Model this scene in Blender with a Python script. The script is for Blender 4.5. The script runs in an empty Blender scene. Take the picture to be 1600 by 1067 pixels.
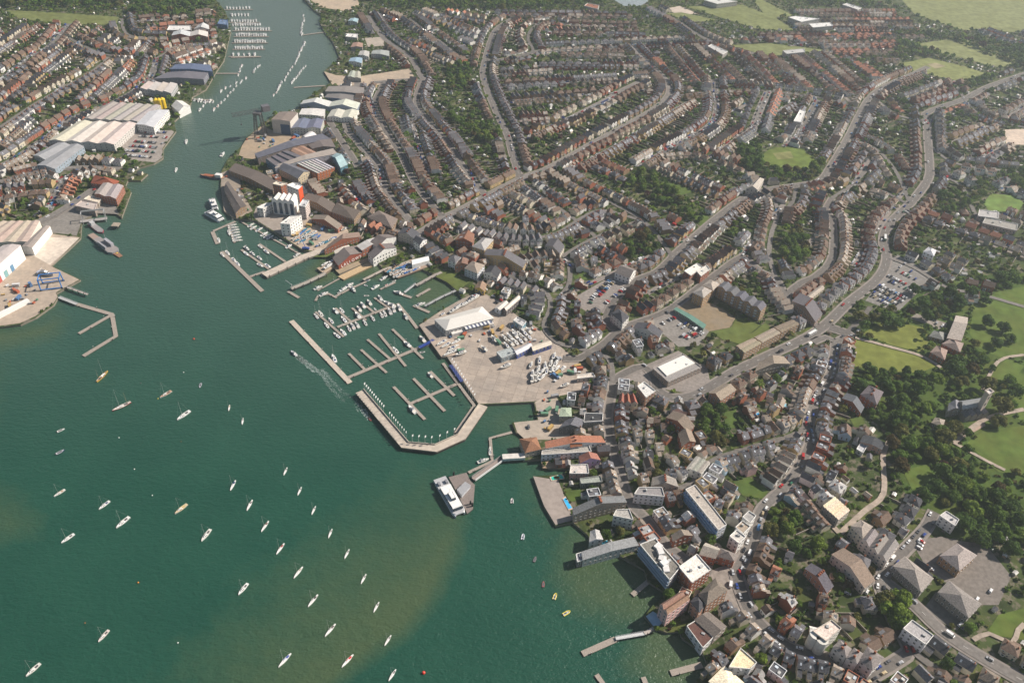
import bpy, math, random
import numpy as np
from mathutils import Matrix, Vector
C = bpy.context.scene.collection
R = math.radians
rng = random.Random(7)
# ------------------------------------------------------------------ camera, light
CAMH, FPX, NAD = 460.0, 1280.0, (-75.0, 1567.0)
def _n(v):
    v = np.array(v, float); return v/np.linalg.norm(v)
_d = _n((NAD[0], NAD[1], FPX)); ZW = -_d
_f = np.array((0, 0, 1.0)); YW = _n(_f-_f.dot(_d)*_d); XW = np.cross(YW, ZW)
RW = np.array([XW, YW, ZW])                     # image axes (right, down, forward) -> world
cam = bpy.data.cameras.new('camera'); co = bpy.data.objects.new('camera', cam); C.objects.link(co)
cam.sensor_width = 36; cam.lens = FPX/1600*36; cam.clip_end = 12000; cam.clip_start = 1
m = np.eye(4); m[:3, 0] = RW @ (1, 0, 0); m[:3, 1] = RW @ (0, -1, 0); m[:3, 2] = RW @ (0, 0, -1); m[2, 3] = CAMH
co.matrix_world = Matrix(m.tolist()); S = bpy.context.scene; S.camera = co
SUN_AZ, SUN_EL = math.atan2(0.95, 0.30), R(39)
w = bpy.data.worlds.new('World'); S.world = w; w.use_nodes = True
nt = w.node_tree; sk = nt.nodes.new('ShaderNodeTexSky'); sk.sky_type = 'NISHITA'; sk.sun_disc = False
sk.sun_elevation = SUN_EL; sk.sun_rotation = SUN_AZ; sk.altitude = 200
nt.links.new(sk.outputs[0], nt.nodes['Background'].inputs[0]); nt.nodes['Background'].inputs[1].default_value = 0.05
sl = bpy.data.lights.new('sun', 'SUN'); sl.energy = 5.0; sl.angle = R(0.5); sl.color = (1, .91, .80)
so = bpy.data.objects.new('sun', sl); C.objects.link(so)
_sd = Vector((math.sin(SUN_AZ)*math.cos(SUN_EL), math.cos(SUN_AZ)*math.cos(SUN_EL), math.sin(SUN_EL)))
so.rotation_euler = _sd.to_track_quat('Z', 'Y').to_euler()
S.view_settings.view_transform = 'Standard'; S.view_settings.look = 'None'; S.view_settings.exposure = 0.5; S.view_settings.gamma = 1
S.cycles.max_bounces = 4; S.cycles.diffuse_bounces = 2; S.cycles.glossy_bounces = 1; S.cycles.volume_bounces = 0
S.cycles.transparent_max_bounces = 4; S.cycles.caustics_reflective = False; S.cycles.caustics_refractive = False
S.cycles.use_denoising = True
LZ = 2.0                                        # quay and town level above the water
def U(px, py, z=LZ):
    v = RW @ np.array(((px-800)/FPX, (py-533.5)/FPX, 1.0)); t = (z-CAMH)/v[2]
    return (float(v[0]*t), float(v[1]*t))
def UP(pts, z=LZ): return [U(p[0], p[1], z) for p in pts]
def P(x, y, z=LZ):
    v = RW.T @ np.array((x, y, z-CAMH)); return (800+FPX*v[0]/v[2], 533.5+FPX*v[1]/v[2], v[2])
# ------------------------------------------------------------------ materials
def mat(name, rough=.8, spec=.3, metal=0., noise=.25, nscale=.6, extra=None, bump=0., attr=True, trans=0.):
    mm = bpy.data.materials.new(name); mm.use_nodes = True; t = mm.node_tree; n = t.nodes; l = t.links
    b = n['Principled BSDF']; b.inputs['Roughness'].default_value = rough; b.inputs['Metallic'].default_value = metal
    b.inputs['Specular IOR Level'].default_value = spec
    a = n.new('ShaderNodeAttribute'); a.attribute_name = 'col'; a.attribute_type = 'GEOMETRY'
    g = n.new('ShaderNodeNewGeometry')
    nz = n.new('ShaderNodeTexNoise'); nz.inputs['Scale'].default_value = nscale; nz.inputs['Detail'].default_value = 3
    l.new(g.outputs['Position'], nz.inputs['Vector'])
    mr = n.new('ShaderNodeMapRange'); mr.inputs[1].default_value = .3; mr.inputs[2].default_value = .7
    mr.inputs[3].default_value = 1-noise; mr.inputs[4].default_value = 1+noise
    l.new(nz.outputs[0], mr.inputs[0])
    mx = n.new('ShaderNodeVectorMath'); mx.operation = 'SCALE'
    l.new(a.outputs['Color'], mx.inputs[0]); l.new(mr.outputs[0], mx.inputs['Scale'])
    out = mx.outputs[0]
    if name in ('roof_tiles', 'wall_render', 'leaves'):      # weathering differs from house to house
        oi = n.new('ShaderNodeObjectInfo'); mo = n.new('ShaderNodeMapRange'); k_ = .26 if name == 'roof_tiles' else .12; mo.inputs[3].default_value = 1-k_; mo.inputs[4].default_value = 1+k_; l.new(oi.outputs['Random'], mo.inputs[0])
        m2 = n.new('ShaderNodeVectorMath'); m2.operation = 'SCALE'; l.new(out, m2.inputs[0]); l.new(mo.outputs[0], m2.inputs['Scale']); out = m2.outputs[0]
    if extra: out = extra(t, out, g)
    l.new(out, b.inputs['Base Color'])
    if bump:
        bp = n.new('ShaderNodeBump'); bp.inputs['Strength'].default_value = bump; bp.inputs['Distance'].default_value = .3
        l.new(nz.outputs[0], bp.inputs['Height']); l.new(bp.outputs[0], b.inputs['Normal'])
    if name == 'leaves':                                     # light passes through real leaves
        tr = n.new('ShaderNodeBsdfTranslucent'); mxs = n.new('ShaderNodeMixShader'); mxs.inputs[0].default_value = .32; l.new(out, tr.inputs[0]); l.new(b.outputs[0], mxs.inputs[1]); l.new(tr.outputs[0], mxs.inputs[2]); l.new(mxs.outputs[0], n['Material Output'].inputs[0])
    return mm
def stain(scale, lo, hi, amount, tint):
    """worn patches of another colour, in world scale"""
    def f(t, c, g):
        n = t.nodes; l = t.links
        z = n.new('ShaderNodeTexNoise'); z.inputs['Scale'].default_value = scale; z.inputs['Detail'].default_value = 6
        z.inputs['Roughness'].default_value = .65
        l.new(g.outputs['Position'], z.inputs['Vector'])
        r = n.new('ShaderNodeMapRange'); r.inputs[1].default_value = lo; r.inputs[2].default_value = hi; r.inputs[4].default_value = amount
        l.new(z.outputs[0], r.inputs[0])
        x = n.new('ShaderNodeMix'); x.data_type = 'RGBA'; l.new(r.outputs[0], x.inputs[0]); l.new(c, x.inputs[6])
        x.inputs[7].default_value = (*tint, 1); return x.outputs[2]
    return f
def slabs(t, c, g):
    n = t.nodes; l = t.links
    mp = n.new('ShaderNodeMapping'); mp.inputs['Rotation'].default_value = (0, 0, R(12)); l.new(g.outputs['Position'], mp.inputs[0])
    k = n.new('ShaderNodeTexBrick'); k.inputs['Scale'].default_value = .1; k.inputs['Mortar Size'].default_value = .02; k.inputs['Mortar Smooth'].default_value = .3
    k.offset = 0; k.inputs['Brick Width'].default_value = .9; k.inputs['Row Height'].default_value = .7
    k.inputs['Color1'].default_value = (1, 1, 1, 1); k.inputs['Color2'].default_value = (.78, .78, .79, 1); k.inputs['Mortar'].default_value = (.62, .62, .63, 1)
    l.new(mp.outputs[0], k.inputs['Vector'])
    x = n.new('ShaderNodeMix'); x.data_type = 'RGBA'; x.blend_type = 'MULTIPLY'; x.inputs[0].default_value = 1
    l.new(stain(.3, .52, .68, .45, (.22, .19, .165))(t, stain(.045, .42, .66, .7, (.30, .265, .235))(t, c, g), g), x.inputs[6]); l.new(k.outputs[0], x.inputs[7]); return x.outputs[2]
def leafx(t, c, g):
    return stain(.35, .5, .75, .35, (.10, .12, .02))(t, c, g)
MT = {
 'roof': mat('roof_tiles', .85, .2, noise=.3, nscale=1.1, extra=stain(.5, .5, .75, .35, (.16, .15, .13)), bump=.4),
 'wall': mat('wall_render', .85, .2, noise=.12, nscale=.5),
 'metalroof': mat('sheet_roof', .5, .4, noise=.12, nscale=.25, extra=stain(.15, .5, .8, .3, (.3, .28, .26))),
 'glass': mat('glass', .12, .6, noise=.3, nscale=.3),
 'paint': mat('paint', .35, .5, noise=.05),
 'asphalt': mat('asphalt', .9, .2, noise=.2, nscale=.4, extra=stain(.08, .45, .75, .5, (.13, .115, .1))),
 'concrete': mat('concrete', .85, .2, noise=.14, nscale=.3, extra=stain(.06, .45, .75, .5, (.26, .23, .20))),
 'slabs': mat('concrete_slabs', .85, .2, noise=.1, nscale=.5, extra=slabs),
 'grass': mat('grass', .95, .1, noise=.25, nscale=.12, extra=stain(.035, .45, .7, .55, (.12, .125, .03))),
 'bark': mat('bark', .95, .1), 'wood': mat('planks', .85, .2, noise=.25, nscale=2),
 'leaf': mat('leaves', .8, .15, noise=.25, nscale=.25, extra=leafx),
 'metal': mat('metal', .4, .5, metal=.3, noise=.1),
 'foam': mat('foam', .7, .2, noise=.2, nscale=1.),
}
# ------------------------------------------------------------------ mesh builder
class MB:
    def __init__(s): s.v = []; s.f = []; s.c = []; s.m = []
    def face(s, pts, col, m='wall'):
        i = len(s.v); s.v += [tuple(p) for p in pts]; s.f.append(tuple(range(i, i+len(pts)))); s.c.append(col); s.m.append(m)
    def prism(s, poly, z0, z1, col, m='wall', top=None, tm=None, bottom=False):
        n = len(poly)
        a = sum(poly[i][0]*poly[(i+1) % n][1]-poly[(i+1) % n][0]*poly[i][1] for i in range(n))
        if a < 0: poly = poly[::-1]
        for i in range(n):
            p, q = poly[i], poly[(i+1) % n]
            s.face([(p[0], p[1], z0), (q[0], q[1], z0), (q[0], q[1], z1), (p[0], p[1], z1)], col, m)
        s.face([(p[0], p[1], z1) for p in poly], top or col, tm or m)
        if bottom: s.face([(p[0], p[1], z0) for p in poly[::-1]], col, m)
    def box(s, cx, cy, z0, lx, ly, h, col, m='wall', rz=0., top=None, tm=None):
        c_, s_ = math.cos(rz), math.sin(rz)
        s.prism([(cx+c_*x-s_*y, cy+s_*x+c_*y) for x, y in ((-lx/2, -ly/2), (lx/2, -ly/2), (lx/2, ly/2), (-lx/2, ly/2))], z0, z0+h, col, m, top, tm)
    def bar(s, a, b, r, col, m='metal', n=5, r2=None):
        a = Vector(a); b = Vector(b); d = (b-a); u = d.orthogonal().normalized(); v = d.normalized().cross(u); r2 = r if r2 is None else r2
        A = [a+(u*math.cos(t)+v*math.sin(t))*r for t in [2*math.pi*k/n for k in range(n)]]
        B = [b+(u*math.cos(t)+v*math.sin(t))*r2 for t in [2*math.pi*k/n for k in range(n)]]
        for k in range(n): s.face([A[k], A[(k+1) % n], B[(k+1) % n], B[k]], col, m)
        s.face(B, col, m); s.face(A[::-1], col, m)
    def add(s, o, mtx=None, dx=0, dy=0, dz=0, rz=0., sc=1., cm=1.):
        i = len(s.v); c_, s_ = math.cos(rz)*sc, math.sin(rz)*sc
        s.v += [(dx+c_*x-s_*y, dy+s_*x+c_*y, dz+z*sc) for x, y, z in o.v]
        s.f += [tuple(k+i for k in f) for f in o.f]; s.c += o.c if cm == 1 else [tuple(q*cm for q in c) if k == 'roof' else c for c, k in zip(o.c, o.m)]; s.m += o.m
    def mesh(s, name):
        me = bpy.data.meshes.new(name); me.from_pydata(s.v, [], s.f)
        ks = sorted(set(s.m)); ix = {k: i for i, k in enumerate(ks)}
        for k in ks: me.materials.append(MT[k])
        me.polygons.foreach_set('material_index', [ix[k] for k in s.m])
        at = me.attributes.new('col', 'FLOAT_COLOR', 'FACE')
        at.data.foreach_set('color', np.array([(c[0], c[1], c[2], 1.) for c in s.c], 'f').ravel()); return me
    def build(s, name, parent=None, loc=(0, 0, 0), rz=0.):
        return mk(name, s.mesh(name), parent, loc, rz)
def mk(name, me, parent=None, loc=(0, 0, 0), rz=0., sc=None):
    o = bpy.data.objects.new(name, me); C.objects.link(o); o.location = loc; o.rotation_euler = (0, 0, rz)
    if sc: o.scale = sc
    if parent: o.parent = parent
    return o
def struct(o, kind='structure'): o['kind'] = kind; return o
THINGS = []
def tag(o, label, cat, group=None):
    o['label'] = label; o['category'] = cat
    if group: o['group'] = group
    return o
def auto(o, look, cat, group, x, y):       # labelled at the end from what it stands near
    o['category'] = cat; o['group'] = group; THINGS.append((o, look, x, y)); return o
def ordn(n):
    w_ = ['', 'first', 'second', 'third', 'fourth', 'fifth', 'sixth', 'seventh', 'eighth', 'ninth', 'tenth', 'eleventh', 'twelfth']
    if n < 13: return w_[n]
    return '%d%s' % (n, 'th' if 10 < n % 100 < 14 else {1: 'st', 2: 'nd', 3: 'rd'}.get(n % 10, 'th'))
# ------------------------------------------------------------------ palettes (albedo)
WHITE = (.78, .76, .72); CREAM = (.58, .52, .41); RED = (.33, .12, .07); BROWN = (.27, .18, .11); YEL = (.45, .33, .17)
PBLUE = (.45, .58, .70); PINK = (.72, .45, .42); GREY = (.35, .34, .33); DARK = (.045, .045, .05); GLASS = (.03, .04, .05)
TILE = (.155, .108, .083); SLATE = (.135, .13, .14); DSLATE = (.075, .075, .085); TERRA = (.31, .135, .085); FADED = (.27, .225, .185); LEAD = (.36, .35, .34)
CONC = (.47, .40, .33); ASPH = (.20, .18, .165); GREEN = (.10, .135, .035)
# ------------------------------------------------------------------ occupancy raster (1.5 m cells)
GX0, GY0, GS = -1150.0, 60.0, 1.5; GW, GH = int(2500/GS), int(1900/GS)
occ = np.ones((GH, GW), np.uint8)           # 1 = not buildable
land = np.zeros((GH, GW), np.uint8); street = np.zeros((GH, GW), np.uint8)
def rast(poly, arr, val):
    p = np.array(poly, float); x0, y0 = p.min(0); x1, y1 = p.max(0)
    i0 = max(0, int((x0-GX0)/GS)-1); i1 = min(GW, int((x1-GX0)/GS)+2); j0 = max(0, int((y0-GY0)/GS)-1); j1 = min(GH, int((y1-GY0)/GS)+2)
    if i1 <= i0 or j1 <= j0: return
    X = GX0+(np.arange(i0, i1)+.5)*GS; Y = GY0+(np.arange(j0, j1)+.5)*GS; X, Y = np.meshgrid(X, Y); ins = np.zeros(X.shape, bool)
    n = len(p)
    for k in range(n):
        xa, ya = p[k]; xb, yb = p[(k+1) % n]
        if ya == yb: continue
        cc = ((ya > Y) != (yb > Y)) & (X < (xb-xa)*(Y-ya)/(yb-ya)+xa); ins ^= cc
    arr[j0:j1, i0:i1][ins] = val
def rect(cx, cy, lx, ly, rz):
    c_, s_ = math.cos(rz), math.sin(rz)
    return [(cx+c_*x-s_*y, cy+s_*x+c_*y) for x, y in ((-lx/2, -ly/2), (lx/2, -ly/2), (lx/2, ly/2), (-lx/2, ly/2))]
def free(cx, cy, lx, ly, rz, tol=.06):
    c_, s_ = math.cos(rz), math.sin(rz); nx = max(2, int(lx/1.5)); ny = max(2, int(ly/1.5)); bad = 0
    for a in range(nx+1):
        for b in range(ny+1):
            x = (a/nx-.5)*lx; y = (b/ny-.5)*ly; i = int((cx+c_*x-s_*y-GX0)/GS); j = int((cy+s_*x+c_*y-GY0)/GS)
            if not (0 <= i < GW and 0 <= j < GH): return False
            bad += occ[j, i] > 0
    return bad <= tol*(nx+1)*(ny+1)
def strip(pts, w, i=None):
    """left/right offset outline of a polyline"""
    L, Rr = [], []
    for k, p in enumerate(pts):
        a = pts[max(0, k-1)]; b = pts[min(len(pts)-1, k+1)]; dx, dy = b[0]-a[0], b[1]-a[1]; d = math.hypot(dx, dy) or 1
        nx, ny = -dy/d*w/2, dx/d*w/2; L.append((p[0]+nx, p[1]+ny)); Rr.append((p[0]-nx, p[1]-ny))
    return L, Rr
def smooth(pts, step=6.):
    """Catmull-Rom through points, resampled"""
    if len(pts) < 3: out = [pts[0]]; q = pts
    P4 = [pts[0]]+list(pts)+[pts[-1]]; out = []
    for i in range(1, len(P4)-2):
        a, b, c, d = P4[i-1:i+3]; n = max(1, int(math.hypot(c[0]-b[0], c[1]-b[1])/step))
        for k in range(n):
            t = k/n
            out.append(tuple(.5*(2*b[j]+(c[j]-a[j])*t+(2*a[j]-5*b[j]+4*c[j]-d[j])*t*t+(3*b[j]-a[j]-3*c[j]+d[j])*t**3) for j in (0, 1)))
    out.append(tuple(pts[-1])); return out
def tess(mb, poly, z, col, m):
    from mathutils.geometry import tessellate_polygon
    v3 = [Vector((p[0], p[1], 0)) for p in poly]
    for t in tessellate_polygon([v3]):
        q = [poly[k] for k in t]
        a = (q[1][0]-q[0][0])*(q[2][1]-q[0][1])-(q[2][0]-q[0][0])*(q[1][1]-q[0][1])
        if a < 0: q = q[::-1]
        mb.face([(p[0], p[1], z) for p in q], col, m)
HAZE = 0.00013
# ================================================================== SETTING
WEST = [(400, -130), (455, -40), (475, 0), (489, 15), (502, 25), (500, 37), (508, 52), (520, 66), (531, 92), (519, 100), (506, 112), (524, 118), (516, 130), (498, 141), (472, 160), (467, 171), (430, 178), (408, 196), (385, 215), (378, 228), (355, 250), (346, 268), (344, 297), (350, 330), (370, 342),
 (400, 345), (475, 392), (505, 394), (522, 404), (527, 417), (530, 428), (585, 404), (600, 422), (660, 421), (676, 428), (697, 440), (716, 457), (722, 467), (690, 484), (655, 507), (672, 532), (690, 556), (699, 558), (748, 632), (834, 628),
 (840, 656), (800, 660), (806, 676), (818, 678), (819, 719), (846, 717), (847, 731), (887, 733), (880, 741), (833, 744), (850, 790), (868, 821), (895, 816), (919, 836), (925, 850), (960, 862), (975, 872), (1007, 890), (1012, 908), (1040, 926), (1020, 945), (1007, 962), (1022, 980), (1042, 988), (1062, 986), (1066, 997), (1097, 1017), (1108, 1045), (1088, 1062), (1080, 1110), (1085, 1250)]
EAST = [(337, 0), (350, 15), (357, 30), (361, 50), (357, 65), (350, 95), (338, 112), (322, 140), (300, 152), (297, 168), (272, 190), (275, 205), (255, 232), (255, 247), (240, 256), (218, 262), (210, 267), (231, 272), (220, 282), (200, 282), (196, 290), (205, 300), (190, 340), (176, 330), (150, 334), (128, 345), (126, 372), (80, 415), (126, 437), (88, 458), (91, 464), (84, 476), (56, 496), (32, 507), (0, 511), (-60, 509), (-130, 480)]
ww = UP(WEST); we = UP(EAST)
FAR = 3300.
WPOLY = ww+[(ww[-1][0]+10, -FAR), (FAR, -FAR), (FAR, FAR), (ww[0][0]-5, FAR)]
EPOLY = [(we[0][0]-60, FAR)]+[U(300, -60)]+we+[(-1200, we[-1][1]-300), (-FAR, we[-1][1]-900), (-FAR, FAR)]
for pl, nm in ((WPOLY, 'ground'), (EPOLY, 'ground')):
    b = MB(); n = len(pl)
    tess(b, pl, LZ, (.052, .072, .024), 'ground_m'); a = sum(pl[i][0]*pl[(i+1) % n][1]-pl[(i+1) % n][0]*pl[i][1] for i in range(n))
    q = pl if a > 0 else pl[::-1]
    for i in range(n):
        p, r_ = q[i], q[(i+1) % n]; b.face([(p[0], p[1], -2), (r_[0], r_[1], -2), (r_[0], r_[1], LZ), (p[0], p[1], LZ)], (.22, .19, .15), 'concrete')
    MT['ground_m'] = MT.get('ground_m') or mat('ground', .95, .1, noise=.35, nscale=.06, extra=lambda t, c, g: stain(.16, .52, .6, .75, (.20, .165, .13))(t, stain(.025, .5, .65, .7, (.12, .13, .04))(t, c, g), g))
    struct(b.build(nm)); rast(pl, occ, 0); rast(pl, land, 1)
# water -------------------------------------------------------------
xs = np.concatenate(([-FAR], np.linspace(-820, 420, 300), [FAR])); ys = np.concatenate(([-FAR], np.linspace(150, 1900, 420), [FAR]))
X, Y = np.meshgrid(xs, ys); nx_, ny_ = len(xs), len(ys)
me = bpy.data.meshes.new('water'); vv = np.stack([X.ravel(), Y.ravel(), np.zeros(X.size)], 1)
ii = (np.arange(ny_-1)[:, None]*nx_+np.arange(nx_-1)[None]).ravel(); ff = np.stack([ii, ii+1, ii+1+nx_, ii+nx_], 1)
me.vertices.add(len(vv)); me.vertices.foreach_set('co', vv.ravel()); me.loops.add(ff.size); me.loops.foreach_set('vertex_index', ff.ravel())
me.polygons.add(len(ff)); me.polygons.foreach_set('loop_start', np.arange(len(ff))*4); me.update(calc_edges=True)
def sdist(poly, X, Y):
    ins = np.zeros(X.shape, bool); dm = np.full(X.shape, 1e9); n = len(poly)
    for k in range(n):
        (xa, ya), (xb, yb) = poly[k], poly[(k+1) % n]
        if ya != yb: ins ^= ((ya > Y) != (yb > Y)) & (X < (xb-xa)*(Y-ya)/(yb-ya)+xa)
        L2 = (xb-xa)**2+(yb-ya)**2; t = np.clip(((X-xa)*(xb-xa)+(Y-ya)*(yb-ya))/L2, 0, 1)
        dm = np.minimum(dm, np.hypot(X-xa-t*(xb-xa), Y-ya-t*(yb-ya)))
    return np.where(ins, dm, -dm)
def ramp(d, a, b): return np.clip((d-a)/(b-a), 0, 1)
silt = np.zeros(X.shape)
for pl, a, b_, k in (
   ([(765, 730), (745, 800), (732, 850), (722, 880), (703, 925), (690, 950), (655, 990), (632, 1010), (600, 1032), (545, 1075), (480, 1130), (300, 1130), (320, 1060), (350, 960), (430, 925), (520, 840), (590, 790), (650, 770), (700, 740)], -2, 14, 0.),
   ([(-80, 745), (20, 755), (50, 780), (78, 815), (60, 850), (10, 850), (-80, 900)], -8, 18, .45),
   ([(888, 830), (880, 870), (872, 900), (905, 945), (990, 975), (1000, 1000), (985, 1040), (1040, 1090), (1120, 1090), (1100, 950), (960, 830)], -16, 10, .75),
   ([(855, 735), (840, 745), (860, 800), (880, 840), (930, 830), (920, 740)], -9, 6, .5),
   ([(850, 620), (770, 640), (740, 665), (765, 690), (800, 720), (900, 700)], -12, 14, .4),
   ([(-40, 505), (60, 500), (96, 480), (112, 500), (96, 530), (30, 545), (-40, 560)], -8, 20, .75),
   ([(-60, 540), (25, 545), (32, 600), (20, 700), (-60, 760)], -12, 40, .4),
   ([(505, 395), (470, 425), (490, 450), (540, 436), (600, 440), (640, 428), (655, 445), (640, 470), (680, 490), (730, 460), (700, 430)], -5, 8, .8),
   ([(505, 50), (512, 75), (515, 95), (545, 95), (540, 50)], -6, 20, .9), ([(345, 92), (325, 120), (300, 145), (290, 155), (330, 160), (360, 120), (360, 95)], -6, 20, .9)):
    silt = np.maximum(silt, k*ramp(sdist(UP(pl, 0), X, Y), a, b_))
PA = UP([(765, 730), (745, 800), (732, 850), (722, 880), (703, 925), (690, 950), (655, 990), (632, 1010), (600, 1032), (545, 1075), (480, 1140), (100, 1140), (250, 900), (500, 700), (700, 700)], 0); PB = UP([(1000, 640), (1000, 1300), (180, 1300), (330, 1010), (440, 910), (590, 800), (740, 740)], 0)
silt = np.maximum(silt, .8*ramp(sdist(PA, X, Y), -2, 14)*ramp(sdist(PB, X, Y), -45, 70)); shore = np.maximum(sdist(WPOLY, X, Y), sdist(EPOLY, X, Y)); silt = np.maximum(silt, .35*ramp(shore, -22, 0))
# pale ring-shaped wash around the moored craft near the bottom right stays in the silt noise
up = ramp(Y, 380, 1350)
for nm, arr in (('silt', silt), ('upstream_haze', up)):
    at = me.attributes.new(nm, 'FLOAT', 'POINT'); at.data.foreach_set('value', arr.ravel().astype('f'))
wm = bpy.data.materials.new('sea_water'); wm.use_nodes = True; t = wm.node_tree; n = t.nodes; l = t.links; b = n['Principled BSDF']
b.inputs['Roughness'].default_value = .28; b.inputs['Specular IOR Level'].default_value = .5; b.inputs['IOR'].default_value = 1.33
g = n.new('ShaderNodeNewGeometry'); a = n.new('ShaderNodeAttribute'); a.attribute_name = 'silt'; a2 = n.new('ShaderNodeAttribute'); a2.attribute_name = 'upstream_haze'
def noi(sc, det, ro=.5, vec=None, scale3=None, rot=0):
    z = n.new('ShaderNodeTexNoise'); z.inputs['Scale'].default_value = sc; z.inputs['Detail'].default_value = det; z.inputs['Roughness'].default_value = ro
    if scale3:
        mp = n.new('ShaderNodeMapping'); mp.inputs['Scale'].default_value = scale3; mp.inputs['Rotation'].default_value = (0, 0, rot); l.new(g.outputs['Position'], mp.inputs[0]); l.new(mp.outputs[0], z.inputs['Vector'])
    else: l.new(g.outputs['Position'], z.inputs['Vector'])
    return z.outputs[0]
def mth(op, x, y, c=None):
    q = n.new('ShaderNodeMath'); q.operation = op
    for k, v_ in enumerate((x, y, c)):
        if v_ is None: continue
        if isinstance(v_, (int, float)): q.inputs[k].default_value = v_
        else: l.new(v_, q.inputs[k])
    return q.outputs[0]
def mixc(f, A, B_):
    x = n.new('ShaderNodeMix'); x.data_type = 'RGBA'
    if isinstance(f, float): x.inputs[0].default_value = f
    else: l.new(f, x.inputs[0])
    for k, v_ in ((6, A), (7, B_)):
        if isinstance(v_, tuple): x.inputs[k].default_value = (*v_, 1)
        else: l.new(v_, x.inputs[k])
    return x.outputs[2]
n1 = noi(.02, 5, .6); n2 = noi(.09, 6, .65)
sf = mth('ADD', a.outputs['Fac'], mth('ADD', mth('MULTIPLY', mth('SUBTRACT', n2, .5), .45), mth('MULTIPLY', mth('SUBTRACT', n1, .5), .4)))
mr = n.new('ShaderNodeMapRange'); mr.inputs[1].default_value = .12; mr.inputs[2].default_value = .8; l.new(sf, mr.inputs[0])
deep = mixc(mth('MULTIPLY', n1, .9), (.009, .053, .035), (.022, .088, .056))
deep = mixc(a2.outputs['Fac'], deep, (.10, .14, .122))  # haze and sky reflection mixed into the water colour, paler up the river
colr = mixc(mth('MULTIPLY', mr.outputs[0], .95), deep, (.062, .096, .046))
weed = noi(.12, 5, .7); wr = n.new('ShaderNodeMapRange'); wr.inputs[1].default_value = .62; wr.inputs[2].default_value = .68; l.new(weed, wr.inputs[0])
ws = n.new('ShaderNodeMapRange'); ws.inputs[1].default_value = .3; ws.inputs[2].default_value = .6; l.new(a.outputs['Fac'], ws.inputs[0])
l.new(colr, b.inputs['Base Color'])
w1 = noi(.16, 4, .6, scale3=(1, 2.2, 1), rot=R(-20)); w2 = noi(.6, 3, .6)
bp = n.new('ShaderNodeBump'); bp.inputs['Strength'].default_value = .75; bp.inputs['Distance'].default_value = 1.6
l.new(mth('ADD', mth('MULTIPLY', w1, .8), mth('MULTIPLY', w2, .35)), bp.inputs['Height']); l.new(bp.outputs[0], b.inputs['Normal'])
me.materials.append(wm); struct(mk('water', me))
# flat ground areas ---------------------------------------------------
LAY = [LZ+.03]
def area(name, pts, col, m, block=True, kind='structure', z=None):
    LAY[0] += .006; b = MB(); p = UP(pts); tess(b, p, z or LAY[0], col, m); o = struct(b.build(name), kind)
    if block: rast(p, occ, 2)
    return p
# yards and quays
area('yacht_yard', [(655, 508), (672, 532), (690, 556), (699, 558), (748, 631), (834, 627), (905, 612), (925, 590), (915, 575), (880, 545), (845, 515), (810, 495), (780, 470), (750, 455), (720, 468), (690, 485)], (.45, .375, .31), 'slabs')
area('town_quay', [(836, 628), (841, 656), (803, 660), (808, 675), (820, 686), (890, 688), (892, 660), (865, 612)], (.40, .34, .28), 'concrete')
area('east_apron', [(-130, 478), (-60, 507), (0, 509), (31, 505), (55, 494), (83, 475), (90, 464), (87, 457), (124, 437), (80, 416), (125, 371), (75, 365), (40, 395), (-10, 430), (-130, 470)], (.42, .34, .27), 'concrete')
area('slipway_apron', [(49, 398), (76, 371), (124, 372), (98, 397), (78, 414)], (.66, .57, .48), 'concrete')
area('car_park', [(189, 226), (212, 206), (268, 204), (272, 206), (254, 232), (254, 246), (243, 254), (203, 250)], (.33, .29, .26), 'asphalt')
area('ferry_approach', [(60, 345), (125, 318), (150, 303), (178, 315), (186, 335), (150, 333), (128, 345), (120, 368), (75, 363)], (.24, .22, .20), 'asphalt')
area('boat_yard', [(378, 228), (386, 216), (409, 197), (428, 205), (480, 212), (500, 222), (405, 250), (372, 246)], (.38, .29, .20), 'concrete')
area('boat_yard', [(450, 375), (475, 391), (505, 393), (545, 363), (535, 345), (490, 352), (478, 340)], (.45, .36, .28), 'concrete')
area('boat_yard', [(346, 270), (345, 297), (350, 330), (371, 342), (395, 330), (378, 300), (372, 262)], (.30, .25, .2), 'concrete')
area('boat_yard', [(506, 112), (525, 118), (560, 120), (640, 108), (650, 125), (580, 135), (520, 134)], (.45, .36, .27), 'concrete')
area('waterside_flats_yard', [(395, 338), (400, 325), (480, 330), (490, 350), (478, 342), (452, 376), (402, 345)], (.34, .29, .25), 'concrete')
area('gravel_yard', [(530, 428), (585, 405), (583, 400), (548, 412), (520, 418)], (.34, .27, .18), 'concrete')
CP1 = area('car_park', [(902, 462), (958, 430), (982, 443), (968, 462), (948, 490), (925, 492), (905, 480)], (.27, .24, .22), 'asphalt')
CP2 = area('car_park', [(1008, 498), (1052, 478), (1108, 518), (1092, 540), (1060, 542)], (.25, .23, .21), 'asphalt')
CP3 = area('car_park', [(1396, 403), (1402, 398), (1458, 428), (1440, 452), (1402, 488), (1352, 470), (1372, 444)], (.23, .215, .20), 'asphalt')
area('car_park', [(1422, 497), (1432, 490), (1480, 505), (1476, 518)], (.27, .24, .21), 'asphalt')
area('office_car_park', [(1432, 860), (1445, 842), (1470, 838), (1500, 845), (1540, 850), (1580, 900), (1560, 945), (1520, 945), (1495, 930), (1470, 905), (1450, 890)], (.20, .175, .155), 'asphalt')
area('office_car_park', [(1440, 955), (1462, 925), (1478, 930), (1512, 962), (1495, 985)], (.17, .155, .14), 'asphalt')
area('store_yard', [(960, 592), (1005, 572), (1060, 548), (1105, 575), (1110, 598), (1080, 615), (1030, 607), (1005, 598)], (.26, .23, .21), 'asphalt')
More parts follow.
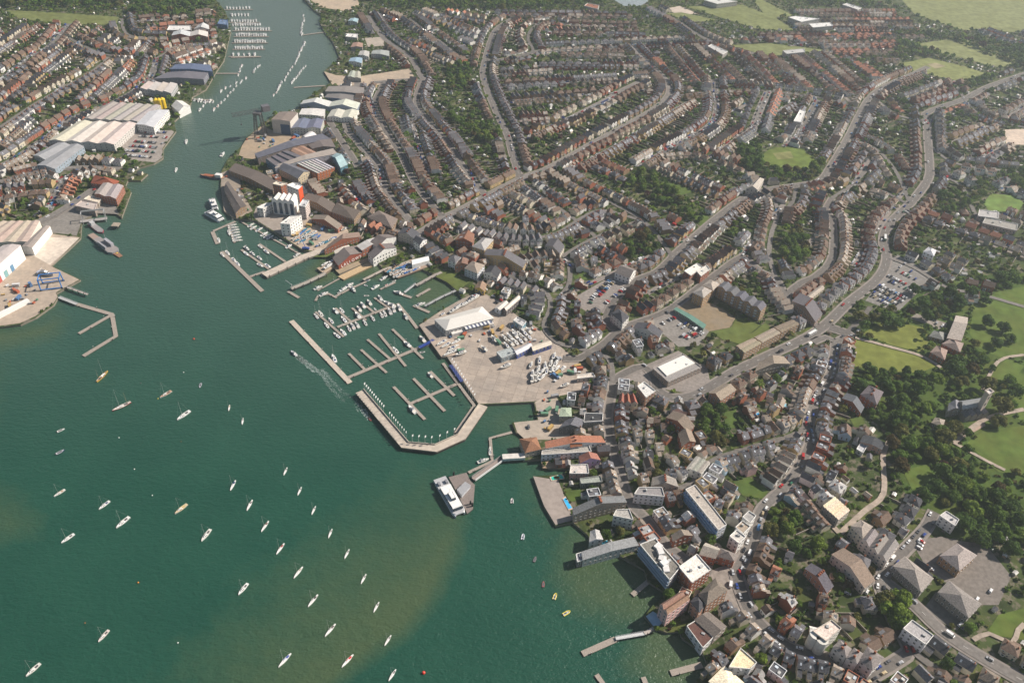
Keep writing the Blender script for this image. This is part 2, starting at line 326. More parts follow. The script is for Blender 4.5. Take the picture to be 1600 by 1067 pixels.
area('plaza', [(1108, 892), (1140, 880), (1185, 800), (1192, 805), (1178, 870), (1160, 890), (1162, 920), (1185, 950), (1165, 962), (1140, 950), (1120, 925)], (.30, .26, .23), 'asphalt')
area('demolition_site', [(1055, 478), (1085, 466), (1112, 474), (1150, 496), (1140, 512), (1108, 518)], (.25, .19, .12), 'concrete')
area('pool_terrace', [(833, 744), (850, 790), (868, 820), (896, 812), (872, 750)], (.33, .28, .25), 'concrete')
area('church_path', [(1490, 680), (1495, 690), (1540, 665), (1536, 657)], (.38, .28, .22), 'concrete')
area('sports_court', [(1570, 203), (1640, 200), (1640, 228), (1572, 226)], (.62, .5, .4), 'concrete')
area('lake', [(952, -4), (975, 10), (1000, 10), (1012, 4), (1015, -20), (960, -20)], (.30, .34, .34), 'glass')
area('bare_ground', [(482, -2), (500, 12), (540, 18), (562, 10), (550, -30), (480, -30)], (.48, .38, .28), 'concrete')
area('bare_ground', [(1040, 14), (1062, 10), (1090, 22), (1060, 24)], (.55, .46, .38), 'concrete')
area('bare_ground', [(570, 60), (600, 58), (600, 72), (575, 74)], (.42, .36, .30), 'concrete')
# meadows and lawns
FIELDS = [('meadow', [(1337, 531), (1328, 571), (1378, 580), (1436, 583), (1466, 571), (1440, 557), (1392, 544)]),
 ('meadow', [(1346, 522), (1375, 505), (1414, 506), (1442, 512), (1455, 532), (1440, 551), (1392, 539)]),
 ('park_lawn', [(1515, 522), (1520, 480), (1560, 455), (1640, 440), (1640, 560), (1560, 558), (1530, 545)]),
 ('park_lawn', [(1510, 692), (1540, 672), (1600, 665), (1660, 690), (1660, 745), (1560, 738)]),
 ('park_lawn', [(1575, 585), (1660, 580), (1660, 665), (1590, 655)]), ('park_lawn', [(1540, 590), (1575, 560), (1600, 572), (1580, 600)]),
 ('park_lawn', [(1410, 735), (1450, 725), (1460, 752), (1425, 765)]), ('park_lawn', [(1560, 960), (1600, 950), (1600, 1000), (1540, 990)]),
 ('playing_field', [(1400, -10), (1440, -60), (1800, -60), (1800, 60), (1500, 47), (1428, 22)]),
 ('playing_field', [(1432, 69), (1500, 60), (1560, 75), (1640, 95), (1560, 106), (1472, 84)]),
 ('cricket_field', [(1407, 100), (1450, 91), (1510, 105), (1540, 115), (1500, 128), (1430, 112)]),
 ('sports_field', [(8, 17), (50, 18), (186, 27), (182, 40), (100, 38), (30, 30)]),
 ('hay_field', [(1072, 11), (1160, 8), (1215, 30), (1245, 50), (1180, 45)]), ('hay_field', [(1200, -20), (1190, 0), (1240, 25), (1200, 30), (1160, -20)]),
 ('hay_field', [(1040, 22), (1065, 20), (1120, 32), (1085, 36)]), ('hay_field', [(1140, 72), (1200, 68), (1300, 80), (1210, 90)]),
 ('bowling_green', [(1537, 318), (1548, 303), (1585, 306), (1600, 318), (1590, 331), (1545, 331)]),
 ('recreation_ground', [(1190, 245), (1198, 236), (1213, 231), (1235, 230), (1255, 235), (1270, 245), (1276, 256), (1262, 264), (1240, 267), (1215, 265), (1198, 257)]),
 ('garden_lawn', [(1035, 285), (1070, 290), (1085, 300), (1060, 306), (1035, 296)]), ('garden_lawn', [(1082, 338), (1105, 335), (1110, 350), (1095, 355)]),
 ('garden_lawn', [(895, 432), (915, 425), (922, 435), (903, 442)]), ('garden_lawn', [(1130, 645), (1150, 640), (1152, 668), (1135, 672)]),
 ('garden_lawn', [(1145, 752), (1170, 745), (1200, 765), (1195, 780), (1160, 775)]), ('garden_lawn', [(1328, 655), (1345, 650), (1352, 662), (1335, 668)]),
 ('garden_lawn', [(880, 765), (905, 762), (915, 778), (890, 785)]), ('verge', [(1140, 690), (1150, 688), (1152, 700), (1142, 702)]),
 ('rough_grass', [(675, 430), (698, 441), (716, 455), (735, 440), (700, 425)]), ('rough_grass', [(505, 393), (490, 402), (520, 402), (545, 378), (520, 380)]),
 ('rough_grass', [(1110, 519), (1142, 512), (1152, 496), (1188, 508), (1174, 520), (1130, 532)]), ('rough_grass', [(1130, 530), (1176, 520), (1195, 505), (1210, 515), (1160, 540)]), ('rough_grass', [(1240, 540), (1262, 510), (1300, 505), (1268, 535)])]
GC = {'meadow': (.17, .19, .045), 'park_lawn': (.095, .14, .03), 'playing_field': (.22, .235, .10), 'cricket_field': (.22, .24, .09), 'sports_field': (.17, .19, .07), 'hay_field': (.20, .22, .09), 'bowling_green': (.15, .23, .06), 'recreation_ground': (.13, .175, .04), 'rough_grass': (.11, .14, .04)}
for nm, pts in FIELDS: area(nm, pts, GC.get(nm, (.08, .12, .03)), 'grass')
area('cricket_square', [(1448, 101), (1462, 99), (1478, 104), (1462, 108)], (.34, .29, .18), 'grass'); area('sand_pitch', [(1207, 240), (1235, 237), (1240, 248), (1215, 250)], (.22, .22, .09), 'grass')
PARK = UP([(1325, 585), (1350, 500), (1400, 487), (1450, 440), (1540, 430), (1700, 420), (1700, 850), (1480, 840), (1462, 800), (1420, 790), (1405, 740), (1400, 700), (1392, 680), (1345, 640)])
b = MB(); tess(b, PARK, LZ+.028, (.060, .10, .022), 'grass'); struct(b.build('park_grass')); parkm = np.zeros_like(occ); rast(PARK, parkm, 1)
for wx in ([(560, 0), (640, 15), (720, 14), (800, 18), (860, 12), (950, 8), (945, -60), (560, -60)], [(195, 22), (215, 0), (300, -10), (340, 5), (300, 25), (230, 28)], [(1560, 270), (1640, 265), (1640, 300), (1590, 300)], [(1460, 305), (1540, 290), (1535, 325), (1470, 335)],
           [(700, 108), (735, 102), (738, 140), (705, 145)], [(705, 185), (760, 195), (785, 215), (765, 228), (720, 205)], [(990, 262), (1040, 285), (1110, 345), (1085, 352), (1030, 320), (985, 290)], [(1150, 228), (1188, 232), (1190, 252), (1215, 268), (1262, 268), (1280, 256), (1292, 272), (1270, 284), (1200, 286), (1160, 265)], [(1222, 358), (1250, 352), (1262, 400), (1235, 420), (1218, 400)],
           [(1190, 800), (1240, 790), (1240, 840), (1290, 860), (1250, 870), (1190, 840)], [(0, -40), (190, -40), (190, 15), (60, 10), (0, 12)], [(1100, 640), (1135, 622), (1150, 690), (1110, 700), (1090, 670)], [(1330, 480), (1400, 487), (1398, 505), (1340, 510)], [(975, 370), (1010, 365), (1030, 395), (985, 408)], [(1250, -10), (1400, 10), (1330, 12), (1270, 8)], [(1400, 60), (1430, 72), (1480, 86), (1400, 92), (1350, 95), (1300, 110), (1400, 85)], [(1390, 48), (1520, 62), (1700, 95), (1700, 105), (1560, 112), (1545, 150), (1500, 135), (1590, 104), (1480, 62), (1400, 55)]):
    rast(UP(wx), parkm, 2); rast(UP(wx), occ, 3)
GARD = [(900, 690)]
# roads -----------------------------------------------------------------
ROADS = [  # (points, width, kind)  kind 2 = main with centre line, 1 = street, 0 = path (no houses)
 ([(1025, 609), (1050, 622), (1082, 619), (1115, 601), (1150, 580), (1200, 556), (1250, 533), (1287, 510), (1325, 474), (1370, 437), (1385, 407), (1380, 377), (1390, 350), (1425, 315), (1450, 280), (1452, 255), (1450, 225), (1448, 190), (1450, 176), (1507, 155), (1547, 135), (1620, 110)], 10, 2),
 ([(957, 596), (980, 582), (1005, 573), (1022, 590), (1025, 609)], 8, 0), ([(957, 596), (957, 609), (950, 644), (952, 679), (962, 716), (973, 755), (985, 785), (1010, 812), (1040, 850), (1078, 880), (1112, 893)], 7, 1),
 ([(1150, 895), (1175, 960), (1232, 1012), (1300, 1032), (1352, 1062), (1400, 1100)], 9, 1), ([(1330, 528), (1307, 535), (1298, 584), (1276, 622), (1263, 664), (1266, 689), (1257, 714), (1232, 754), (1200, 786), (1187, 802), (1172, 850), (1150, 895)], 8, 1),
 ([(1262, 664), (1240, 680), (1200, 692), (1150, 707), (1112, 721), (1085, 752), (1062, 763), (1040, 768)], 6, 1), ([(1296, 512), (1320, 520), (1332, 528)], 12, 0),
 ([(1270, 535), (1290, 528), (1307, 535)], 7, 0), ([(1320, 522), (1345, 500), (1360, 480)], 6, 0),
 ([(1050, 402), (1070, 384), (1115, 345), (1162, 310), (1200, 297), (1245, 290), (1280, 283), (1297, 262), (1325, 215), (1345, 175), (1362, 150), (1390, 132), (1425, 117), (1450, 105)], 9, 2),
 ([(1050, 402), (1025, 425), (990, 440), (960, 470), (947, 495), (955, 512), (975, 512)], 7, 1), ([(1162, 400), (1145, 409), (1100, 443), (1040, 487), (975, 512), (940, 540), (905, 560), (880, 560)], 7, 1),
 ([(1162, 400), (1190, 425), (1212, 435), (1227, 462), (1250, 490), (1280, 512)], 7, 1), ([(1200, 297), (1215, 330), (1205, 367), (1202, 400), (1212, 435)], 6, 1), ([(1215, 335), (1237, 318), (1245, 290)], 6, 1),
 ([(1227, 462), (1252, 442), (1277, 430), (1300, 400), (1300, 342), (1290, 330), (1300, 310)], 7, 1), ([(1300, 310), (1330, 290), (1355, 265)], 6, 1),
 ([(985, 70), (1005, 92), (1035, 120), (1046, 138), (1040, 155), (1012, 177), (925, 225), (857, 263), (812, 280), (725, 325), (690, 342), (650, 366), (620, 362), (590, 350), (560, 345), (540, 330), (500, 340)], 9, 2),
 ([(650, 366), (680, 385), (710, 405), (760, 425), (800, 440), (850, 455), (860, 480), (850, 510), (870, 535), (905, 545), (950, 560), (957, 596)], 6, 1),
 ([(800, 30), (773, 50), (757, 98), (756, 125), (775, 175), (792, 210), (800, 240), (812, 278)], 8, 2), ([(875, 193), (940, 160), (975, 140), (1000, 128)], 7, 1), ([(1030, 243), (1112, 193), (1117, 145), (1116, 125)], 8, 1),
 ([(1175, 207), (1186, 175), (1200, 143)], 10, 1), ([(1243, 221), (1260, 190), (1278, 157)], 10, 1), ([(800, 92), (832, 82), (825, 60), (835, 42), (860, 34), (880, 38)], 6, 1), ([(760, 95), (800, 92), (845, 80), (905, 75), (975, 72), (1050, 68), (1110, 64)], 7, 1),
 ([(1020, 15), (1060, 35), (1090, 55), (1130, 72), (1180, 85)], 7, 1), ([(560, 128), (540, 190), (560, 225), (590, 260), (605, 300), (640, 345)], 7, 1), ([(600, 130), (585, 165), (600, 200), (625, 240), (650, 290), (690, 338)], 7, 1),
 ([(660, 125), (650, 160), (670, 190), (700, 225), (730, 270), (758, 305)], 7, 1), ([(575, 25), (600, 60), (640, 90), (655, 115), (662, 128), (640, 125), (580, 130)], 7, 1), ([(515, 190), (530, 215), (550, 245), (560, 262)], 7, 1),
 ([(640, 30), (680, 60), (720, 90)], 6, 1), ([(690, 25), (760, 35)], 6, 1), ([(1060, 150), (1110, 145), (1180, 142), (1260, 150), (1310, 160), (1345, 172)], 6, 1), ([(1200, 300), (1180, 275), (1130, 255), (1080, 240), (1035, 243)], 6, 1),
 ([(700, 342), (740, 355), (790, 370), (830, 372), (870, 365), (935, 330), (1000, 345)], 6, 1), ([(815, 285), (850, 310), (900, 345), (930, 370)], 6, 1), ([(860, 265), (900, 290), (960, 320), (1010, 350), (1050, 400)], 6, 1), ([(880, 400), (930, 372), (1000, 345)], 6, 1), ([(760, 425), (820, 400), (880, 400), (890, 440), (870, 470)], 6, 1),
 ([(1352, 1062), (1402, 1032), (1420, 1015), (1404, 985), (1385, 945), (1376, 905), (1407, 867), (1445, 827), (1460, 800)], 8, 1), ([(1376, 905), (1425, 942), (1470, 985), (1525, 1022), (1605, 1068), (1640, 1090)], 9, 2), ([(1312, 834), (1350, 799), (1380, 771), (1380, 709), (1398, 680)], 5, 0),
 ([(1404, 985), (1435, 1025), (1490, 1062)], 6, 1), ([(1240, 755), (1270, 790), (1312, 834)], 5, 1), ([(1455, 272), (1500, 290), (1530, 345), (1560, 350)], 6, 1), ([(1389, 403), (1430, 420), (1480, 450), (1530, 460), (1600, 480)], 6, 1), ([(1450, 225), (1480, 250), (1520, 262), (1600, 270)], 6, 1),
 ([(1490, 130), (1530, 180), (1600, 200)], 6, 1), ([(1365, 152), (1400, 180), (1450, 190)], 6, 1), ([(1300, 270), (1340, 290), (1380, 300), (1415, 318)], 6, 1), ([(1326, 215), (1370, 235), (1400, 270), (1420, 315)], 6, 1),
 ([(1336, 528), (1392, 543), (1440, 557), (1470, 575)], 3.5, 0), ([(1490, 692), (1540, 720), (1570, 735)], 3, 0), ([(1490, 692), (1540, 655), (1600, 640)], 4, 0), ([(1535, 610), (1560, 565), (1600, 555)], 3, 0), ([(1520, 1000), (1545, 990), (1580, 1005), (1590, 985), (1600, 975)], 3, 0),
 ([(107, 38), (75, 75), (47, 92), (0, 126), (-60, 160)], 9, 1), ([(245, 92), (232, 125), (185, 157), (130, 178), (75, 213), (20, 250), (-60, 290)], 8, 1), ([(160, 287), (120, 315), (87, 335), (60, 348)], 10, 0),
 ([(215, 90), (160, 85), (107, 60)], 6, 1), ([(330, 70), (280, 75), (245, 92)], 6, 1), ([(290, 60), (250, 62), (200, 55), (190, 30)], 6, 1), ([(100, 300), (60, 300), (0, 310), (-60, 320)], 8, 1), ([(150, 262), (110, 275), (90, 300), (75, 330)], 8, 1), ([(0, 200), (60, 160), (140, 115), (170, 90)], 6, 1), ([(0, 285), (60, 270), (130, 262), (190, 265)], 7, 1),
]
rd = MB(); mk_ = MB(); kerb = MB(); RP = []
for i, (pts, wd, k) in enumerate(ROADS):
    p = smooth(UP(pts)); wd = wd*.8 if wd > 4.5 else wd; rq = rng.uniform(.85, 1.3); L, Rr = strip(p, wd); z = LZ+.5+i*.0045; col = (.40, .33, .27) if wd < 4.5 else tuple(c*rq for c in (.16, .146, .135))
    for a in range(len(p)-1):
        q = [Rr[a], Rr[a+1], L[a+1], L[a]]; rd.face([(x, y, z) for x, y in q], col, 'asphalt'); rast(q, occ, 4); rast(q, street, 1)
    if wd > 5:
        for s_ in (-1, 1):
            pl, pr = strip(p, wd+s_*0+3.4); E1 = pl if s_ < 0 else pr; E0 = L if s_ < 0 else Rr
            for a in range(len(p)-1):
                q = [E0[a], E0[a+1], E1[a+1], E1[a]]
                if s_ < 0: pass
                else: q = q[::-1]
                kerb.face([(x, y, LZ+.45) for x, y in q], (.25, .22, .20), 'concrete'); rast(q, occ, 4)
    if k == 2:
        for a in range(0, len(p)-1, 2):
            (x0, y0), (x1, y1) = p[a], p[a+1]; d = math.hypot(x1-x0, y1-y0); ux, uy = (x1-x0)/d, (y1-y0)/d; e = .09
            mk_.face([(x0+uy*e, y0-ux*e, z+.02), (x0+ux*3+uy*e, y0+uy*3-ux*e, z+.02), (x0+ux*3-uy*e, y0+uy*3+ux*e, z+.02), (x0-uy*e, y0+ux*e, z+.02)], (.7, .7, .66), 'paint')
    RP.append((p, wd, k))
struct(rd.build('road')); struct(kerb.build('pavement')); struct(mk_.build('road_markings'))
# ================================================================== BUILDINGS
def winmesh(fr=WHITE, arch=False):
    b = MB(); b.box(0, 0, 0, 1, .16, 1, fr, 'paint'); b.box(0, -.05, .07, .84, .14, .86, GLASS, 'glass'); b.box(0, -.09, .46, .84, .1, .06, fr, 'paint'); return b
WINB = winmesh(); WIN = WINB.mesh('window')
def doormesh(c): b = MB(); b.box(0, 0, 0, 1, .2, 2.1, c, 'paint'); b.box(0, -.08, 1.5, .6, .1, .4, GLASS, 'glass'); return b
DOORS = [doormesh(c) for c in ((.25, .03, .03), (.03, .08, .2), (.04, .04, .04), (.05, .15, .08))]; DOORM = [d.mesh('door') for d in DOORS]
def roofgeo(b, kind, q, z, rise, col, wcol, m='roof', over=.35, n=3):
    """q: four eaves corners (world, ccw), ridge runs along q0->q1"""
    V = [Vector((p[0], p[1])) for p in q]; c = sum(V, Vector((0, 0)))/4
    dl = (V[1]-V[0]).normalized(); dw = (V[3]-V[0]).normalized()
    E = [V[0]-dl*over-dw*over, V[1]+dl*over-dw*over, V[2]+dl*over+dw*over, V[3]-dl*over+dw*over]
    f = lambda p, zz: (p.x, p.y, zz)
    if kind == 'gable':
        a, d = (V[0]+V[3])/2, (V[1]+V[2])/2; ea, ed = a-dl*over, d+dl*over
        b.face([f(E[0], z-.1), f(E[1], z-.1), f(ed, z+rise), f(ea, z+rise)], col, m); b.face([f(E[2], z-.1), f(E[3], z-.1), f(ea, z+rise), f(ed, z+rise)], col, m)
        return [[f(V[0], z), f(V[3], z), f(a, z+rise-.2)], [f(V[2], z), f(V[1], z), f(d, z+rise-.2)]]
    if kind == 'hip':
        w_ = (V[3]-V[0]).length/2; L = (V[1]-V[0]).length; k = min(w_*.95, L*.49); a, d = (V[0]+V[3])/2+dl*k, (V[1]+V[2])/2-dl*k
        b.face([f(E[0], z-.1), f(E[1], z-.1), f(d, z+rise), f(a, z+rise)], col, m); b.face([f(E[2], z-.1), f(E[3], z-.1), f(a, z+rise), f(d, z+rise)], col, m)
        b.face([f(E[3], z-.1), f(E[0], z-.1), f(a, z+rise)], col, m); b.face([f(E[1], z-.1), f(E[2], z-.1), f(d, z+rise)], col, m); return []
    if kind == 'flat':
        b.face([f(v, z) for v in V], col, m); return []
    if kind in ('multi', 'saw'):
        g = []
        for k in range(n):
            t0, t1 = k/n, (k+1)/n; tm = (t0+t1)/2 if kind == 'multi' else t0+.12/n
            A0, A1 = V[0].lerp(V[3], t0), V[1].lerp(V[2], t0); B0, B1 = V[0].lerp(V[3], t1), V[1].lerp(V[2], t1); M0, M1 = V[0].lerp(V[3], tm), V[1].lerp(V[2], tm)
            c2 = tuple(x*rng.uniform(.92, 1.06) for x in col)
            b.face([f(A0, z), f(A1, z), f(M1, z+rise), f(M0, z+rise)], c2 if kind == 'multi' else (.08, .09, .1), m if kind == 'multi' else 'glass'); b.face([f(M0, z+rise), f(M1, z+rise), f(B1, z), f(B0, z)], c2, m)
            g += [[f(A0, z), f(M0, z+rise), f(B0, z)], [f(A1, z), f(B1, z), f(M1, z+rise)]]
        return g
    if kind == 'arch':
        g0, g1, N = [], [], 10
        for k in range(N+1):
            t = k/N; h = math.sin(math.pi*t)*rise; g0.append(f(V[0].lerp(V[3], t), z+h)); g1.append(f(V[1].lerp(V[2], t), z+h))
        for k in range(N): b.face([g0[k], g1[k], g1[k+1], g0[k+1]], col, m)
        return [g0[::-1], g1]
LM = []
def face_(L):
    m = max(math.dist(L[i], L[(i+1) % 4]) for i in range(4))
    return min((i for i in range(4) if math.dist(L[i], L[(i+1) % 4]) > .85*m), key=lambda i: L[i][1]+L[(i+1) % 4][1]-.1*(L[i][0]+L[(i+1) % 4][0]))
BLD = {}
def B(name, label, cat, q, h, roof='gable', rc=TILE, wc=RED, rise=None, floors=None, win=True, n=3, m='roof', group=None, lm=None, px=True, sky=0, chim=0, parapet=WHITE, wm='wall', ridge=0, wside=None, z0=LZ, stuffs=None):
    """a building from its four eaves corners in the photograph (unprojected at eaves height)"""
    W = UP(q, z0+h) if px else q
    a = sum(W[i][0]*W[(i+1) % 4][1]-W[(i+1) % 4][0]*W[i][1] for i in range(4))
    if a < 0: W = [W[1], W[0], W[3], W[2]]
    if ridge: W = W[1:]+W[:1]
    cx = sum(p[0] for p in W)/4; cy = sum(p[1] for p in W)/4; L = [(p[0]-cx, p[1]-cy) for p in W]
    rast([(cx+x*1.06, cy+y*1.06) for x, y in L], occ, 5)
    root = bpy.data.objects.new(name, None); C.objects.link(root); root.location = (cx, cy, z0); tag(root, label, cat, group)
    if lm: LM.append((lm, cx, cy))
    wid = min(math.dist(L[0], L[3]), math.dist(L[0], L[1])); rise = rise if rise is not None else {'gable': math.dist(L[0], L[3])*.32, 'hip': math.dist(L[0], L[3])*.3, 'multi': math.dist(L[0], L[3])/n*.13, 'saw': math.dist(L[0], L[3])/n*.2, 'arch': math.dist(L[0], L[3])*.2, 'flat': 0}[roof]
    if roof in ('gable', 'hip') and rise > 3.6: rise = 3.6+(rise-3.6)*.25
    rb = MB(); gb = roofgeo(rb, roof, L, h, rise, rc, wc, m, n=n); wb = MB()
    for i in range(4):
        p, r_ = L[i], L[(i+1) % 4]; wb.face([(p[0], p[1], -2.5 if z0 > 1 else -.5), (r_[0], r_[1], -2.5 if z0 > 1 else -.5), (r_[0], r_[1], h), (p[0], p[1], h)], wc, wm)
    for g in gb: wb.face(g, wc, wm)
    wb.build('wall', root); ro = rb.build('roof', root)
    if roof == 'flat':
        pb = MB()
        for i in range(4):
            p, r_ = L[i], L[(i+1) % 4]; d = math.dist(p, r_); pb.box((p[0]+r_[0])/2, (p[1]+r_[1])/2, h-.1, d+.3, .35, .9, parapet, 'wall', math.atan2(r_[1]-p[1], r_[0]-p[0]))
        pb.build('parapet', root)
        for _ in range(min(5, int(wid/6))):
            t1, t2 = rng.uniform(.2, .8), rng.uniform(.25, .75); x = L[0][0]+(L[1][0]-L[0][0])*t1+(L[3][0]-L[0][0])*t2; y = L[0][1]+(L[1][1]-L[0][1])*t1+(L[3][1]-L[0][1])*t2
            u_ = MB(); u_.box(x, y, h, rng.uniform(1, 2.6), rng.uniform(1, 2), rng.uniform(.6, 1.6), rng.choice([(.6, .6, .58), (.35, .35, .35)]), 'metal', rng.random()*3); u_.build('roof_unit', ro)
    for k in range(chim):
        t1 = (k+.5)/chim; x = (L[0][0]+L[3][0])/2*(1-t1)+(L[1][0]+L[2][0])/2*t1; y = (L[0][1]+L[3][1])/2*(1-t1)+(L[1][1]+L[2][1])/2*t1
        cb = MB(); cb.box(x, y, h+rise-.8, .8, 1.4, 2.1, RED, 'wall', math.atan2(L[1][1]-L[0][1], L[1][0]-L[0][0])); cb.build('chimney', ro)
    for k in range(sky):
        t1 = (k+.5)/sky; s_ = (V_ := Vector(L[0]).lerp(Vector(L[1]), t1)).lerp(Vector(L[3]).lerp(Vector(L[2]), t1), .27 if roof != 'arch' else .5)
        if roof in ('gable', 'hip'):
            e0 = Vector(L[0]).lerp(Vector(L[1]), t1); rr = ((Vector(L[3]).lerp(Vector(L[2]), t1))+e0)/2; dl = (Vector(L[1])-Vector(L[0])).normalized()*1.; sb = MB()
            pts = []
            for sx, tt in ((-1, .3), (1, .3), (1, .7), (-1, .7)):
                p = e0.lerp(rr, tt)+dl*sx; pts.append((p.x, p.y, h+rise*tt+.15))
            sb.face(pts, (.55, .6, .65), 'glass'); sb.build('skylight', ro)
    if win:
        fl = floors or max(1, int(h/3)); cnt = 0
        for i in (range(4) if wside is None else wside):
            p, r_ = L[i], L[(i+1) % 4]; d = math.dist(p, r_); ang = math.atan2(r_[1]-p[1], r_[0]-p[0]); nx = max(1, min(12, int(d/3.4)))
            mx_, my_ = (p[0]+r_[0])/2+cx, (p[1]+r_[1])/2+cy
            nxn, nyn = (r_[1]-p[1])/d, -(r_[0]-p[0])/d
            if nxn*mx_+nyn*my_ > 40 and wside is None: continue       # a far side the place's other views never show
            for fz in range(fl):
                for a_ in range(nx):
                    t1 = (a_+.5)/nx; cnt += 1
                    if cnt > 90: break
                    mk('window', WIN, root, (p[0]+(r_[0]-p[0])*t1+nxn*.04, p[1]+(r_[1]-p[1])*t1+nyn*.04, h/fl*fz+h/fl*.32), ang, (min(1.5, d/nx*.5), 1, h/fl*.45))
    BLD[label] = (root, L, h, rise); return root, L, h, rise
def long_box(name, parent, L, i, z, h, out, col, m='wall', t0=0, t1=1, d=None):
    p, r_ = Vector(L[i]), Vector(L[(i+1) % 4]); a, c = p.lerp(r_, t0), p.lerp(r_, t1); u = (r_-p).normalized(); nn = Vector((u.y, -u.x)); mid = (a+c)/2+nn*out/2
    b = MB(); b.box(mid.x, mid.y, z, (c-a).length, abs(out)+.02, h, col, m, math.atan2(u.y, u.x)); return b.build(name, parent)
RBE = (.5, .42, .34); PALE = (.62, .57, .50)
# --- east bank
B('factory_shed', 'vast cream factory shed with rows of skylights beside the packed quayside car park', 'factory', [(75, 220), (122, 190), (214, 193), (178, 226)], 9, 'multi', (.62, .57, .49), (.6, .57, .53), n=4, m='metalroof', sky=0, lm='the cream factory shed')
B('factory_shed', 'wide pale grey factory shed behind the cream one, below the yellow silos', 'factory', [(130, 186), (172, 160), (251, 165), (214, 190)], 9, 'multi', (.40, .36, .33), (.5, .47, .44), n=6, m='metalroof')
B('factory_shed', 'white ribbed factory wing between the pale grey shed and the quay', 'factory', [(213, 194), (233, 174), (264, 172), (240, 199)], 10, 'gable', (.6, .6, .62), WHITE, rise=1.2, m='metalroof')
B('boat_shed', 'white gabled boat shed alone on the point past the factory', 'boat shed', [(268, 165), (285, 158), (297, 166), (279, 175)], 7, 'gable', (.66, .64, .6), WHITE, m='metalroof', ridge=1, win=False, lm='the point boat shed')
B('factory_shed', 'grey shed with one broad pale roof stripe, lower left of the cream factory', 'factory', [(52, 243), (90, 223), (111, 227), (70, 249)], 8, 'gable', (.36, .36, .37), (.42, .42, .42), m='metalroof', rise=2, lm='the grey factory sheds')
B('factory_shed', 'long grey shed with a blue end, nearest the backyards below the factory', 'factory', [(58, 258), (112, 225), (131, 229), (86, 264)], 8, 'gable', (.33, .33, .34), (.30, .36, .42), m='metalroof', rise=2)
B('warehouse', 'pale sawtooth roofed works beside the mud creek on the east bank', 'warehouse', [(218, 139), (231, 129), (277, 131), (267, 146)], 8, 'saw', (.52, .48, .44), (.42, .42, .42), n=4, m='metalroof')
B('warehouse', 'navy roofed shed with a blue end block at the head of the east slipway', 'warehouse', [(266, 108), (274, 101), (328, 102), (332, 112)], 9, 'gable', (.12, .15, .24), (.12, .2, .35), m='metalroof', rise=2)
B('warehouse', 'low dark slate shed in front of the navy roofed shed', 'warehouse', [(240, 123), (262, 113), (325, 114), (318, 124)], 8, 'gable', (.16, .15, .17), (.2, .2, .24), m='metalroof', rise=2)
B('warehouse', 'plain white flat roofed store farther from the river, of the two long white ones', 'warehouse', [(261, 48), (265, 41), (298, 41), (299, 48)], 8, 'flat', (.62, .6, .58), (.4, .3, .25))
B('warehouse', 'white roofed store with a red brick end wall and roof stripes', 'warehouse', [(268, 56), (271, 50), (325, 50), (325, 58)], 8, 'multi', (.62, .6, .6), RED, n=2, m='metalroof')
B('warehouse', 'small white shed on the car park by the far marina', 'warehouse', [(303, 46), (310, 39), (326, 40), (326, 46)], 6, 'gable', (.55, .55, .54), WHITE, m='metalroof', lm='the far marina shed')
B('warehouse', 'blue walled marina office beside the far pontoons', 'warehouse', [(340, 38), (344, 31), (356, 32), (355, 40)], 6, 'flat', (.14, .2, .32), (.08, .14, .28), parapet=(.1, .16, .3))
B('brick_building', 'dark red roofed hall beside the upper quay of the ferry slip', 'hall', [(142, 286), (148, 274), (186, 283), (182, 291)], 6, 'hip', (.30, .09, .05), RED)
B('brick_building', 'large grey gabled hall with red brick walls on the ferry quay', 'hall', [(147, 303), (161, 286), (193, 290), (181, 311)], 9, 'multi', (.34, .31, .28), RED, n=2, lm='the ferry quay hall')
B('brick_building', 'flat roofed grey office block above the chain ferry slip', 'office', [(117, 322), (128, 314), (152, 318), (148, 329)], 6, 'flat', (.42, .36, .33), (.35, .28, .24), parapet=(.5, .42, .38))
B('brick_building', 'small cream roofed waterside block next to the grey office', 'office', [(131, 312), (140, 306), (160, 309), (153, 317)], 5, 'flat', (.6, .52, .42), (.5, .42, .34), parapet=PALE)
B('assembly_shed', 'low beige ribbed assembly shed on the left edge by the concrete slipway', 'factory', [(-60, 380), (0, 346), (62, 345), (44, 378)], 9, 'multi', (.50, .41, .33), PALE, n=5, m='metalroof', win=False)
B('assembly_shed', 'long narrow grey topped white shed along the slipway apron', 'factory', [(34, 385), (66, 355), (78, 353), (50, 387)], 9, 'gable', (.33, .28, .25), WHITE, rise=1, m='metalroof', win=False, lm='the white assembly shed')
r_, L, h, _ = B('aircraft_hangar', 'tall white hangar with painted red, white and blue doors on the left edge', 'hangar', [(-75, 428), (6, 383), (32, 383), (-40, 447)], 16, 'gable', (.5, .44, .42), WHITE, rise=1.2, m='metalroof', win=False, lm='the white hangar')
k = face_(L)
for t, c in enumerate(((.12, .25, .40), WHITE, (.45, .10, .08), (.75, .75, .75), (.20, .38, .40), WHITE, (.12, .25, .40))): long_box('door', r_, L, k, 0, 6.5, .25, c, 'paint', .25+t*.07, .315+t*.07)
for i, (x, y) in enumerate(((247, 172), (252, 172), (257, 171))):
    b = MB(); x, y = U(x, y); b.bar((0, 0, 0), (0, 0, 12), 3.4, (.75, .5, .02), 'paint', 14); b.bar((0, 0, 12), (0, 0, 14), 3.4, (.8, .55, .03), 'paint', 14, .8)
    o = b.build('silo', None, (x, y, LZ+2)); tag(o, ['leftmost', 'middle', 'rightmost'][i]+' of the three bright yellow silos above the pale factory roofs', 'silo', 'yellow silos'); rast(rect(x, y, 8, 8, 0), occ, 5)
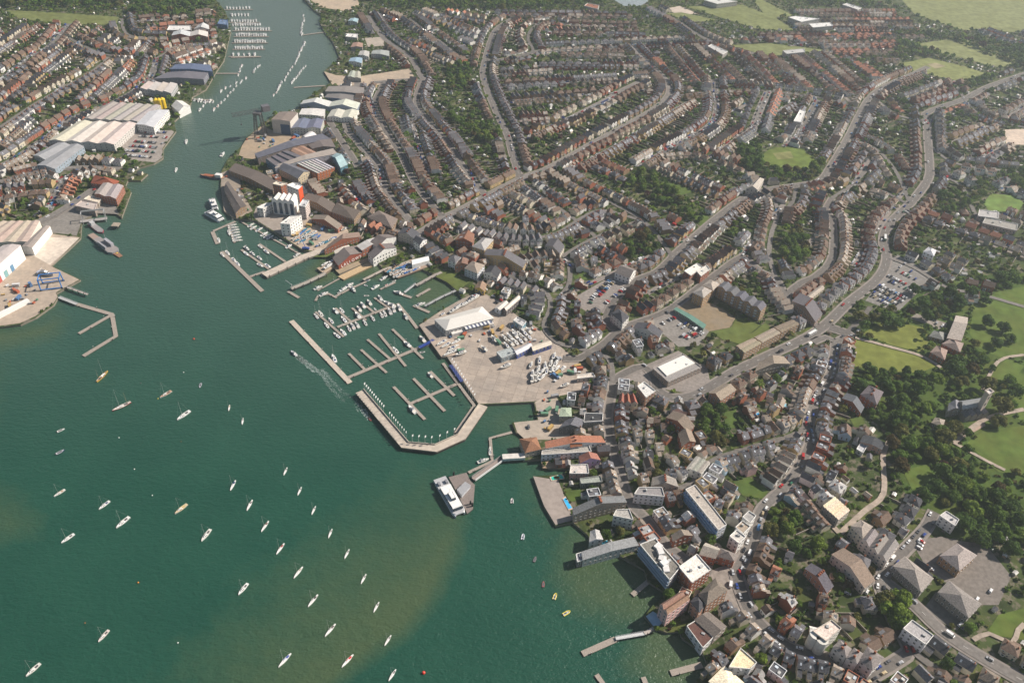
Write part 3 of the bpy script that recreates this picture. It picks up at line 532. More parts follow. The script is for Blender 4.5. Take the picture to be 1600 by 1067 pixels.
# --- west bank, north to south
for a in ((('warehouse', 'long pale roofed slipway shed, uppermost of the bright sheds by the crane', 'warehouse', [(469, 163), (474, 157), (563, 161), (558, 171)], 6, 'multi', (.62, .58, .56), (.3, .35, .45)), dict(n=2, m='metalroof')),
 (('warehouse', 'white boat hall with a brown topped end in front of the slipway shed', 'warehouse', [(467, 179), (472, 170), (508, 171), (506, 182)], 6, 'gable', (.70, .67, .63), WHITE), dict(m='metalroof', rise=1)),
 (('warehouse', 'cream roofed boat hall right of the white one', 'warehouse', [(511, 183), (518, 172), (561, 173), (555, 186)], 6, 'multi', (.60, .55, .48), WHITE), dict(m='metalroof', n=2)),
 (('warehouse', 'brown ribbed riverside shed behind the slipway shed', 'warehouse', [(508, 143), (514, 135), (569, 137), (567, 147)], 6, 'gable', (.27, .24, .22), (.3, .3, .3)), dict(m='metalroof', rise=1.4)),
 (('warehouse', 'dark ribbed shed with blue doors just below the brown ribbed shed', 'warehouse', [(507, 152), (512, 147), (553, 149), (551, 159)], 6, 'gable', (.2, .18, .17), (.12, .2, .35)), dict(m='metalroof', rise=1.4)),
 (('warehouse', 'grey bow roofed workshop near the old jetties', 'warehouse', [(543, 120), (548, 111), (563, 112), (564, 123)], 6, 'multi', (.45, .42, .38), (.4, .38, .34)), dict(m='metalroof', n=2)),
 (('warehouse', 'blue roofed boathouse on the upper west bank', 'warehouse', [(545, 96), (548, 91), (566, 91), (565, 99)], 6, 'gable', (.30, .42, .52), WHITE), dict(m='metalroof', rise=1.4)),
 (('warehouse', 'white roofed unit beside the wooded mud bank', 'warehouse', [(540, 58), (544, 53), (559, 54), (558, 60)], 6, 'flat', (.62, .6, .58), (.45, .4, .35)), dict()),
 (('warehouse', 'grey long unit among riverside workshops below the woods', 'warehouse', [(580, 84), (583, 79), (608, 80), (608, 88)], 6, 'gable', (.38, .4, .38), (.4, .4, .4)), dict(m='metalroof', rise=1.4)),
 (('warehouse', 'rust roofed riverside workshop under the white roofed unit', 'warehouse', [(548, 74), (552, 67), (567, 68), (566, 74)], 6, 'gable', (.38, .24, .18), (.4, .36, .34)), dict(m='metalroof', rise=1.4)),
 (('warehouse', 'pale workshop with a white front next to the blue roofed boathouse', 'warehouse', [(560, 86), (563, 80), (577, 81), (576, 89)], 6, 'gable', (.5, .48, .45), WHITE), dict(m='metalroof', rise=1.4)),
 (('warehouse', 'turquoise ended shed at the edge of the upper wood', 'warehouse', [(544, 33), (548, 29), (560, 30), (558, 35)], 6, 'gable', (.35, .5, .55), WHITE), dict(m='metalroof', rise=1.4))): B(*a[0], **a[1])
r_, L, h, _ = B('crane_shed', 'tall pale walled ship shed with a brown flat roof behind the hammerhead crane', 'ship shed', [(424, 187), (437, 175), (465, 176), (453, 190)], 18, 'gable', (.24, .19, .16), (.62, .58, .52), rise=1, m='metalroof', win=False, lm='the ship shed by the old crane')
k = min(range(4), key=lambda i: L[i][1]+L[(i+1) % 4][1]); long_box('door', r_, L, k, 0, 13, .3, (.03, .08, .18), 'metal', .45, .95)
B('warehouse', 'broad slate blue roofed shed beside the tall ship shed', 'warehouse', [(454, 201), (465, 186), (506, 187), (501, 201)], 9, 'multi', (.16, .18, .23), (.5, .48, .42), n=2, m='metalroof')
B('boat_shed', 'white arched fabric shed on the crane yard', 'boat shed', [(471, 214), (481, 207), (497, 213), (482, 222)], 5, 'arch', (.75, .72, .7), WHITE, win=False, m='paint', ridge=0)
B('engineering_works', 'dark blue grey long works range facing the crane yard', 'works', [(403, 247), (398, 240), (503, 209), (517, 217)], 9, 'gable', (.13, .13, .16), (.2, .16, .14), m='metalroof', rise=3)
B('engineering_works', 'dark flat pitched works bay with pale ridge next to the terrace street', 'works', [(488, 232), (481, 226), (517, 217), (524, 230)], 9, 'gable', (.17, .14, .13), (.25, .18, .14), m='metalroof', rise=2)
B('engineering_works', 'rusty striped works roof in the middle of the engineering works', 'works', [(454, 236), (468, 225), (494, 238), (478, 248)], 9, 'multi', (.34, .22, .16), (.4, .3, .25), n=2, m='metalroof', ridge=1)
B('engineering_works', 'dark north light works bays at the riverward end of the works', 'works', [(415, 250), (448, 235), (478, 246), (430, 262)], 9, 'saw', (.13, .12, .13), (.1, .2, .3), n=4, m='metalroof', ridge=1)
B('engineering_works', 'grey works bay with brown chequered ridge crossing the works', 'works', [(430, 263), (431, 258), (520, 232), (527, 240)], 10, 'gable', (.36, .31, .27), (.3, .32, .36), m='metalroof', rise=2)
B('engineering_works', 'pale works roof dotted with rooflights behind an orange brick front', 'works', [(463, 256), (492, 247), (523, 262), (496, 272)], 9, 'saw', (.50, .49, .48), (.45, .15, .06), n=6, m='metalroof', ridge=1, lm='the orange fronted works')
B('engineering_works', 'dark works hall with a cream gable wall at the corner of the works', 'works', [(435, 263), (452, 256), (484, 268), (466, 279)], 9, 'gable', (.14, .14, .16), (.6, .5, .35), m='metalroof', ridge=1)
B('engineering_works', 'turquoise gabled bay at the terrace end of the works', 'works', [(518, 244), (526, 239), (543, 257), (532, 262)], 10, 'gable', (.36, .50, .52), (.1, .25, .32), m='metalroof', ridge=0)
B('warehouse', 'long brown roofed brick store on the quay above the ferry jetty', 'warehouse', [(350, 296), (356, 283), (385, 322), (368, 333)], 6, 'gable', (.115, .095, .085), BROWN, m='metalroof', ridge=1, rise=2.2)
B('warehouse', 'brown roofed quay range left of the engineering works', 'warehouse', [(357, 266), (368, 255), (440, 286), (425, 297)], 6, 'gable', (.11, .09, .08), BROWN, ridge=0, rise=2.2)
B('warehouse', 'long brown warehouse behind the waterside apartment blocks', 'warehouse', [(474, 309), (482, 302), (523, 318), (517, 331)], 8, 'gable', (.13, .105, .09), BROWN, rise=2.6, lm='the long brown warehouse')
B('warehouse', 'second brown warehouse, bending on toward the terrace streets', 'warehouse', [(518, 331), (526, 317), (563, 329), (553, 343)], 8, 'hip', (.13, .105, .09), BROWN, rise=2.6)
B('brick_building', 'low tan roofed row between the apartments and the boat park', 'workshop', [(487, 342), (492, 336), (534, 351), (528, 358)], 5, 'gable', FADED, RED)
B('warehouse', 'brown ridged sail loft beside the boat storage yard', 'warehouse', [(507, 391), (512, 383), (560, 363), (564, 370)], 6, 'gable', (.22, .16, .13), RED)
B('brick_building', 'brown hipped office near the harbour roundabout', 'office', [(574, 339), (592, 329), (621, 342), (612, 356)], 8, 'hip', (.2, .16, .14), BROWN)
# apartments by the harbour
B('apartment_block', 'brick apartment tower with a cream roof, farthest left of the harbour flats', 'apartment block', [(426, 288), (433, 284), (449, 287), (439, 291)], 15, 'flat', (.68, .6, .5), (.42, .15, .08), parapet=(.72, .66, .55))
r_, L, h, _ = B('apartment_block', 'white roofed apartment tower with a bright orange red end wall', 'apartment block', [(448, 290), (459, 286), (472, 291), (466, 297)], 20, 'flat', (.76, .74, .72), (.6, .58, .56), lm='the red ended flats')
k = max(range(4), key=lambda i: L[i][0]+L[(i+1) % 4][0]); long_box('end_wall', r_, L, k, 0, 20.5, .3, (.75, .10, .03), 'paint')
r_, L, h, _ = B('apartment_block', 'white harbour apartments with tall arched glass bays', 'apartment block', [(424, 312), (432, 303), (464, 305), (459, 316)], 17, 'multi', (.58, .56, .54), WHITE, n=4, ridge=0, m='metalroof', rise=2.4, lm='the arched white apartments', win=False)
k = face_(L)
for t in range(4):
    p, q_ = Vector(L[k]), Vector(L[(k+1) % 4]); u = (q_-p).normalized(); nn = Vector((u.y, -u.x)); b = MB(); c = p.lerp(q_, .12+t*.25)+nn*.2; wd = (q_-p).length*.07; pts = []
    for s_ in [(-1, 0), (1, 0)]+[(math.cos(a), 12+wd*math.sin(a)) for a in [math.pi*j/8 for j in range(9)]]:
        pts.append((c.x+u.x*wd*s_[0], c.y+u.y*wd*s_[0], s_[1]+1))
    b.face(pts, (.05, .09, .14), 'glass'); b.build('bay_window', r_)
B('apartment_block', 'white and brick flats with rounded corners nearest the long brown warehouse', 'apartment block', [(467, 322), (474, 312), (483, 314), (477, 324)], 15, 'flat', (.55, .54, .55), (.6, .5, .46))
B('apartment_block', 'small square white flats at the marina corner', 'apartment block', [(401, 325), (416, 318), (426, 318), (411, 327)], 10, 'flat', (.66, .65, .62), WHITE)
B('apartment_block', 'lower white flats beside the boat park with a brick red end', 'apartment block', [(438, 350), (453, 339), (471, 337), (453, 351)], 14, 'flat', (.55, .53, .5), WHITE, lm='the boat park flats')
# boatyard group
r_, L, h, _ = B('boatyard_shed', 'brown roofed boatyard shed with white capital letters on its red side', 'boatyard shed', [(529, 415), (520, 403), (556, 384), (567, 395)], 4.6, 'gable', (.2, .165, .15), (.30, .08, .05), m='metalroof', win=False, lm='the lettered boatyard shed')
k = face_(L)
cu = bpy.data.curves.new('lettering', 'FONT'); cu.body = 'LALLOWS'; cu.size = 4.4; cu.space_character = 1.45; cu.extrude = .05; cu.align_x = 'CENTER'
p, q_ = Vector(L[k]), Vector(L[(k+1) % 4]); u = (q_-p).normalized(); nn = Vector((u.y, -u.x)); mid = (p+q_)/2+nn*.45
cu.materials.append(MT['paint']); ob = bpy.data.objects.new('lettering', cu); me_ = bpy.data.meshes.new_from_object(ob); bpy.data.objects.remove(ob)
at = me_.attributes.new('col', 'FLOAT_COLOR', 'FACE'); at.data.foreach_set('color', np.tile(np.array((.85, .83, .8, 1), 'f'), len(me_.polygons)))
lt = mk('lettering', me_, r_, (mid.x, mid.y, 1.0)); lt.rotation_euler = (R(80), 0, math.atan2(u.y, u.x))
B('boatyard_shed', 'white roofed lean-to behind the lettered boatyard shed', 'boatyard shed', [(524, 396), (522, 392), (545, 383), (548, 389)], 6, 'gable', (.66, .6, .52), WHITE, m='metalroof', rise=1)
B('boatyard_shed', 'pale grey roofed shed joining the back of the lettered shed', 'boatyard shed', [(566, 391), (557, 384), (590, 370), (597, 377)], 8, 'gable', (.52, .50, .48), RED, m='metalroof', rise=1.6)
B('boatyard_shed', 'dark roofed boat hall with a long white side wall', 'boatyard shed', [(590, 386), (577, 380), (605, 366), (619, 370)], 9, 'gable', (.17, .14, .13), WHITE, m='metalroof', win=False)
B('waterside_terrace', 'white waterside terrace with dark dormers above the timber slipway', 'terrace', [(583, 404), (575, 397), (612, 380), (619, 387)], 8, 'gable', (.15, .13, .13), WHITE, chim=5)
B('fabric_shed', 'white barrel roofed boat store on the pontoon yard', 'boat shed', [(644, 414), (643, 406), (669, 400), (671, 407)], 5, 'arch', (.82, .8, .78), WHITE, m='paint', win=False, ridge=1, lm='the barrel roofed store')
r_, L, h, _ = B('harbour_office', 'tall white gabled inn with black framed windows by the roundabout', 'inn', [(646, 375), (655, 369), (667, 374), (656, 383)], 10, 'gable', DSLATE, (.8, .78, .75), ridge=1)
B('harbour_office', 'dark slate roofed L-shaped block beside the white gabled inn', 'inn', [(622, 365), (630, 356), (657, 366), (648, 374)], 9, 'gable', DSLATE, (.5, .45, .4), chim=3)
B('waterside_house', 'white hipped waterside house with a lawn running to the mud', 'house', [(700, 405), (708, 398), (720, 402), (712, 411)], 9, 'hip', SLATE, WHITE)
B('waterside_house', 'pale grey waterside house with a flat bay roof', 'house', [(726, 419), (738, 408), (757, 414), (746, 427)], 9, 'hip', FADED, (.6, .62, .65))
B('waterside_house', 'red roofed house with orange wall between the two pale waterside houses', 'house', [(711, 416), (716, 408), (730, 404), (731, 413)], 8, 'gable', (.22, .13, .1), (.45, .2, .12))
B('waterside_house', 'white house with dark slate roof at the corner of the quay lane', 'house', [(756, 426), (764, 416), (783, 423), (777, 434)], 8, 'gable', DSLATE, WHITE)
B('waterside_house', 'small yellow walled building by the parked cars on the quay', 'workshop', [(742, 450), (747, 441), (760, 444), (757, 455)], 5, 'gable', (.25, .17, .12), (.6, .42, .1))
B('brick_building', 'red brick warehouse with a rust roof above the harbour road', 'warehouse', [(712, 375), (722, 363), (741, 366), (738, 379)], 11, 'gable', (.30, .15, .10), RED, sky=2)
B('town_hall', 'slate and yellow stone hall in the row behind the quay houses', 'hall', [(738, 385), (755, 371), (771, 374), (757, 391)], 11, 'hip', LEAD, YEL)
B('terrace', 'long grey slate terrace running behind the waterside houses', 'terrace', [(757, 398), (760, 389), (822, 408), (817, 418)], 9, 'gable', SLATE, YEL, chim=7)
# yacht haven
r_, L, h, _ = B('event_marquee', 'huge white event hall with striped awning on the yacht yard', 'marquee', [(679, 499), (753, 479), (771, 497), (697, 516)], 7, 'hip', (.70, .67, .62), (.52, .50, .48), rise=3.6, m='paint', win=True, floors=1, lm='the huge white event hall')
k = face_(L)
for t in range(14): long_box('awning', r_, L, k, 5.4, .25, 4.2, (.12, .13, .2) if t % 2 else (.75, .75, .74), 'paint', .38+t*.04, .42+t*.04)
long_box('veranda', r_, L, k, 0, 3.4, 3.2, (.72, .68, .64), 'wall', .1, .98)
B('boatyard_shed', 'pale ridged rigging shed, left of the pair beyond the event hall', 'boatyard shed', [(773, 481), (788, 470), (794, 473), (782, 485)], 5, 'gable', (.58, .53, .48), (.5, .55, .6), m='metalroof', ridge=0)
B('boatyard_shed', 'cream barrel rigging shed with a dark open end, right of the pair', 'boatyard shed', [(785, 482), (808, 462), (814, 466), (791, 486)], 6, 'arch', (.6, .54, .47), (.12, .1, .1), m='metalroof', rise=2)
B('boatyard_shed', 'grey green flat shed on the yard with boats on its roof side', 'boatyard shed', [(776, 551), (800, 543), (807, 551), (784, 560)], 5, 'flat', (.42, .46, .46), (.3, .35, .38), parapet=(.5, .52, .52))
B('boatyard_shed', 'white and navy workshop row at the back of the yacht yard', 'boatyard shed', [(802, 548), (826, 536), (832, 541), (808, 554)], 5, 'gable', (.55, .54, .56), (.06, .09, .3), m='metalroof')
B('boatyard_shed', 'cream roofed workshop row continuing behind the cradled yachts', 'boatyard shed', [(829, 541), (858, 532), (862, 538), (833, 548)], 5, 'gable', (.62, .55, .44), (.06, .09, .3), m='metalroof')
B('workshop', 'blue fronted container like workshop in the corner of the yard', 'workshop', [(802, 501), (808, 496), (822, 503), (816, 510)], 5, 'flat', (.5, .5, .5), (.2, .4, .5))
B('covered_store', 'grey green hipped store on the town quay', 'store', [(874, 650), (877, 637), (892, 637), (893, 650)], 7, 'hip', (.34, .40, .30), (.3, .3, .28), rise=1)
B('dock_office', 'low pink grey roofed strip building at the edge of the slabs', 'store', [(902, 592), (903, 587), (926, 583), (930, 589)], 4, 'flat', (.56, .5, .44), (.5, .44, .4))
B('dock_office', 'dark hall roof with a row of red windows on the town quay', 'hall', [(874, 668), (884, 657), (912, 656), (908, 668)], 7, 'gable', (.15, .15, .17), (.2, .2, .2))
B('restaurant', 'black gabled restaurant with rows of white parasols on its roof deck', 'restaurant', [(912, 660), (914, 646), (942, 647), (941, 658)], 7, 'flat', (.05, .05, .055), (.2, .2, .2))
r_, L, h, rs = B('seafront_hotel', 'orange tiled white hotel range with cross gables beside the ferry bridge', 'hotel', [(853, 700), (852, 690), (939, 681), (946, 691)], 8, 'gable', TERRA, WHITE, rise=3.5, lm='the orange roofed hotel', chim=2)
p, q_ = (Vector(L[0])+Vector(L[3]))/2, (Vector(L[1])+Vector(L[2]))/2
for t in (.06, .26, .46, .66, .86):
    c = p.lerp(q_, t); u = (q_-p).normalized(); v = Vector((-u.y, u.x)); b = MB(); q4 = [c-u*2.3-v*4.4, c-u*2.3+v*4.4, c+u*2.3+v*4.4, c+u*2.3-v*4.4]; q4 = [(x.x, x.y) for x in q4]
    g_ = roofgeo(b, 'gable', q4[::-1] if 0 else [q4[0], q4[1], q4[2], q4[3]], 8.1, 3, (.36, .14, .07), WHITE)
    for f_ in g_: b.face(f_, WHITE, 'wall')
    b.build('gable', r_)
B('ferry_terminal', 'brown hip roofed ferry ticket hall on the quay edge', 'ferry terminal', [(812, 686), (838, 683), (845, 701), (821, 707)], 6, 'hip', (.34, .17, .10), (.45, .38, .3), rise=4, ridge=0, lm='the brown ferry ticket hall')
B('quayside_house', 'long white flat fronted range between the hotel and the old jetty', 'house', [(846, 711), (847, 705), (920, 697), (924, 706)], 6, 'flat', (.36, .34, .31), (.70, .72, .76))
B('quayside_house', 'violet painted house with a rust red roof', 'house', [(907, 723), (905, 713), (932, 709), (938, 718)], 8, 'gable', (.27, .12, .09), (.45, .32, .5))
B('quayside_house', 'cream flat roofed clubhouse above the green pool', 'club', [(890, 740), (892, 727), (918, 726), (920, 740)], 7, 'flat', (.48, .43, .40), (.5, .3, .26))
B('quayside_house', 'low grey felt roofed hall in the walled waterfront garden', 'hall', [(908, 756), (906, 748), (938, 744), (941, 753)], 5, 'flat', (.27, .29, .26), (.2, .2, .18), parapet=(.35, .36, .33))
B('terrace', 'long slate terrace with paired white dormers above the swimming pool', 'terrace', [(897, 804), (895, 794), (974, 775), (979, 784)], 9, 'gable', (.15, .155, .16), (.45, .35, .28), chim=6)
B('club_pier_building', 'grey club range on piles reaching out over the water', 'club', [(911, 874), (909, 862), (990, 839), (998, 851)], 7, 'gable', (.23, .235, .24), (.55, .54, .52), rise=1.6, z0=1.2, lm='the club range on piles')
B('club_pier_building', 'square railed terrace block at the seaward tip of the club range', 'club', [(902, 878), (900, 866), (914, 862), (918, 873)], 5, 'flat', (.3, .29, .33), (.28, .24, .24), z0=1.2)
B('quayside_house', 'white roofed boathouse beside the little blue pool', 'club', [(921, 846), (923, 830), (936, 829), (942, 842)], 7, 'gable', LEAD, WHITE)
B('quayside_house', 'tall white stepped seafront house over the club range', 'house', [(958, 806), (963, 797), (983, 796), (989, 812)], 11, 'flat', (.42, .40, .37), (.68, .66, .62))
r_, L, h, _ = B('apartment_block', 'long flat roofed seafront flats with blue glass balconies on piles', 'apartment block', [(1000, 851), (1024, 842), (1063, 886), (1046, 906)], 12, 'flat', (.24, .225, .20), (.46, .48, .52), lm='the blue balconied seafront flats')
k = face_(L)
for z in (3, 6, 9): long_box('balcony', r_, L, k, z, .9, 1.3, (.42, .5, .62), 'paint')
for i, t in enumerate((.2, .35, .5, .62, .75)):
    c = Vector(L[0]).lerp(Vector(L[2]), t); b = MB(); b.box(c.x, c.y, 12.1, 5, 4, 1.5+i % 2, (.7, .68, .66), 'wall', .8+i); b.build('roof_unit', r_)
B('store_building', 'bright white ribbed flat roof above the brick seafront building', 'store', [(1061, 886), (1089, 866), (1110, 890), (1081, 910)], 13, 'flat', (.76, .72, .66), RED, lm='the bright white square roof')
r_, L, h, _ = B('seafront_house', 'pink seafront house with twin roof ridges and pale blue terrace', 'house', [(1031, 944), (1063, 924), (1078, 936), (1043, 960)], 13, 'multi', (.3, .18, .13), PINK, n=2, lm='the pink seafront house', rise=2.5)
area('blue_terrace', [(1009, 963), (1020, 955), (1040, 968), (1024, 983)], (.30, .44, .56), 'concrete')
B('seafront_house', 'dark mansard house with white dormers behind the pink house', 'house', [(1079, 940), (1090, 928), (1103, 944), (1092, 955)], 11, 'hip', DSLATE, (.5, .3, .22))
B('seafront_house', 'large stone coloured brick mansion block by the plaza', 'mansion block', [(1092, 928), (1118, 903), (1137, 921), (1104, 944)], 13, 'hip', FADED, (.42, .24, .16), rise=4)
B('seafront_house', 'curved red brick parade, plaza end', 'parade', [(1118, 868), (1126, 856), (1152, 866), (1147, 876)], 8, 'hip', (.28, .24, .22), RED)
B('seafront_house', 'red brick parade with a pale pitched roof and white rooflight', 'parade', [(1093, 866), (1103, 848), (1125, 857), (1118, 872)], 8, 'gable', (.38, .34, .29), RED, ridge=1)
B('seafront_house', 'brown roofed brick shop beside the white gable on the narrow street', 'shop building', [(1053, 845), (1049, 836), (1076, 829), (1082, 836)], 8, 'gable', FADED, RED)
r_, L, h, _ = B('apartment_block', 'long flats with blue banded balconies and a cluttered flat roof', 'apartment block', [(1071, 765), (1086, 758), (1135, 820), (1122, 828)], 12, 'flat', (.38, .34, .30), (.62, .66, .72), lm='the blue banded flats')
k = face_(L)
for z in (3, 6, 9): long_box('balcony', r_, L, k, z, .8, 1.2, (.22, .36, .56), 'paint')
for i, q in enumerate(([(1140, 838), (1151, 828), (1165, 839), (1154, 849)], [(1149, 824), (1160, 814), (1172, 823), (1161, 834)], [(1160, 808), (1170, 799), (1181, 806), (1172, 817)])):
    B('stepped_flats', ['lowest', 'middle', 'highest'][i]+' of the three stepped white flats beside the curving hill street', 'apartment block', q, 11, 'flat', [(.55, .52, .48), (.34, .28, .22), (.30, .29, .28)][i], WHITE, group='stepped white flats', lm='the stepped white flats' if i == 0 else None)
B('supermarket', 'low supermarket with a bright white flat roof in a loop of road', 'supermarket', [(1020, 576), (1066, 553), (1096, 574), (1044, 597)], 6, 'flat', (.30, .28, .27), (.3, .24, .2), parapet=(.42, .38, .35), lm='the white roofed supermarket')
b = MB(); q = UP([(1028, 573), (1068, 555), (1086, 567), (1042, 587)], LZ+7); cx, cy = q[0]; b.prism(q, LZ+6.1, LZ+7, (.8, .78, .72), 'paint'); o = b.build('white_roof'); o.parent = BLD['low supermarket with a bright white flat roof in a loop of road'][0]; o.matrix_parent_inverse = Matrix.Translation(-Vector(o.parent.location)); o.name = 'roof_panel'
B('cinema_building', 'wedge shaped building with a dazzling white roof beside the road loop', 'shop building', [(996, 604), (1006, 597), (1024, 611), (1009, 621)], 11, 'flat', (.82, .8, .77), (.34, .2, .14), lm='the white wedge roof')
B('mock_tudor_building', 'red hipped gabled building with white gables in front of the white wedge', 'shop building', [(965, 630), (968, 617), (992, 618), (997, 631)], 8, 'multi', (.27, .10, .07), CREAM, n=3, ridge=0, rise=3)
B('church_hall', 'large brown pitched hall of the pair in the old town', 'hall', [(1041, 652), (1053, 642), (1085, 665), (1075, 675)], 8, 'gable', (.24, .19, .15), RED, lm='the brown pitched halls')
B('church_hall', 'smaller tan hall below the large brown one', 'hall', [(1060, 677), (1079, 671), (1087, 690), (1066, 697)], 7, 'gable', (.28, .22, .17), RED, ridge=1)
B('brick_building', 'brown brick hall with pitched tan roof under the main road', 'hall', [(1108, 614), (1130, 600), (1150, 609), (1126, 625)], 9, 'gable', (.33, .27, .21), (.38, .2, .13), lm='the roadside brick hall')
B('seafront_house', 'white block with a dark framed roof opening above the narrow street', 'shop building', [(991, 772), (998, 762), (1034, 762), (1038, 776)], 10, 'flat', (.36, .34, .34), (.66, .64, .66), lm='the framed white block')
B('terrace', 'grey slate terrace with arched gables facing the narrow street', 'terrace', [(1018, 758), (1020, 746), (1055, 748), (1060, 760)], 8, 'gable', (.22, .2, .18), (.4, .32, .26), chim=4)
B('terrace', 'white terrace with grey slate roof stepping up beside the blue ended house', 'terrace', [(1073, 730), (1088, 712), (1110, 722), (1096, 740)], 8, 'multi', (.28, .26, .25), WHITE, n=3, ridge=0)
# mid town
r_, L, h, _ = B('apartment_complex', 'long tan brick flats with hipped slate roofs behind the demolition site', 'apartment block', [(1121, 448), (1131, 440), (1198, 477), (1189, 486)], 12, 'multi', (.13, .13, .15), (.36, .24, .15), n=5, ridge=0, rise=2.6, lm='the tan flats')
k = face_(L)
for t in (.2, .36, .55, .72, .88):
    for z in (3.5, 6.5, 9.5): long_box('balcony', r_, L, k, z, 1., 1.4, (.62, .62, .62), 'paint', t, t+.05)
B('apartment_complex', 'square tan block with a pale hipped roof at the corner of the demolition site', 'apartment block', [(1083, 457), (1097, 447), (1112, 454), (1099, 465)], 12, 'hip', (.34, .31, .28), (.42, .28, .16))
B('apartment_complex', 'tan brick link block beside the street corner', 'apartment block', [(1098, 446), (1110, 437), (1124, 444), (1114, 453)], 11, 'hip', (.38, .33, .28), (.40, .27, .17))
B('assembly_hall', 'white walled hall with a dark hipped roof on the hillside car park', 'hall', [(961, 426), (975, 414), (994, 422), (984, 434)], 8, 'gable', (.16, .14, .13), WHITE, ridge=1, lm='the white hall by the car park')
B('corner_building', 'triangular white corner building where two streets meet', 'shop building', [(955, 490), (966, 482), (983, 494), (973, 505)], 9, 'hip', DSLATE, (.72, .7, .66), lm='the white corner building')
B('shop_row', 'two white flat roofs on a brick row, left one', 'shop building', [(1069, 424), (1089, 412), (1098, 418), (1079, 431)], 9, 'flat', (.72, .69, .62), RED, lm='the white roofed brick row')
B('shop_row', 'two white flat roofs on a brick row, right one', 'shop building', [(1088, 424), (1104, 415), (1109, 421), (1095, 432)], 9, 'flat', (.66, .63, .58), RED)
B('green_roofed_shed', 'long dark green roofed shed along the lower car park', 'shed', [(1053, 483), (1057, 480), (1103, 507), (1099, 513)], 4, 'gable', (.12, .24, .19), (.2, .25, .2), m='metalroof', rise=.8)
B('terrace', 'white fronted dormer terrace on the lower car park edge', 'terrace', [(989, 513), (996, 504), (1035, 518), (1030, 527)], 7, 'gable', DSLATE, (.66, .63, .58), chim=5)
B('chapel', 'grey slate chapel with a white gable on the terrace street', 'chapel', [(852, 384), (860, 373), (882, 384), (875, 396)], 8, 'gable', SLATE, (.6, .55, .45), lm='the grey slate chapel')
B('chapel', 'pale stone church hall on the upper street bend', 'chapel', [(1166, 294), (1178, 285), (1194, 280), (1184, 297)], 8, 'gable', (.42, .38, .33), (.5, .46, .4), ridge=0, lm='the church hall on the bend')
for i, q in enumerate(([(1150, 540), (1176, 528), (1190, 536), (1163, 551)], [(1178, 527), (1208, 512), (1220, 520), (1191, 535)], [(1209, 511), (1238, 499), (1249, 506), (1221, 519)])):
    B('stepped_brick_flats', ['left', 'middle', 'right'][i]+' block of the brown stepped flats above the main road', 'apartment block', q, 9, 'multi', (.30, .24, .18), (.36, .24, .15), n=2, ridge=0, group='brown stepped flats', lm='the brown stepped flats' if i == 1 else None)
B('brick_building', 'tan pitched school like block beneath the main road', 'hall', [(1180, 580), (1186, 566), (1224, 557), (1235, 568)], 8, 'gable', (.34, .28, .22), (.3, .26, .22), lm='the tan roadside block')
B('terrace', 'slate terrace with white cottages at the lane fork', 'terrace', [(1238, 470), (1250, 458), (1285, 490), (1274, 502)], 7, 'gable', (.14, .13, .14), (.3, .22, .18), chim=6, lm='the lane fork terrace')
B('workshop', 'pale roofed narrow workshop in the gardens of the lane fork', 'workshop', [(1261, 462), (1282, 446), (1288, 450), (1266, 467)], 5, 'gable', (.46, .4, .34), CREAM)
# park
r_, L, h, _ = B('parish_church', 'grey roofed stone church among tall trees in the park', 'church', [(1499, 627), (1537, 621), (1541, 633), (1504, 639)], 9, 'gable', (.30, .31, .32), (.28, .25, .21), rise=5, m='metalroof', lm='the stone church')
tb = MB(); q = UP([(1539, 611), (1546, 608), (1552, 613), (1545, 617)], LZ+25); q = [(x-r_.location.x, y-r_.location.y) for x, y in q]; tb.prism(q, 0, 25, (.52, .44, .38), 'wall', (.6, .58, .55)); tw = tb.build('tower', r_)
cxx = sum(x for x, y in q)/4; cyy = sum(y for x, y in q)/4; b = MB()
for i in range(4):
    p, s2 = q[i], q[(i+1) % 4]
    for t in (0, .25, .5, .75): b.box(p[0]+(s2[0]-p[0])*t, p[1]+(s2[1]-p[1])*t, 25, .9, .9, 1.1, (.6, .52, .46), 'wall')
b.build('battlement', tw)
for zz in (12, 19):
    b = MB(); i = max(range(4), key=lambda i: q[i][0]+q[(i+1) % 4][0]-q[i][1]-q[(i+1) % 4][1]); p, s2 = q[i], q[(i+1) % 4]; b.box((p[0]+s2[0])/2, (p[1]+s2[1])/2, zz, 1.4, .3, 2.6, DARK, 'wall', math.atan2(s2[1]-p[1], s2[0]-p[0])); b.build('belfry_opening', tw)
k = min(range(4), key=lambda i: L[i][1]+L[(i+1) % 4][1])
p, q_ = Vector(L[k]), Vector(L[(k+1) % 4]); u = (q_-p).normalized(); nn = Vector((u.y, -u.x))
for t in (.12, .37, .62, .87):
    c = p.lerp(q_, t)+nn*3; b = MB(); q4 = [c-u*2.6-nn*3.2, c-u*2.6+nn*3.2, c+u*2.6+nn*3.2, c+u*2.6-nn*3.2]; q4 = [(x.x, x.y) for x in q4]
    a_ = sum(q4[i][0]*q4[(i+1) % 4][1]-q4[(i+1) % 4][0]*q4[i][1] for i in range(4)); q4 = q4 if a_ > 0 else [q4[1], q4[0], q4[3], q4[2]]
    for g_ in roofgeo(b, 'gable', q4, 5.5, 3, (.2, .19, .2), WHITE): b.face(g_, (.33, .27, .22), 'wall')
    for i in range(4): b.face([(*q4[i], 0), (*q4[(i+1) % 4], 0), (*q4[(i+1) % 4], 5.5), (*q4[i], 5.5)], (.3, .26, .22), 'wall')
    b.build('aisle_gable', r_)
B('church_annex', 'slate chancel wing beside the stone church nave', 'church', [(1481, 642), (1483, 630), (1499, 627), (1502, 640)], 7, 'gable', (.20, .20, .22), (.25, .22, .2))
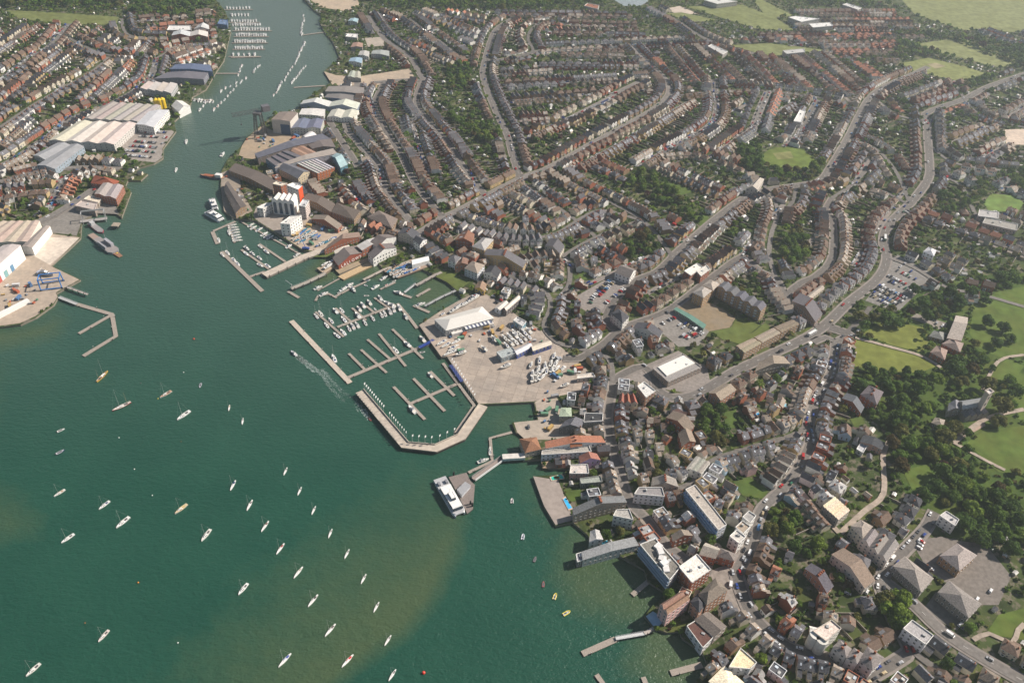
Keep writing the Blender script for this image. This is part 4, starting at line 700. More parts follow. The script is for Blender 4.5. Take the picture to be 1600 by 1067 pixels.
B('lodge', 'small cream hipped lodge below the church', 'lodge', [(1456, 660), (1462, 652), (1476, 656), (1473, 667)], 5, 'hip', (.42, .36, .30), (.3, .26, .24), lm='the cream lodge')
B('school_building', 'long grey pitched school wing in the upper park', 'school', [(1480, 528), (1494, 493), (1512, 496), (1502, 532)], 6, 'gable', (.38, .33, .29), (.4, .3, .24), ridge=1, lm='the school in the park')
B('school_building', 'hipped brown school hall at the lower end of the long wing', 'school', [(1454, 550), (1464, 540), (1480, 547), (1476, 562)], 6, 'hip', (.26, .19, .16), RED)
B('school_building', 'brown pyramid roofed classroom next to the long school wing', 'school', [(1472, 537), (1484, 530), (1505, 536), (1500, 550)], 6, 'hip', (.32, .25, .22), RED)
B('school_building', 'small grey hall beside the park car park', 'school', [(1452, 525), (1460, 516), (1478, 520), (1474, 531)], 4, 'hip', (.24, .24, .22), BROWN)
B('school_building', 'flat roofed school block below the bowling green', 'school', [(1535, 349), (1540, 340), (1590, 351), (1588, 361)], 5, 'flat', (.36, .34, .31), (.4, .34, .3), lm='the flat roofed school')
B('school_building', 'pale flat school hall adjoining the bowling green', 'school', [(1528, 338), (1530, 328), (1560, 332), (1560, 342)], 6, 'flat', (.45, .43, .42), (.45, .4, .36))
B('villa', 'big turreted grey brick villa under the park trees', 'villa', [(1345, 616), (1358, 602), (1380, 612), (1370, 632)], 9, 'hip', (.20, .17, .18), RED, chim=3, lm='the turreted villa')
B('stable_block', 'long slate roofed stable block beside the turreted villa', 'stable', [(1316, 622), (1323, 614), (1350, 636), (1345, 645)], 5, 'gable', (.17, .18, .2), RED)
B('modern_house', 'dark monopitch house with white garage in the wooded gardens', 'house', [(1344, 690), (1350, 679), (1382, 691), (1378, 702)], 6, 'gable', (.07, .075, .085), (.4, .25, .2), rise=1.5, lm='the dark monopitch house')
B('modern_house', 'small white flat roofed garage house by the dark monopitch house', 'house', [(1338, 702), (1346, 690), (1355, 697), (1348, 708)], 4, 'flat', (.6, .6, .62), WHITE)
B('house', 'white house with a bluish roof in the upper right gardens', 'house', [(1443, 393), (1451, 386), (1463, 391), (1459, 400)], 7, 'hip', (.5, .5, .52), (.7, .74, .8), lm='the bluish white house')
# offices, lower right
B('office_block', 'pyramid roofed office with pink grey slopes on the office car park', 'office', [(1469, 868), (1496, 849), (1526, 867), (1499, 891)], 8, 'hip', (.36, .31, .29), (.38, .25, .15), rise=6, lm='the pyramid roofed office')
B('office_block', 'long hipped office with blue dormers beside the giant tree', 'office', [(1396, 884), (1414, 869), (1458, 903), (1439, 924)], 8, 'hip', (.30, .265, .24), (.22, .2, .2), rise=5)
B('office_block', 'long hipped office with dormers nearest the bottom car park', 'office', [(1466, 925), (1483, 907), (1533, 943), (1513, 964)], 8, 'hip', (.31, .28, .26), (.24, .22, .2), rise=5, lm='the lower hipped office')
B('terrace', 'brown pitched brick row with white dormers above the giant tree', 'terrace', [(1300, 866), (1318, 856), (1367, 906), (1351, 918)], 8, 'gable', (.24, .18, .14), (.6, .55, .5), lm='the brown pitched row')
B('terrace', 'narrow brown garden terrace left of the brown pitched row', 'terrace', [(1258, 888), (1268, 880), (1302, 915), (1292, 925)], 6, 'gable', (.13, .12, .14), (.42, .2, .14), chim=4)
B('scaffold_building', 'building under pale new roof battens at the bend of the hill street', 'building site', [(1285, 790), (1304, 776), (1328, 797), (1310, 812)], 9, 'saw', (.72, .60, .42), (.45, .4, .34), n=6, rise=.7, lm='the bare roof battens')
B('villa', 'stone coloured villa with blue bays beside the lower hill road', 'villa', [(1345, 843), (1357, 826), (1405, 850), (1385, 878)], 9, 'multi', (.26, .24, .23), (.62, .52, .46), n=3, ridge=0, rise=3, chim=3)
B('villa', 'tall cream block above the stone coloured villa', 'villa', [(1330, 822), (1345, 812), (1363, 822), (1348, 840)], 11, 'hip', (.42, .36, .31), (.55, .48, .38))
B('villa', 'white villa with black windows at the park edge', 'villa', [(1468, 806), (1478, 799), (1498, 812), (1492, 822)], 9, 'flat', (.66, .63, .62), WHITE, lm='the park edge villa')
r_, L, h, _ = B('modern_house', 'white modern block with a grey barrel vault and orange roof terrace', 'apartment block', [(1411, 982), (1425, 969), (1458, 993), (1446, 1007)], 10, 'flat', (.4, .38, .38), (.72, .70, .72), lm='the white modern block')
r_, L, h, _ = B('hotel', 'cream stucco hotel with twin bow fronts on the shopping street', 'hotel', [(1270, 986), (1299, 969), (1314, 982), (1291, 1002)], 13, 'flat', (.60, .50, .44), (.68, .66, .6), parapet=PALE, lm='the bow fronted hotel')
k = min(range(4), key=lambda i: L[i][0]+L[(i+1) % 4][0]+L[i][1]+L[(i+1) % 4][1])
for t in (.25, .75):
    p, q_ = Vector(L[k]), Vector(L[(k+1) % 4]); c = p.lerp(q_, t); b = MB(); b.bar((c.x, c.y, -1), (c.x, c.y, 12.5), 3.6, (.7, .68, .62), 'wall', 12); b.build('bow_front', r_)
for i, q in enumerate(([(1302, 1010), (1313, 1000), (1330, 1013), (1322, 1026)], [(1323, 1027), (1335, 1012), (1349, 1021), (1339, 1036)], [(1343, 1030), (1356, 1010), (1381, 1027), (1363, 1046)])):
    B('bay_fronted_hotel', ['first', 'second', 'third'][i]+' bay fronted grey house counting downhill from the bow fronted hotel', 'hotel', q, 11, 'hip', (.27, .24, .23), (.62, .6, .58), chim=2)
B('seafront_house', 'dark crimson and slate roofed house over the seaweed beach', 'house', [(1073, 978), (1090, 968), (1114, 996), (1098, 1012)], 7, 'flat', (.12, .06, .05), (.66, .64, .66))
B('seafront_house', 'brown flat topped house with blue framed terrace', 'house', [(1086, 968), (1108, 956), (1135, 978), (1116, 995)], 8, 'gable', (.20, .17, .15), (.4, .34, .3), ridge=1, rise=2)
B('yacht_club', 'club with a long cream sunlit roof at the lower edge', 'club', [(1139, 1042), (1157, 1013), (1182, 1035), (1172, 1045)], 9, 'flat', (.70, .58, .38), (.6, .58, .56), lm='the cream roofed club')
B('yacht_club', 'white marquee like roof at the very bottom edge', 'marquee', [(1108, 1064), (1132, 1040), (1162, 1066), (1140, 1085)], 7, 'hip', (.75, .66, .5), WHITE, rise=1.5)
# far right and far top
for lb, q, h in (('bright white roofed hall in the top fields', [(1106, 73), (1112, 70), (1137, 81), (1129, 86)], 6), ('white warehouse roof at the top edge of the fields', [(1100, 1), (1115, -4), (1152, 3), (1120, 7)], 8), ('grey white warehouse, farther of the pair beside the far meadow', [(1232, 28), (1244, 26), (1280, 30), (1252, 35)], 8),
                 ('low white warehouse, nearer of the pair beside the far meadow', [(1264, 38), (1297, 36), (1302, 41), (1270, 44)], 7), ('dull white depot amid the red roofed estate', [(1223, 80), (1256, 77), (1258, 82), (1229, 85)], 7), ('white roofed shed by the top right estate', [(1316, 8), (1324, 6), (1346, 13), (1340, 16)], 7),
                 ('white flat roofed row house block beside the pale street', [(1240, 190), (1250, 172), (1259, 174), (1252, 192)], 8), ('orange roofed clubhouse at the edge of the top wood', [(913, 10), (918, 6), (936, 9), (934, 15)], 6)):
    B('far_warehouse', lb, 'warehouse', q, h, 'flat', TERRA if 'orange' in lb else (.66, .65, .63), (.45, .42, .4))
# ================================================================== HOUSES
# each type yields parts in local space: street front faces -y, ridge along x unless said
def chim_(b, x, y, z, s=.7, h=1.6): b.box(x, y, z, s, s*1.5, h, (.30, .14, .09), 'wall'); b.box(x, y, z+h, s*.5, s*.8, .35, (.42, .2, .12), 'wall')
TYPES = {}
def T(name, w, d, h, rise, roof, ext=0, wn=(), chims=(), dorm=0, bay=0, par=None, ridge=0): TYPES[name] = dict(w=w, d=d, h=h, rise=rise, roof=roof, ext=ext, chims=chims, dorm=dorm, bay=bay, ridge=ridge)
T('terraced_house', 5.6, 8.2, 5.6, 2.5, 'gable', ext=4.5, chims=((-2.6, 0),))
T('gable_fronted_house', 6.2, 9.5, 5.8, 2.9, 'gable', ext=3.5, chims=((0, 2.5),), ridge=1, bay=1)
T('semi_detached_house', 9.5, 8.5, 5.4, 2.8, 'hip', chims=((-3.2, .5), (3.2, .5)), bay=1, ext=3)
T('detached_house', 10.5, 8.5, 5.3, 3.1, 'gable', chims=((-4.3, 0),), ext=4, bay=1)
T('town_house', 5.4, 8.4, 7.6, 2.3, 'gable', ext=3.5, chims=((-2.3, 1), (2.3, -1)), dorm=1)
T('cottage', 4.8, 6.2, 4.4, 2.3, 'gable', ext=2.6, chims=((2.3, 0),))
T('shop_building', 6.6, 8.5, 6.6, 0, 'flat', ext=4)
T('villa', 10.5, 9, 7.2, 2.8, 'hip', chims=((-2.6, 1.6), (2.6, 1)), bay=2, ext=4, dorm=1)
T('bungalow', 11, 8, 2.9, 2.6, 'hip', chims=((3, 0),))
T('garden_shed', 3.2, 2.4, 2.1, .7, 'gable')
T('outbuilding', 5, 4, 3.0, 1.4, 'gable')
PART = {}
def house_parts(ty, rc, wc):
    """-> (list of (part name, MB), window placements, door placement)"""
    k = (ty, rc, wc)
    if k in PART: return PART[k]
    t = TYPES[ty]; w_, d, h = t['w'], t['d'], t['h']; q = [(-w_/2, -d/2), (w_/2, -d/2), (w_/2, d/2), (-w_/2, d/2)]
    if t['ridge']: q = q[1:]+q[:1]
    rm = 'roof' if ty not in ('shop_building',) else 'metalroof'
    rb = MB(); wb = MB(); gb = roofgeo(rb, t['roof'], q, h, t['rise'], rc, wc, rm, over=.3)
    wb.prism([(-w_/2, -d/2), (w_/2, -d/2), (w_/2, d/2), (-w_/2, d/2)], -.5, h-(.02 if t['roof'] == 'flat' else 0), wc, 'wall', bottom=False); wb.f.pop(); wb.c.pop(); wb.m.pop()
    for g_ in gb: wb.face(g_, wc, 'wall')
    parts = [('wall', wb), ('roof', rb)]; wins = []
    if t['roof'] == 'flat':
        pb = MB()
        for (x, y, lx, ly) in ((0, -d/2, w_+.3, .35), (0, d/2, w_+.3, .35), (-w_/2, 0, .35, d-.4), (w_/2, 0, .35, d-.4)): pb.box(x, y, h-.2, lx, ly, .9, tuple(min(.8, c*1.15) for c in wc), 'wall')
        parts.append(('parapet', pb)); ub = MB(); ub.box(w_*.2, 1.5, h, 2, 1.6, 1.3, (.5, .5, .48), 'metal'); parts.append(('roof_unit', ub))
        ub = MB(); ub.box(-w_*.22, -1.5, h, 1.6, 2.2, .35, (.55, .6, .65), 'glass'); parts.append(('rooflight', ub))
    if ty not in ('garden_shed', 'outbuilding'):
        nx = max(2, int(w_/2.4)); fl = max(1, int(h/2.7))
        for s_, yy in ((1, -d/2), (-1, d/2)):
            for f_ in range(fl):
                for a in range(nx):
                    x = (a+.5)/nx*w_-w_/2
                    if s_ > 0 and f_ == 0 and a == nx-1: continue
                    if s_ < 0 and t['ext'] and x > 0 and f_ == 0: continue
                    wins.append((x*s_, yy-.04*s_, h/fl*f_+.95, 0 if s_ > 0 else math.pi, 1.1, h/fl*.46))
        if ty in ('detached_house', 'villa', 'semi_detached_house', 'bungalow', 'shop_building'):
            for s_ in (-1, 1):
                for f_ in range(fl):
                    for y in ((-d*.22, d*.22) if ty != 'bungalow' else (0,)): wins.append((s_*(w_/2+.04), y, h/fl*f_+.95, s_*math.pi/2, .9, h/fl*.42))
    for c in t['chims']: b = MB(); chim_(b, c[0], c[1], h+t['rise']*(.55 if t['roof'] == 'hip' or abs(c[1]) > 1.5 else .8)); parts.append(('chimney', b))
    if t['ext']:
        e = t['ext']; b = MB(); ew = w_*.45; x = w_/2-ew/2-.3; eh = h*.62
        b.prism([(x-ew/2, d/2), (x+ew/2, d/2), (x+ew/2, d/2+e), (x-ew/2, d/2+e)], -.5, eh, wc, 'wall'); b.f.pop(); b.c.pop(); b.m.pop()
        b.face([(x-ew/2-.2, d/2, eh+1.1), (x-ew/2-.2, d/2+e+.2, eh+1.1 if 0 else eh), (x+ew/2+.2, d/2+e+.2, eh), (x+ew/2+.2, d/2, eh+1.1)][::-1], tuple(c*.95 for c in rc), 'roof')
        b.face([(x-ew/2, d/2+e, eh), (x-ew/2, d/2, eh), (x-ew/2, d/2, eh+1.1)], wc, 'wall'); b.face([(x+ew/2, d/2, eh), (x+ew/2, d/2+e, eh), (x+ew/2, d/2, eh+1.1)], wc, 'wall')
        parts.append(('rear_wing', b))
    for k_ in range(t['bay']):
        x = (-w_*.25) if k_ == 0 else w_*.25; b = MB(); hh = h*(.95 if t['bay'] > 1 else .5) if ty != 'gable_fronted_house' else h*.48
        pl = [(x-1.4, -d/2), (x-.8, -d/2-.9), (x+.8, -d/2-.9), (x+1.4, -d/2)]; b.prism(pl, -.3, hh, (.70, .68, .63), 'wall', rc, 'roof')
        b.box(x, -d/2-.93, .9, 1.2, .08, 1.3, GLASS, 'glass'); parts.append(('bay_window', b))
    for k_ in range(t['dorm']):
        b = MB(); z = h+t['rise']*.25; y = -d*.36; b.box(0, y+.6, z-.6, 1.7, 2.2, 1.7, WHITE, 'wall', 0, (.12, .12, .13), 'roof'); b.box(0, y-.52, z, 1.1, .08, .85, GLASS, 'glass'); parts.append(('dormer', b))
    if t['roof'] == 'gable' and not t['ridge'] and rc in (SLATE, DSLATE, FADED, LEAD) and t['w'] > 5 and ty not in ('garden_shed', 'outbuilding'):
        for sx, sy in ((-.2, -1), (.22, 1)):
            b = MB(); y0_, y1_ = sy*d*.36, sy*d*.2; z_ = lambda y: h+t['rise']*(1-abs(y)/(d/2))+.12; q4 = [(w_*sx-.5, y0_, z_(y0_)), (w_*sx+.5, y0_, z_(y0_)), (w_*sx+.5, y1_, z_(y1_)), (w_*sx-.5, y1_, z_(y1_))]
            b.face(q4 if sy < 0 else q4[::-1], (.5, .55, .6), 'glass'); parts.append(('rooflight', b))
    if t['roof'] == 'gable' and not t['ridge'] and rc in (TILE, TERRA) and ty in ('terraced_house', 'town_house', 'detached_house'):
        b = MB(); b.box(-w_*.15, d*.3, h+t['rise']*.2, w_*.42, 2.2, 1.6, wc if wc != RED else BROWN, 'wall', 0, (.13, .13, .14), 'roof'); b.box(-w_*.15, d*.3+1.12, h+t['rise']*.2+.5, w_*.3, .06, .8, GLASS, 'glass'); parts.append(('dormer', b))
    door = (w_*.5-w_/max(2, int(w_/2.4))*.5, -d/2-.03) if ty not in ('garden_shed',) else None
    PART[k] = (parts, wins, door); return PART[k]
WHOLE = {}
def house_whole(ty, rc, wc):
    k = (ty, rc, wc)
    if k not in WHOLE:
        parts, wins, door = house_parts(ty, rc, wc); b = MB()
        for _, p in parts: b.add(p)
        for x, y, z, a, w_, h in wins:
            c_, s_ = math.cos(a), math.sin(a); i = len(b.v)
            ww_ = MB(); ww_.face([(-w_/2, -.05, 0), (w_/2, -.05, 0), (w_/2, -.05, h), (-w_/2, -.05, h)], (.6, .6, .58), 'paint'); ww_.face([(-w_/2+.12, -.08, .12), (w_/2-.12, -.08, .12), (w_/2-.12, -.08, h-.12), (-w_/2+.12, -.08, h-.12)], GLASS, 'glass')
            b.add(ww_, dx=x, dy=y, dz=z, rz=a)
        WHOLE[k] = b
    return WHOLE[k]
RN = {TILE: 'brown tiled', SLATE: 'grey slate', DSLATE: 'dark slate', TERRA: 'orange tiled', FADED: 'tan tiled', LEAD: 'pale roofed', (.66, .64, .6): 'white roofed'}
WN = {WHITE: 'white', CREAM: 'cream', RED: 'red brick', BROWN: 'brown brick', YEL: 'yellow brick', PBLUE: 'pale blue', PINK: 'pink', (.5, .48, .45): 'grey rendered'}
HOUSES = []      # (ty, x, y, rz, roof, wall)
def place(ty, x, y, rz, rc, wc, tol=.06, chk=True, shr=.92):
    t = TYPES[ty]; e = t['ext']; c_, s_ = math.cos(rz), math.sin(rz); oy = e*.25
    if chk and not free(x-s_*oy, y+c_*oy, t['w']*shr, (t['d']+e*.5)*shr, rz, tol): return False
    rast(rect(x-s_*e/2, y+c_*e/2, t['w'], t['d']+e, rz), occ, 6); HOUSES.append((ty, x, y, rz, rc, wc)); return True
def pick(r, tab):
    t = r.random()*sum(w for _, w in tab)
    for v, w_ in tab:
        t -= w_
        if t <= 0: return v
    return tab[-1][0]
def rows(p, off, side, tymix, r, gap=.15, roofs=((TILE, 4), (SLATE, 3), (DSLATE, 2), (FADED, 2), (TERRA, .35)), walls=((RED, 3), (WHITE, 3), (CREAM, 2), (BROWN, 2), (YEL, 1)), run=(4, 10)):
    L = [0]
    for a in range(len(p)-1): L.append(L[-1]+math.dist(p[a], p[a+1]))
    r_g = r; s = 3.; ty = pick(r, tymix); rc = pick(r, roofs); wc = pick(r, walls); left = r.randint(*run)
    while s < L[-1]-4:
        t = TYPES[ty]; s += t['w']/2; k = 0
        while k < len(L)-2 and L[k+1] < s: k += 1
        f = (s-L[k])/max(1e-6, L[k+1]-L[k]); x = p[k][0]+(p[k+1][0]-p[k][0])*f; y = p[k][1]+(p[k+1][1]-p[k][1])*f
        dx, dy = p[k+1][0]-p[k][0], p[k+1][1]-p[k][1]; d = math.hypot(dx, dy) or 1; nx, ny = -dy/d*side, dx/d*side; o = off+t['d']/2
        a = math.atan2(ny, nx)-math.pi/2; o2 = o+r.uniform(-.3, .3)
        if r.random() < .055: s += t['w']*.6; left -= 1; continue
        ok = place(ty, x+nx*o2, y+ny*o2, a, rc, wc if r.random() < .8 else pick(r, walls))
        s += t['w']/2+(gap if ty in ('terraced_house', 'gable_fronted_house', 'town_house', 'cottage', 'shop_building') else r.uniform(1.5, 4.5)) if ok else -t['w']/2+3.
        left -= 1
        if left <= 0:
            ty = pick(r, tymix); rc = pick(r, roofs); wc = pick(r, walls); left = r.randint(*run); s += r.choice([0, 0, 2.5])
MIX_OLD = (('town_house', 4), ('terraced_house', 4), ('shop_building', 2), ('cottage', 2), ('gable_fronted_house', 1.5), ('villa', .3))
MIX_TER = (('terraced_house', 5), ('gable_fronted_house', 3), ('semi_detached_house', 1))
MIX_SUB = (('semi_detached_house', 4), ('detached_house', 2), ('gable_fronted_house', 3), ('terraced_house', 2), ('bungalow', .7))
MIX_BIG = (('villa', 2), ('detached_house', 3), ('semi_detached_house', 2), ('bungalow', 1))
ROOF_OLD = ((TILE, 3.5), (SLATE, 3), (DSLATE, 1.6), (FADED, 3.2), (TERRA, .5), (LEAD, .8)); WALL_OLD = ((WHITE, 5), (CREAM, 2.5), (RED, 3), (BROWN, 1.5), (YEL, 1), (PBLUE, .4), (PINK, .4), ((.5, .48, .45), 1.5))
for i, (p, wd, k) in enumerate(RP):
    if k == 0: continue
    mx, my, dep = P(*p[len(p)//2]); r = random.Random(100+i)
    old = 830 < mx < 1330 and my > 560 and dep < 720
    mix = MIX_OLD if old else MIX_TER if (my > 180 and mx < 1330) else MIX_SUB
    if mx > 1400 and my > 250: mix = MIX_BIG
    for side in (-1, 1):
        if old: rows(p, wd/2+1.9, side, mix, r, roofs=ROOF_OLD, walls=WALL_OLD, run=(2, 5))
        else: rows(p, wd/2+3.6+(3 if mix in (MIX_SUB, MIX_BIG) else 0), side, mix, r)
# parallel terrace streets inside the residential zones
HST = MB(); hz = LZ+.42; HRUNS = []
def hatch(poly, dirpx, gap, mix, seed, roofs=None, walls=None, off=4.2, wd=6):
    W = UP(poly); r = random.Random(seed); a, c = U(*dirpx[0]), U(*dirpx[1]); th = math.atan2(c[1]-a[1], c[0]-a[0]); ux, uy = math.cos(th), math.sin(th); vx, vy = -uy, ux
    zm = np.zeros_like(occ); rast(W, zm, 1)
    us = [x*ux+y*uy for x, y in W]; vs = [x*vx+y*vy for x, y in W]; v = min(vs)+gap*.3; kw = {}
    if roofs: kw['roofs'] = roofs
    if walls: kw['walls'] = walls
    while v < max(vs):
        seg = []; u = min(us); runs = []
        while u < max(us):
            x, y = ux*u+vx*v, uy*u+vy*v; v2 = 3*math.sin(u*.013+v*.05)
            x += vx*v2; y += vy*v2; i = int((x-GX0)/GS); j = int((y-GY0)/GS)
            ok = 0 <= i < GW and 0 <= j < GH and zm[j, i] and occ[j, i] in (0, 4)
            if ok: seg.append((x, y))
            if not ok or u+5 >= max(us):
                if len(seg) > 4: runs.append(seg)
                seg = []
            u += 5
        for s_ in runs:
            L_, R_ = strip(s_, wd)
            for k in range(len(s_)-1):
                q = [R_[k], R_[k+1], L_[k+1], L_[k]]; HST.face([(x, y, hz) for x, y in q], (.24, .21, .19), 'asphalt'); rast(q, occ, 4); rast(q, street, 1)
            for sd in (-1, 1): rows(s_, off, sd, mix, r, **kw)
            HRUNS.append(s_)
        v += gap*r.uniform(1.0, 1.28)
RO = ((TERRA, 2), (TILE, 4), (FADED, 2)); 
hatch([(-120, 260), (-100, 60), (95, 38), (240, 60), (225, 150), (140, 185), (60, 250), (0, 280)], ((0, 120), (90, 50)), 44, MIX_TER, 1)
hatch([(240, 60), (330, 50), (350, 90), (330, 112), (245, 100)], ((240, 90), (290, 70)), 42, MIX_SUB, 2, RO)
hatch([(-120, 330), (-120, 265), (30, 250), (140, 262), (110, 320), (60, 340)], ((0, 300), (80, 262)), 40, MIX_TER, 3)
hatch([(200, 35), (340, 20), (340, 60), (215, 60)], ((200, 50), (300, 40)), 45, MIX_SUB, 4, RO)
hatch([(560, 130), (650, 125), (760, 300), (720, 320), (640, 350), (560, 250), (515, 190), (500, 200)], ((600, 140), (640, 330)), 46, MIX_TER, 5)
hatch([(570, 20), (760, 20), (750, 110), (740, 190), (690, 120), (600, 60)], ((600, 50), (700, 90)), 46, MIX_TER, 6)
hatch([(770, 20), (980, 18), (1045, 110), (1000, 130), (780, 95)], ((800, 60), (900, 62)), 42, MIX_SUB, 7)
hatch([(775, 98), (1030, 98), (1035, 150), (900, 190), (800, 200)], ((780, 110), (1000, 95)), 50, MIX_TER, 8)
hatch([(800, 200), (960, 150), (1010, 175), (860, 260), (815, 270)], ((800, 240), (960, 160)), 46, MIX_TER, 9)
hatch([(980, 60), (1250, 60), (1400, 120), (1330, 170), (1200, 140), (1060, 150)], ((1000, 60), (1060, 130)), 40, MIX_SUB, 10, RO)
hatch([(1180, 20), (1400, 20), (1440, 55), (1400, 100), (1250, 90), (1180, 60)], ((1200, 60), (1300, 60)), 34, MIX_SUB, 11, RO)
hatch([(1040, 160), (1170, 150), (1330, 170), (1290, 260), (1180, 240), (1060, 260), (870, 270)], ((1030, 243), (1112, 193)), 46, MIX_TER, 12)
hatch([(820, 290), (1000, 240), (1160, 300), (1050, 380), (900, 430), (800, 380), (730, 340)], ((800, 290), (1000, 390)), 42, MIX_TER, 13, walls=((RED, 4), (WHITE, 2), (CREAM, 2), (BROWN, 3)))
hatch([(1130, 330), (1210, 305), (1290, 330), (1340, 420), (1240, 500), (1200, 400), (1150, 400), (1060, 400)], ((1150, 400), (1230, 310)), 44, MIX_SUB, 14)
hatch([(1310, 280), (1440, 180), (1440, 280), (1370, 400), (1310, 430), (1300, 350)], ((1330, 300), (1400, 200)), 44, MIX_SUB, 15)
hatch([(1380, 120), (1600, 110), (1720, 250), (1720, 300), (1460, 300), (1450, 200)], ((1460, 250), (1560, 200)), 48, MIX_BIG, 16)
hatch([(1395, 300), (1540, 280), (1720, 320), (1720, 440), (1540, 430), (1440, 410), (1395, 380)], ((1400, 360), (1560, 420)), 60, MIX_BIG, 17)
hatch([(880, 400), (1040, 350), (1130, 400), (1030, 470), (900, 480), (840, 450)], ((900, 430), (1050, 360)), 40, MIX_TER, 18)
hatch([(1520, 50), (1720, 110), (1720, 60), (1640, 0)], ((1520, 50), (1600, 80)), 60, MIX_BIG, 19)
hatch([(380, 300), (470, 270), (620, 310), (640, 350), (560, 350), (500, 330)], ((540, 270), (600, 340)), 40, MIX_TER, 20)
hatch([(1420, 1010), (1470, 990), (1620, 1080), (1560, 1200), (1400, 1120)], ((1420, 960), (1500, 1020)), 42, MIX_BIG, 21)
struct(HST.build('side_street'))
# old town: buildings jumbled round the lanes
segs = np.array([(a[0], a[1], b_[0], b_[1]) for (p, wd, k) in RP for a, b_ in zip(p[:-1:2], p[1::2])])
def lane_angle(x, y):
    mx, my = (segs[:, 0]+segs[:, 2])/2, (segs[:, 1]+segs[:, 3])/2; k = np.argmin((mx-x)**2+(my-y)**2); return math.atan2(segs[k, 3]-segs[k, 1], segs[k, 2]-segs[k, 0]), math.dist((mx[k], my[k]), (x, y))
def fill(poly, step, mix, seed, prob=1., roofs=ROOF_OLD, walls=WALL_OLD, tol=.1):
    W = UP(poly); zm = np.zeros_like(occ); rast(W, zm, 1); r = random.Random(seed); xs_ = [p[0] for p in W]; ys_ = [p[1] for p in W]; pts = []
    x = min(xs_)
    while x < max(xs_):
        y = min(ys_)
        while y < max(ys_):
            px, py = x+r.uniform(-2, 2), y+r.uniform(-2, 2); i = int((px-GX0)/GS); j = int((py-GY0)/GS)
            if 0 <= i < GW and 0 <= j < GH and zm[j, i] and r.random() < prob: pts.append((px, py))
            y += step
        x += step
    r.shuffle(pts)
    for px, py in pts:
        a, _ = lane_angle(px, py); ty = pick(r, mix); place(ty, px, py, a+r.choice([0, math.pi/2, math.pi, -math.pi/2])+r.uniform(-.06, .06), pick(r, roofs), pick(r, walls), tol)
OLD = [(840, 600), (880, 560), (860, 520), (820, 480), (770, 450), (700, 400), (860, 410), (960, 480), (1060, 520), (1060, 600), (1150, 600), (1250, 545), (1300, 550), (1270, 640), (1255, 720), (1180, 800), (1150, 870), (1180, 950), (1300, 1040), (1340, 1100), (1110, 1100), (1100, 1000), (1030, 900), (940, 800), (830, 740), (850, 680)]
fill(OLD, 6, MIX_OLD, 31, .62, tol=.04)
fill(OLD, 5, (('cottage', 3), ('outbuilding', 4), ('shop_building', .6)), 32, .45, tol=.04)
fill([(1150, 870), (1190, 800), (1260, 720), (1290, 600), (1330, 600), (1400, 700), (1400, 790), (1480, 800), (1500, 900), (1460, 1020), (1600, 1100), (1600, 1200), (1340, 1150), (1330, 1050), (1180, 950)], 12, (('cottage', 2), ('town_house', 2), ('terraced_house', 2), ('villa', 1), ('detached_house', 1), ('outbuilding', 2)), 33, .38, tol=.03)
fill([(690, 345), (880, 300), (960, 450), (940, 540), (850, 470), (740, 400)], 10, MIX_OLD, 34, .5, tol=.04)
fill([(560, 270), (700, 340), (720, 380), (640, 360), (500, 350), (380, 300), (350, 260)], 12, (('outbuilding', 2), ('terraced_house', 2), ('shop_building', 1)), 35, .3, tol=.04)
fill([(-100, 300), (60, 330), (140, 300), (200, 262), (100, 230), (-100, 300)], 12, MIX_TER, 36, .4, tol=.04)
# garden sheds in the back plots
r = random.Random(41)
for _ in range(7000):
    x, y = r.uniform(-900, 1000), r.uniform(230, 1500); px, py, dep = P(x, y)
    if -20 < px < 1620 and -20 < py < 1090:
        i = int((x-GX0)/GS); j = int((y-GY0)/GS)
        if occ[j, i] == 0 and not parkm[j, i]: place('garden_shed' if r.random() < .8 else 'outbuilding', x, y, lane_angle(x, y)[0], r.choice([LEAD, FADED, DSLATE, (.66, .64, .6), (.66, .64, .6)]), r.choice([WHITE, WHITE, BROWN, CREAM]), 0)
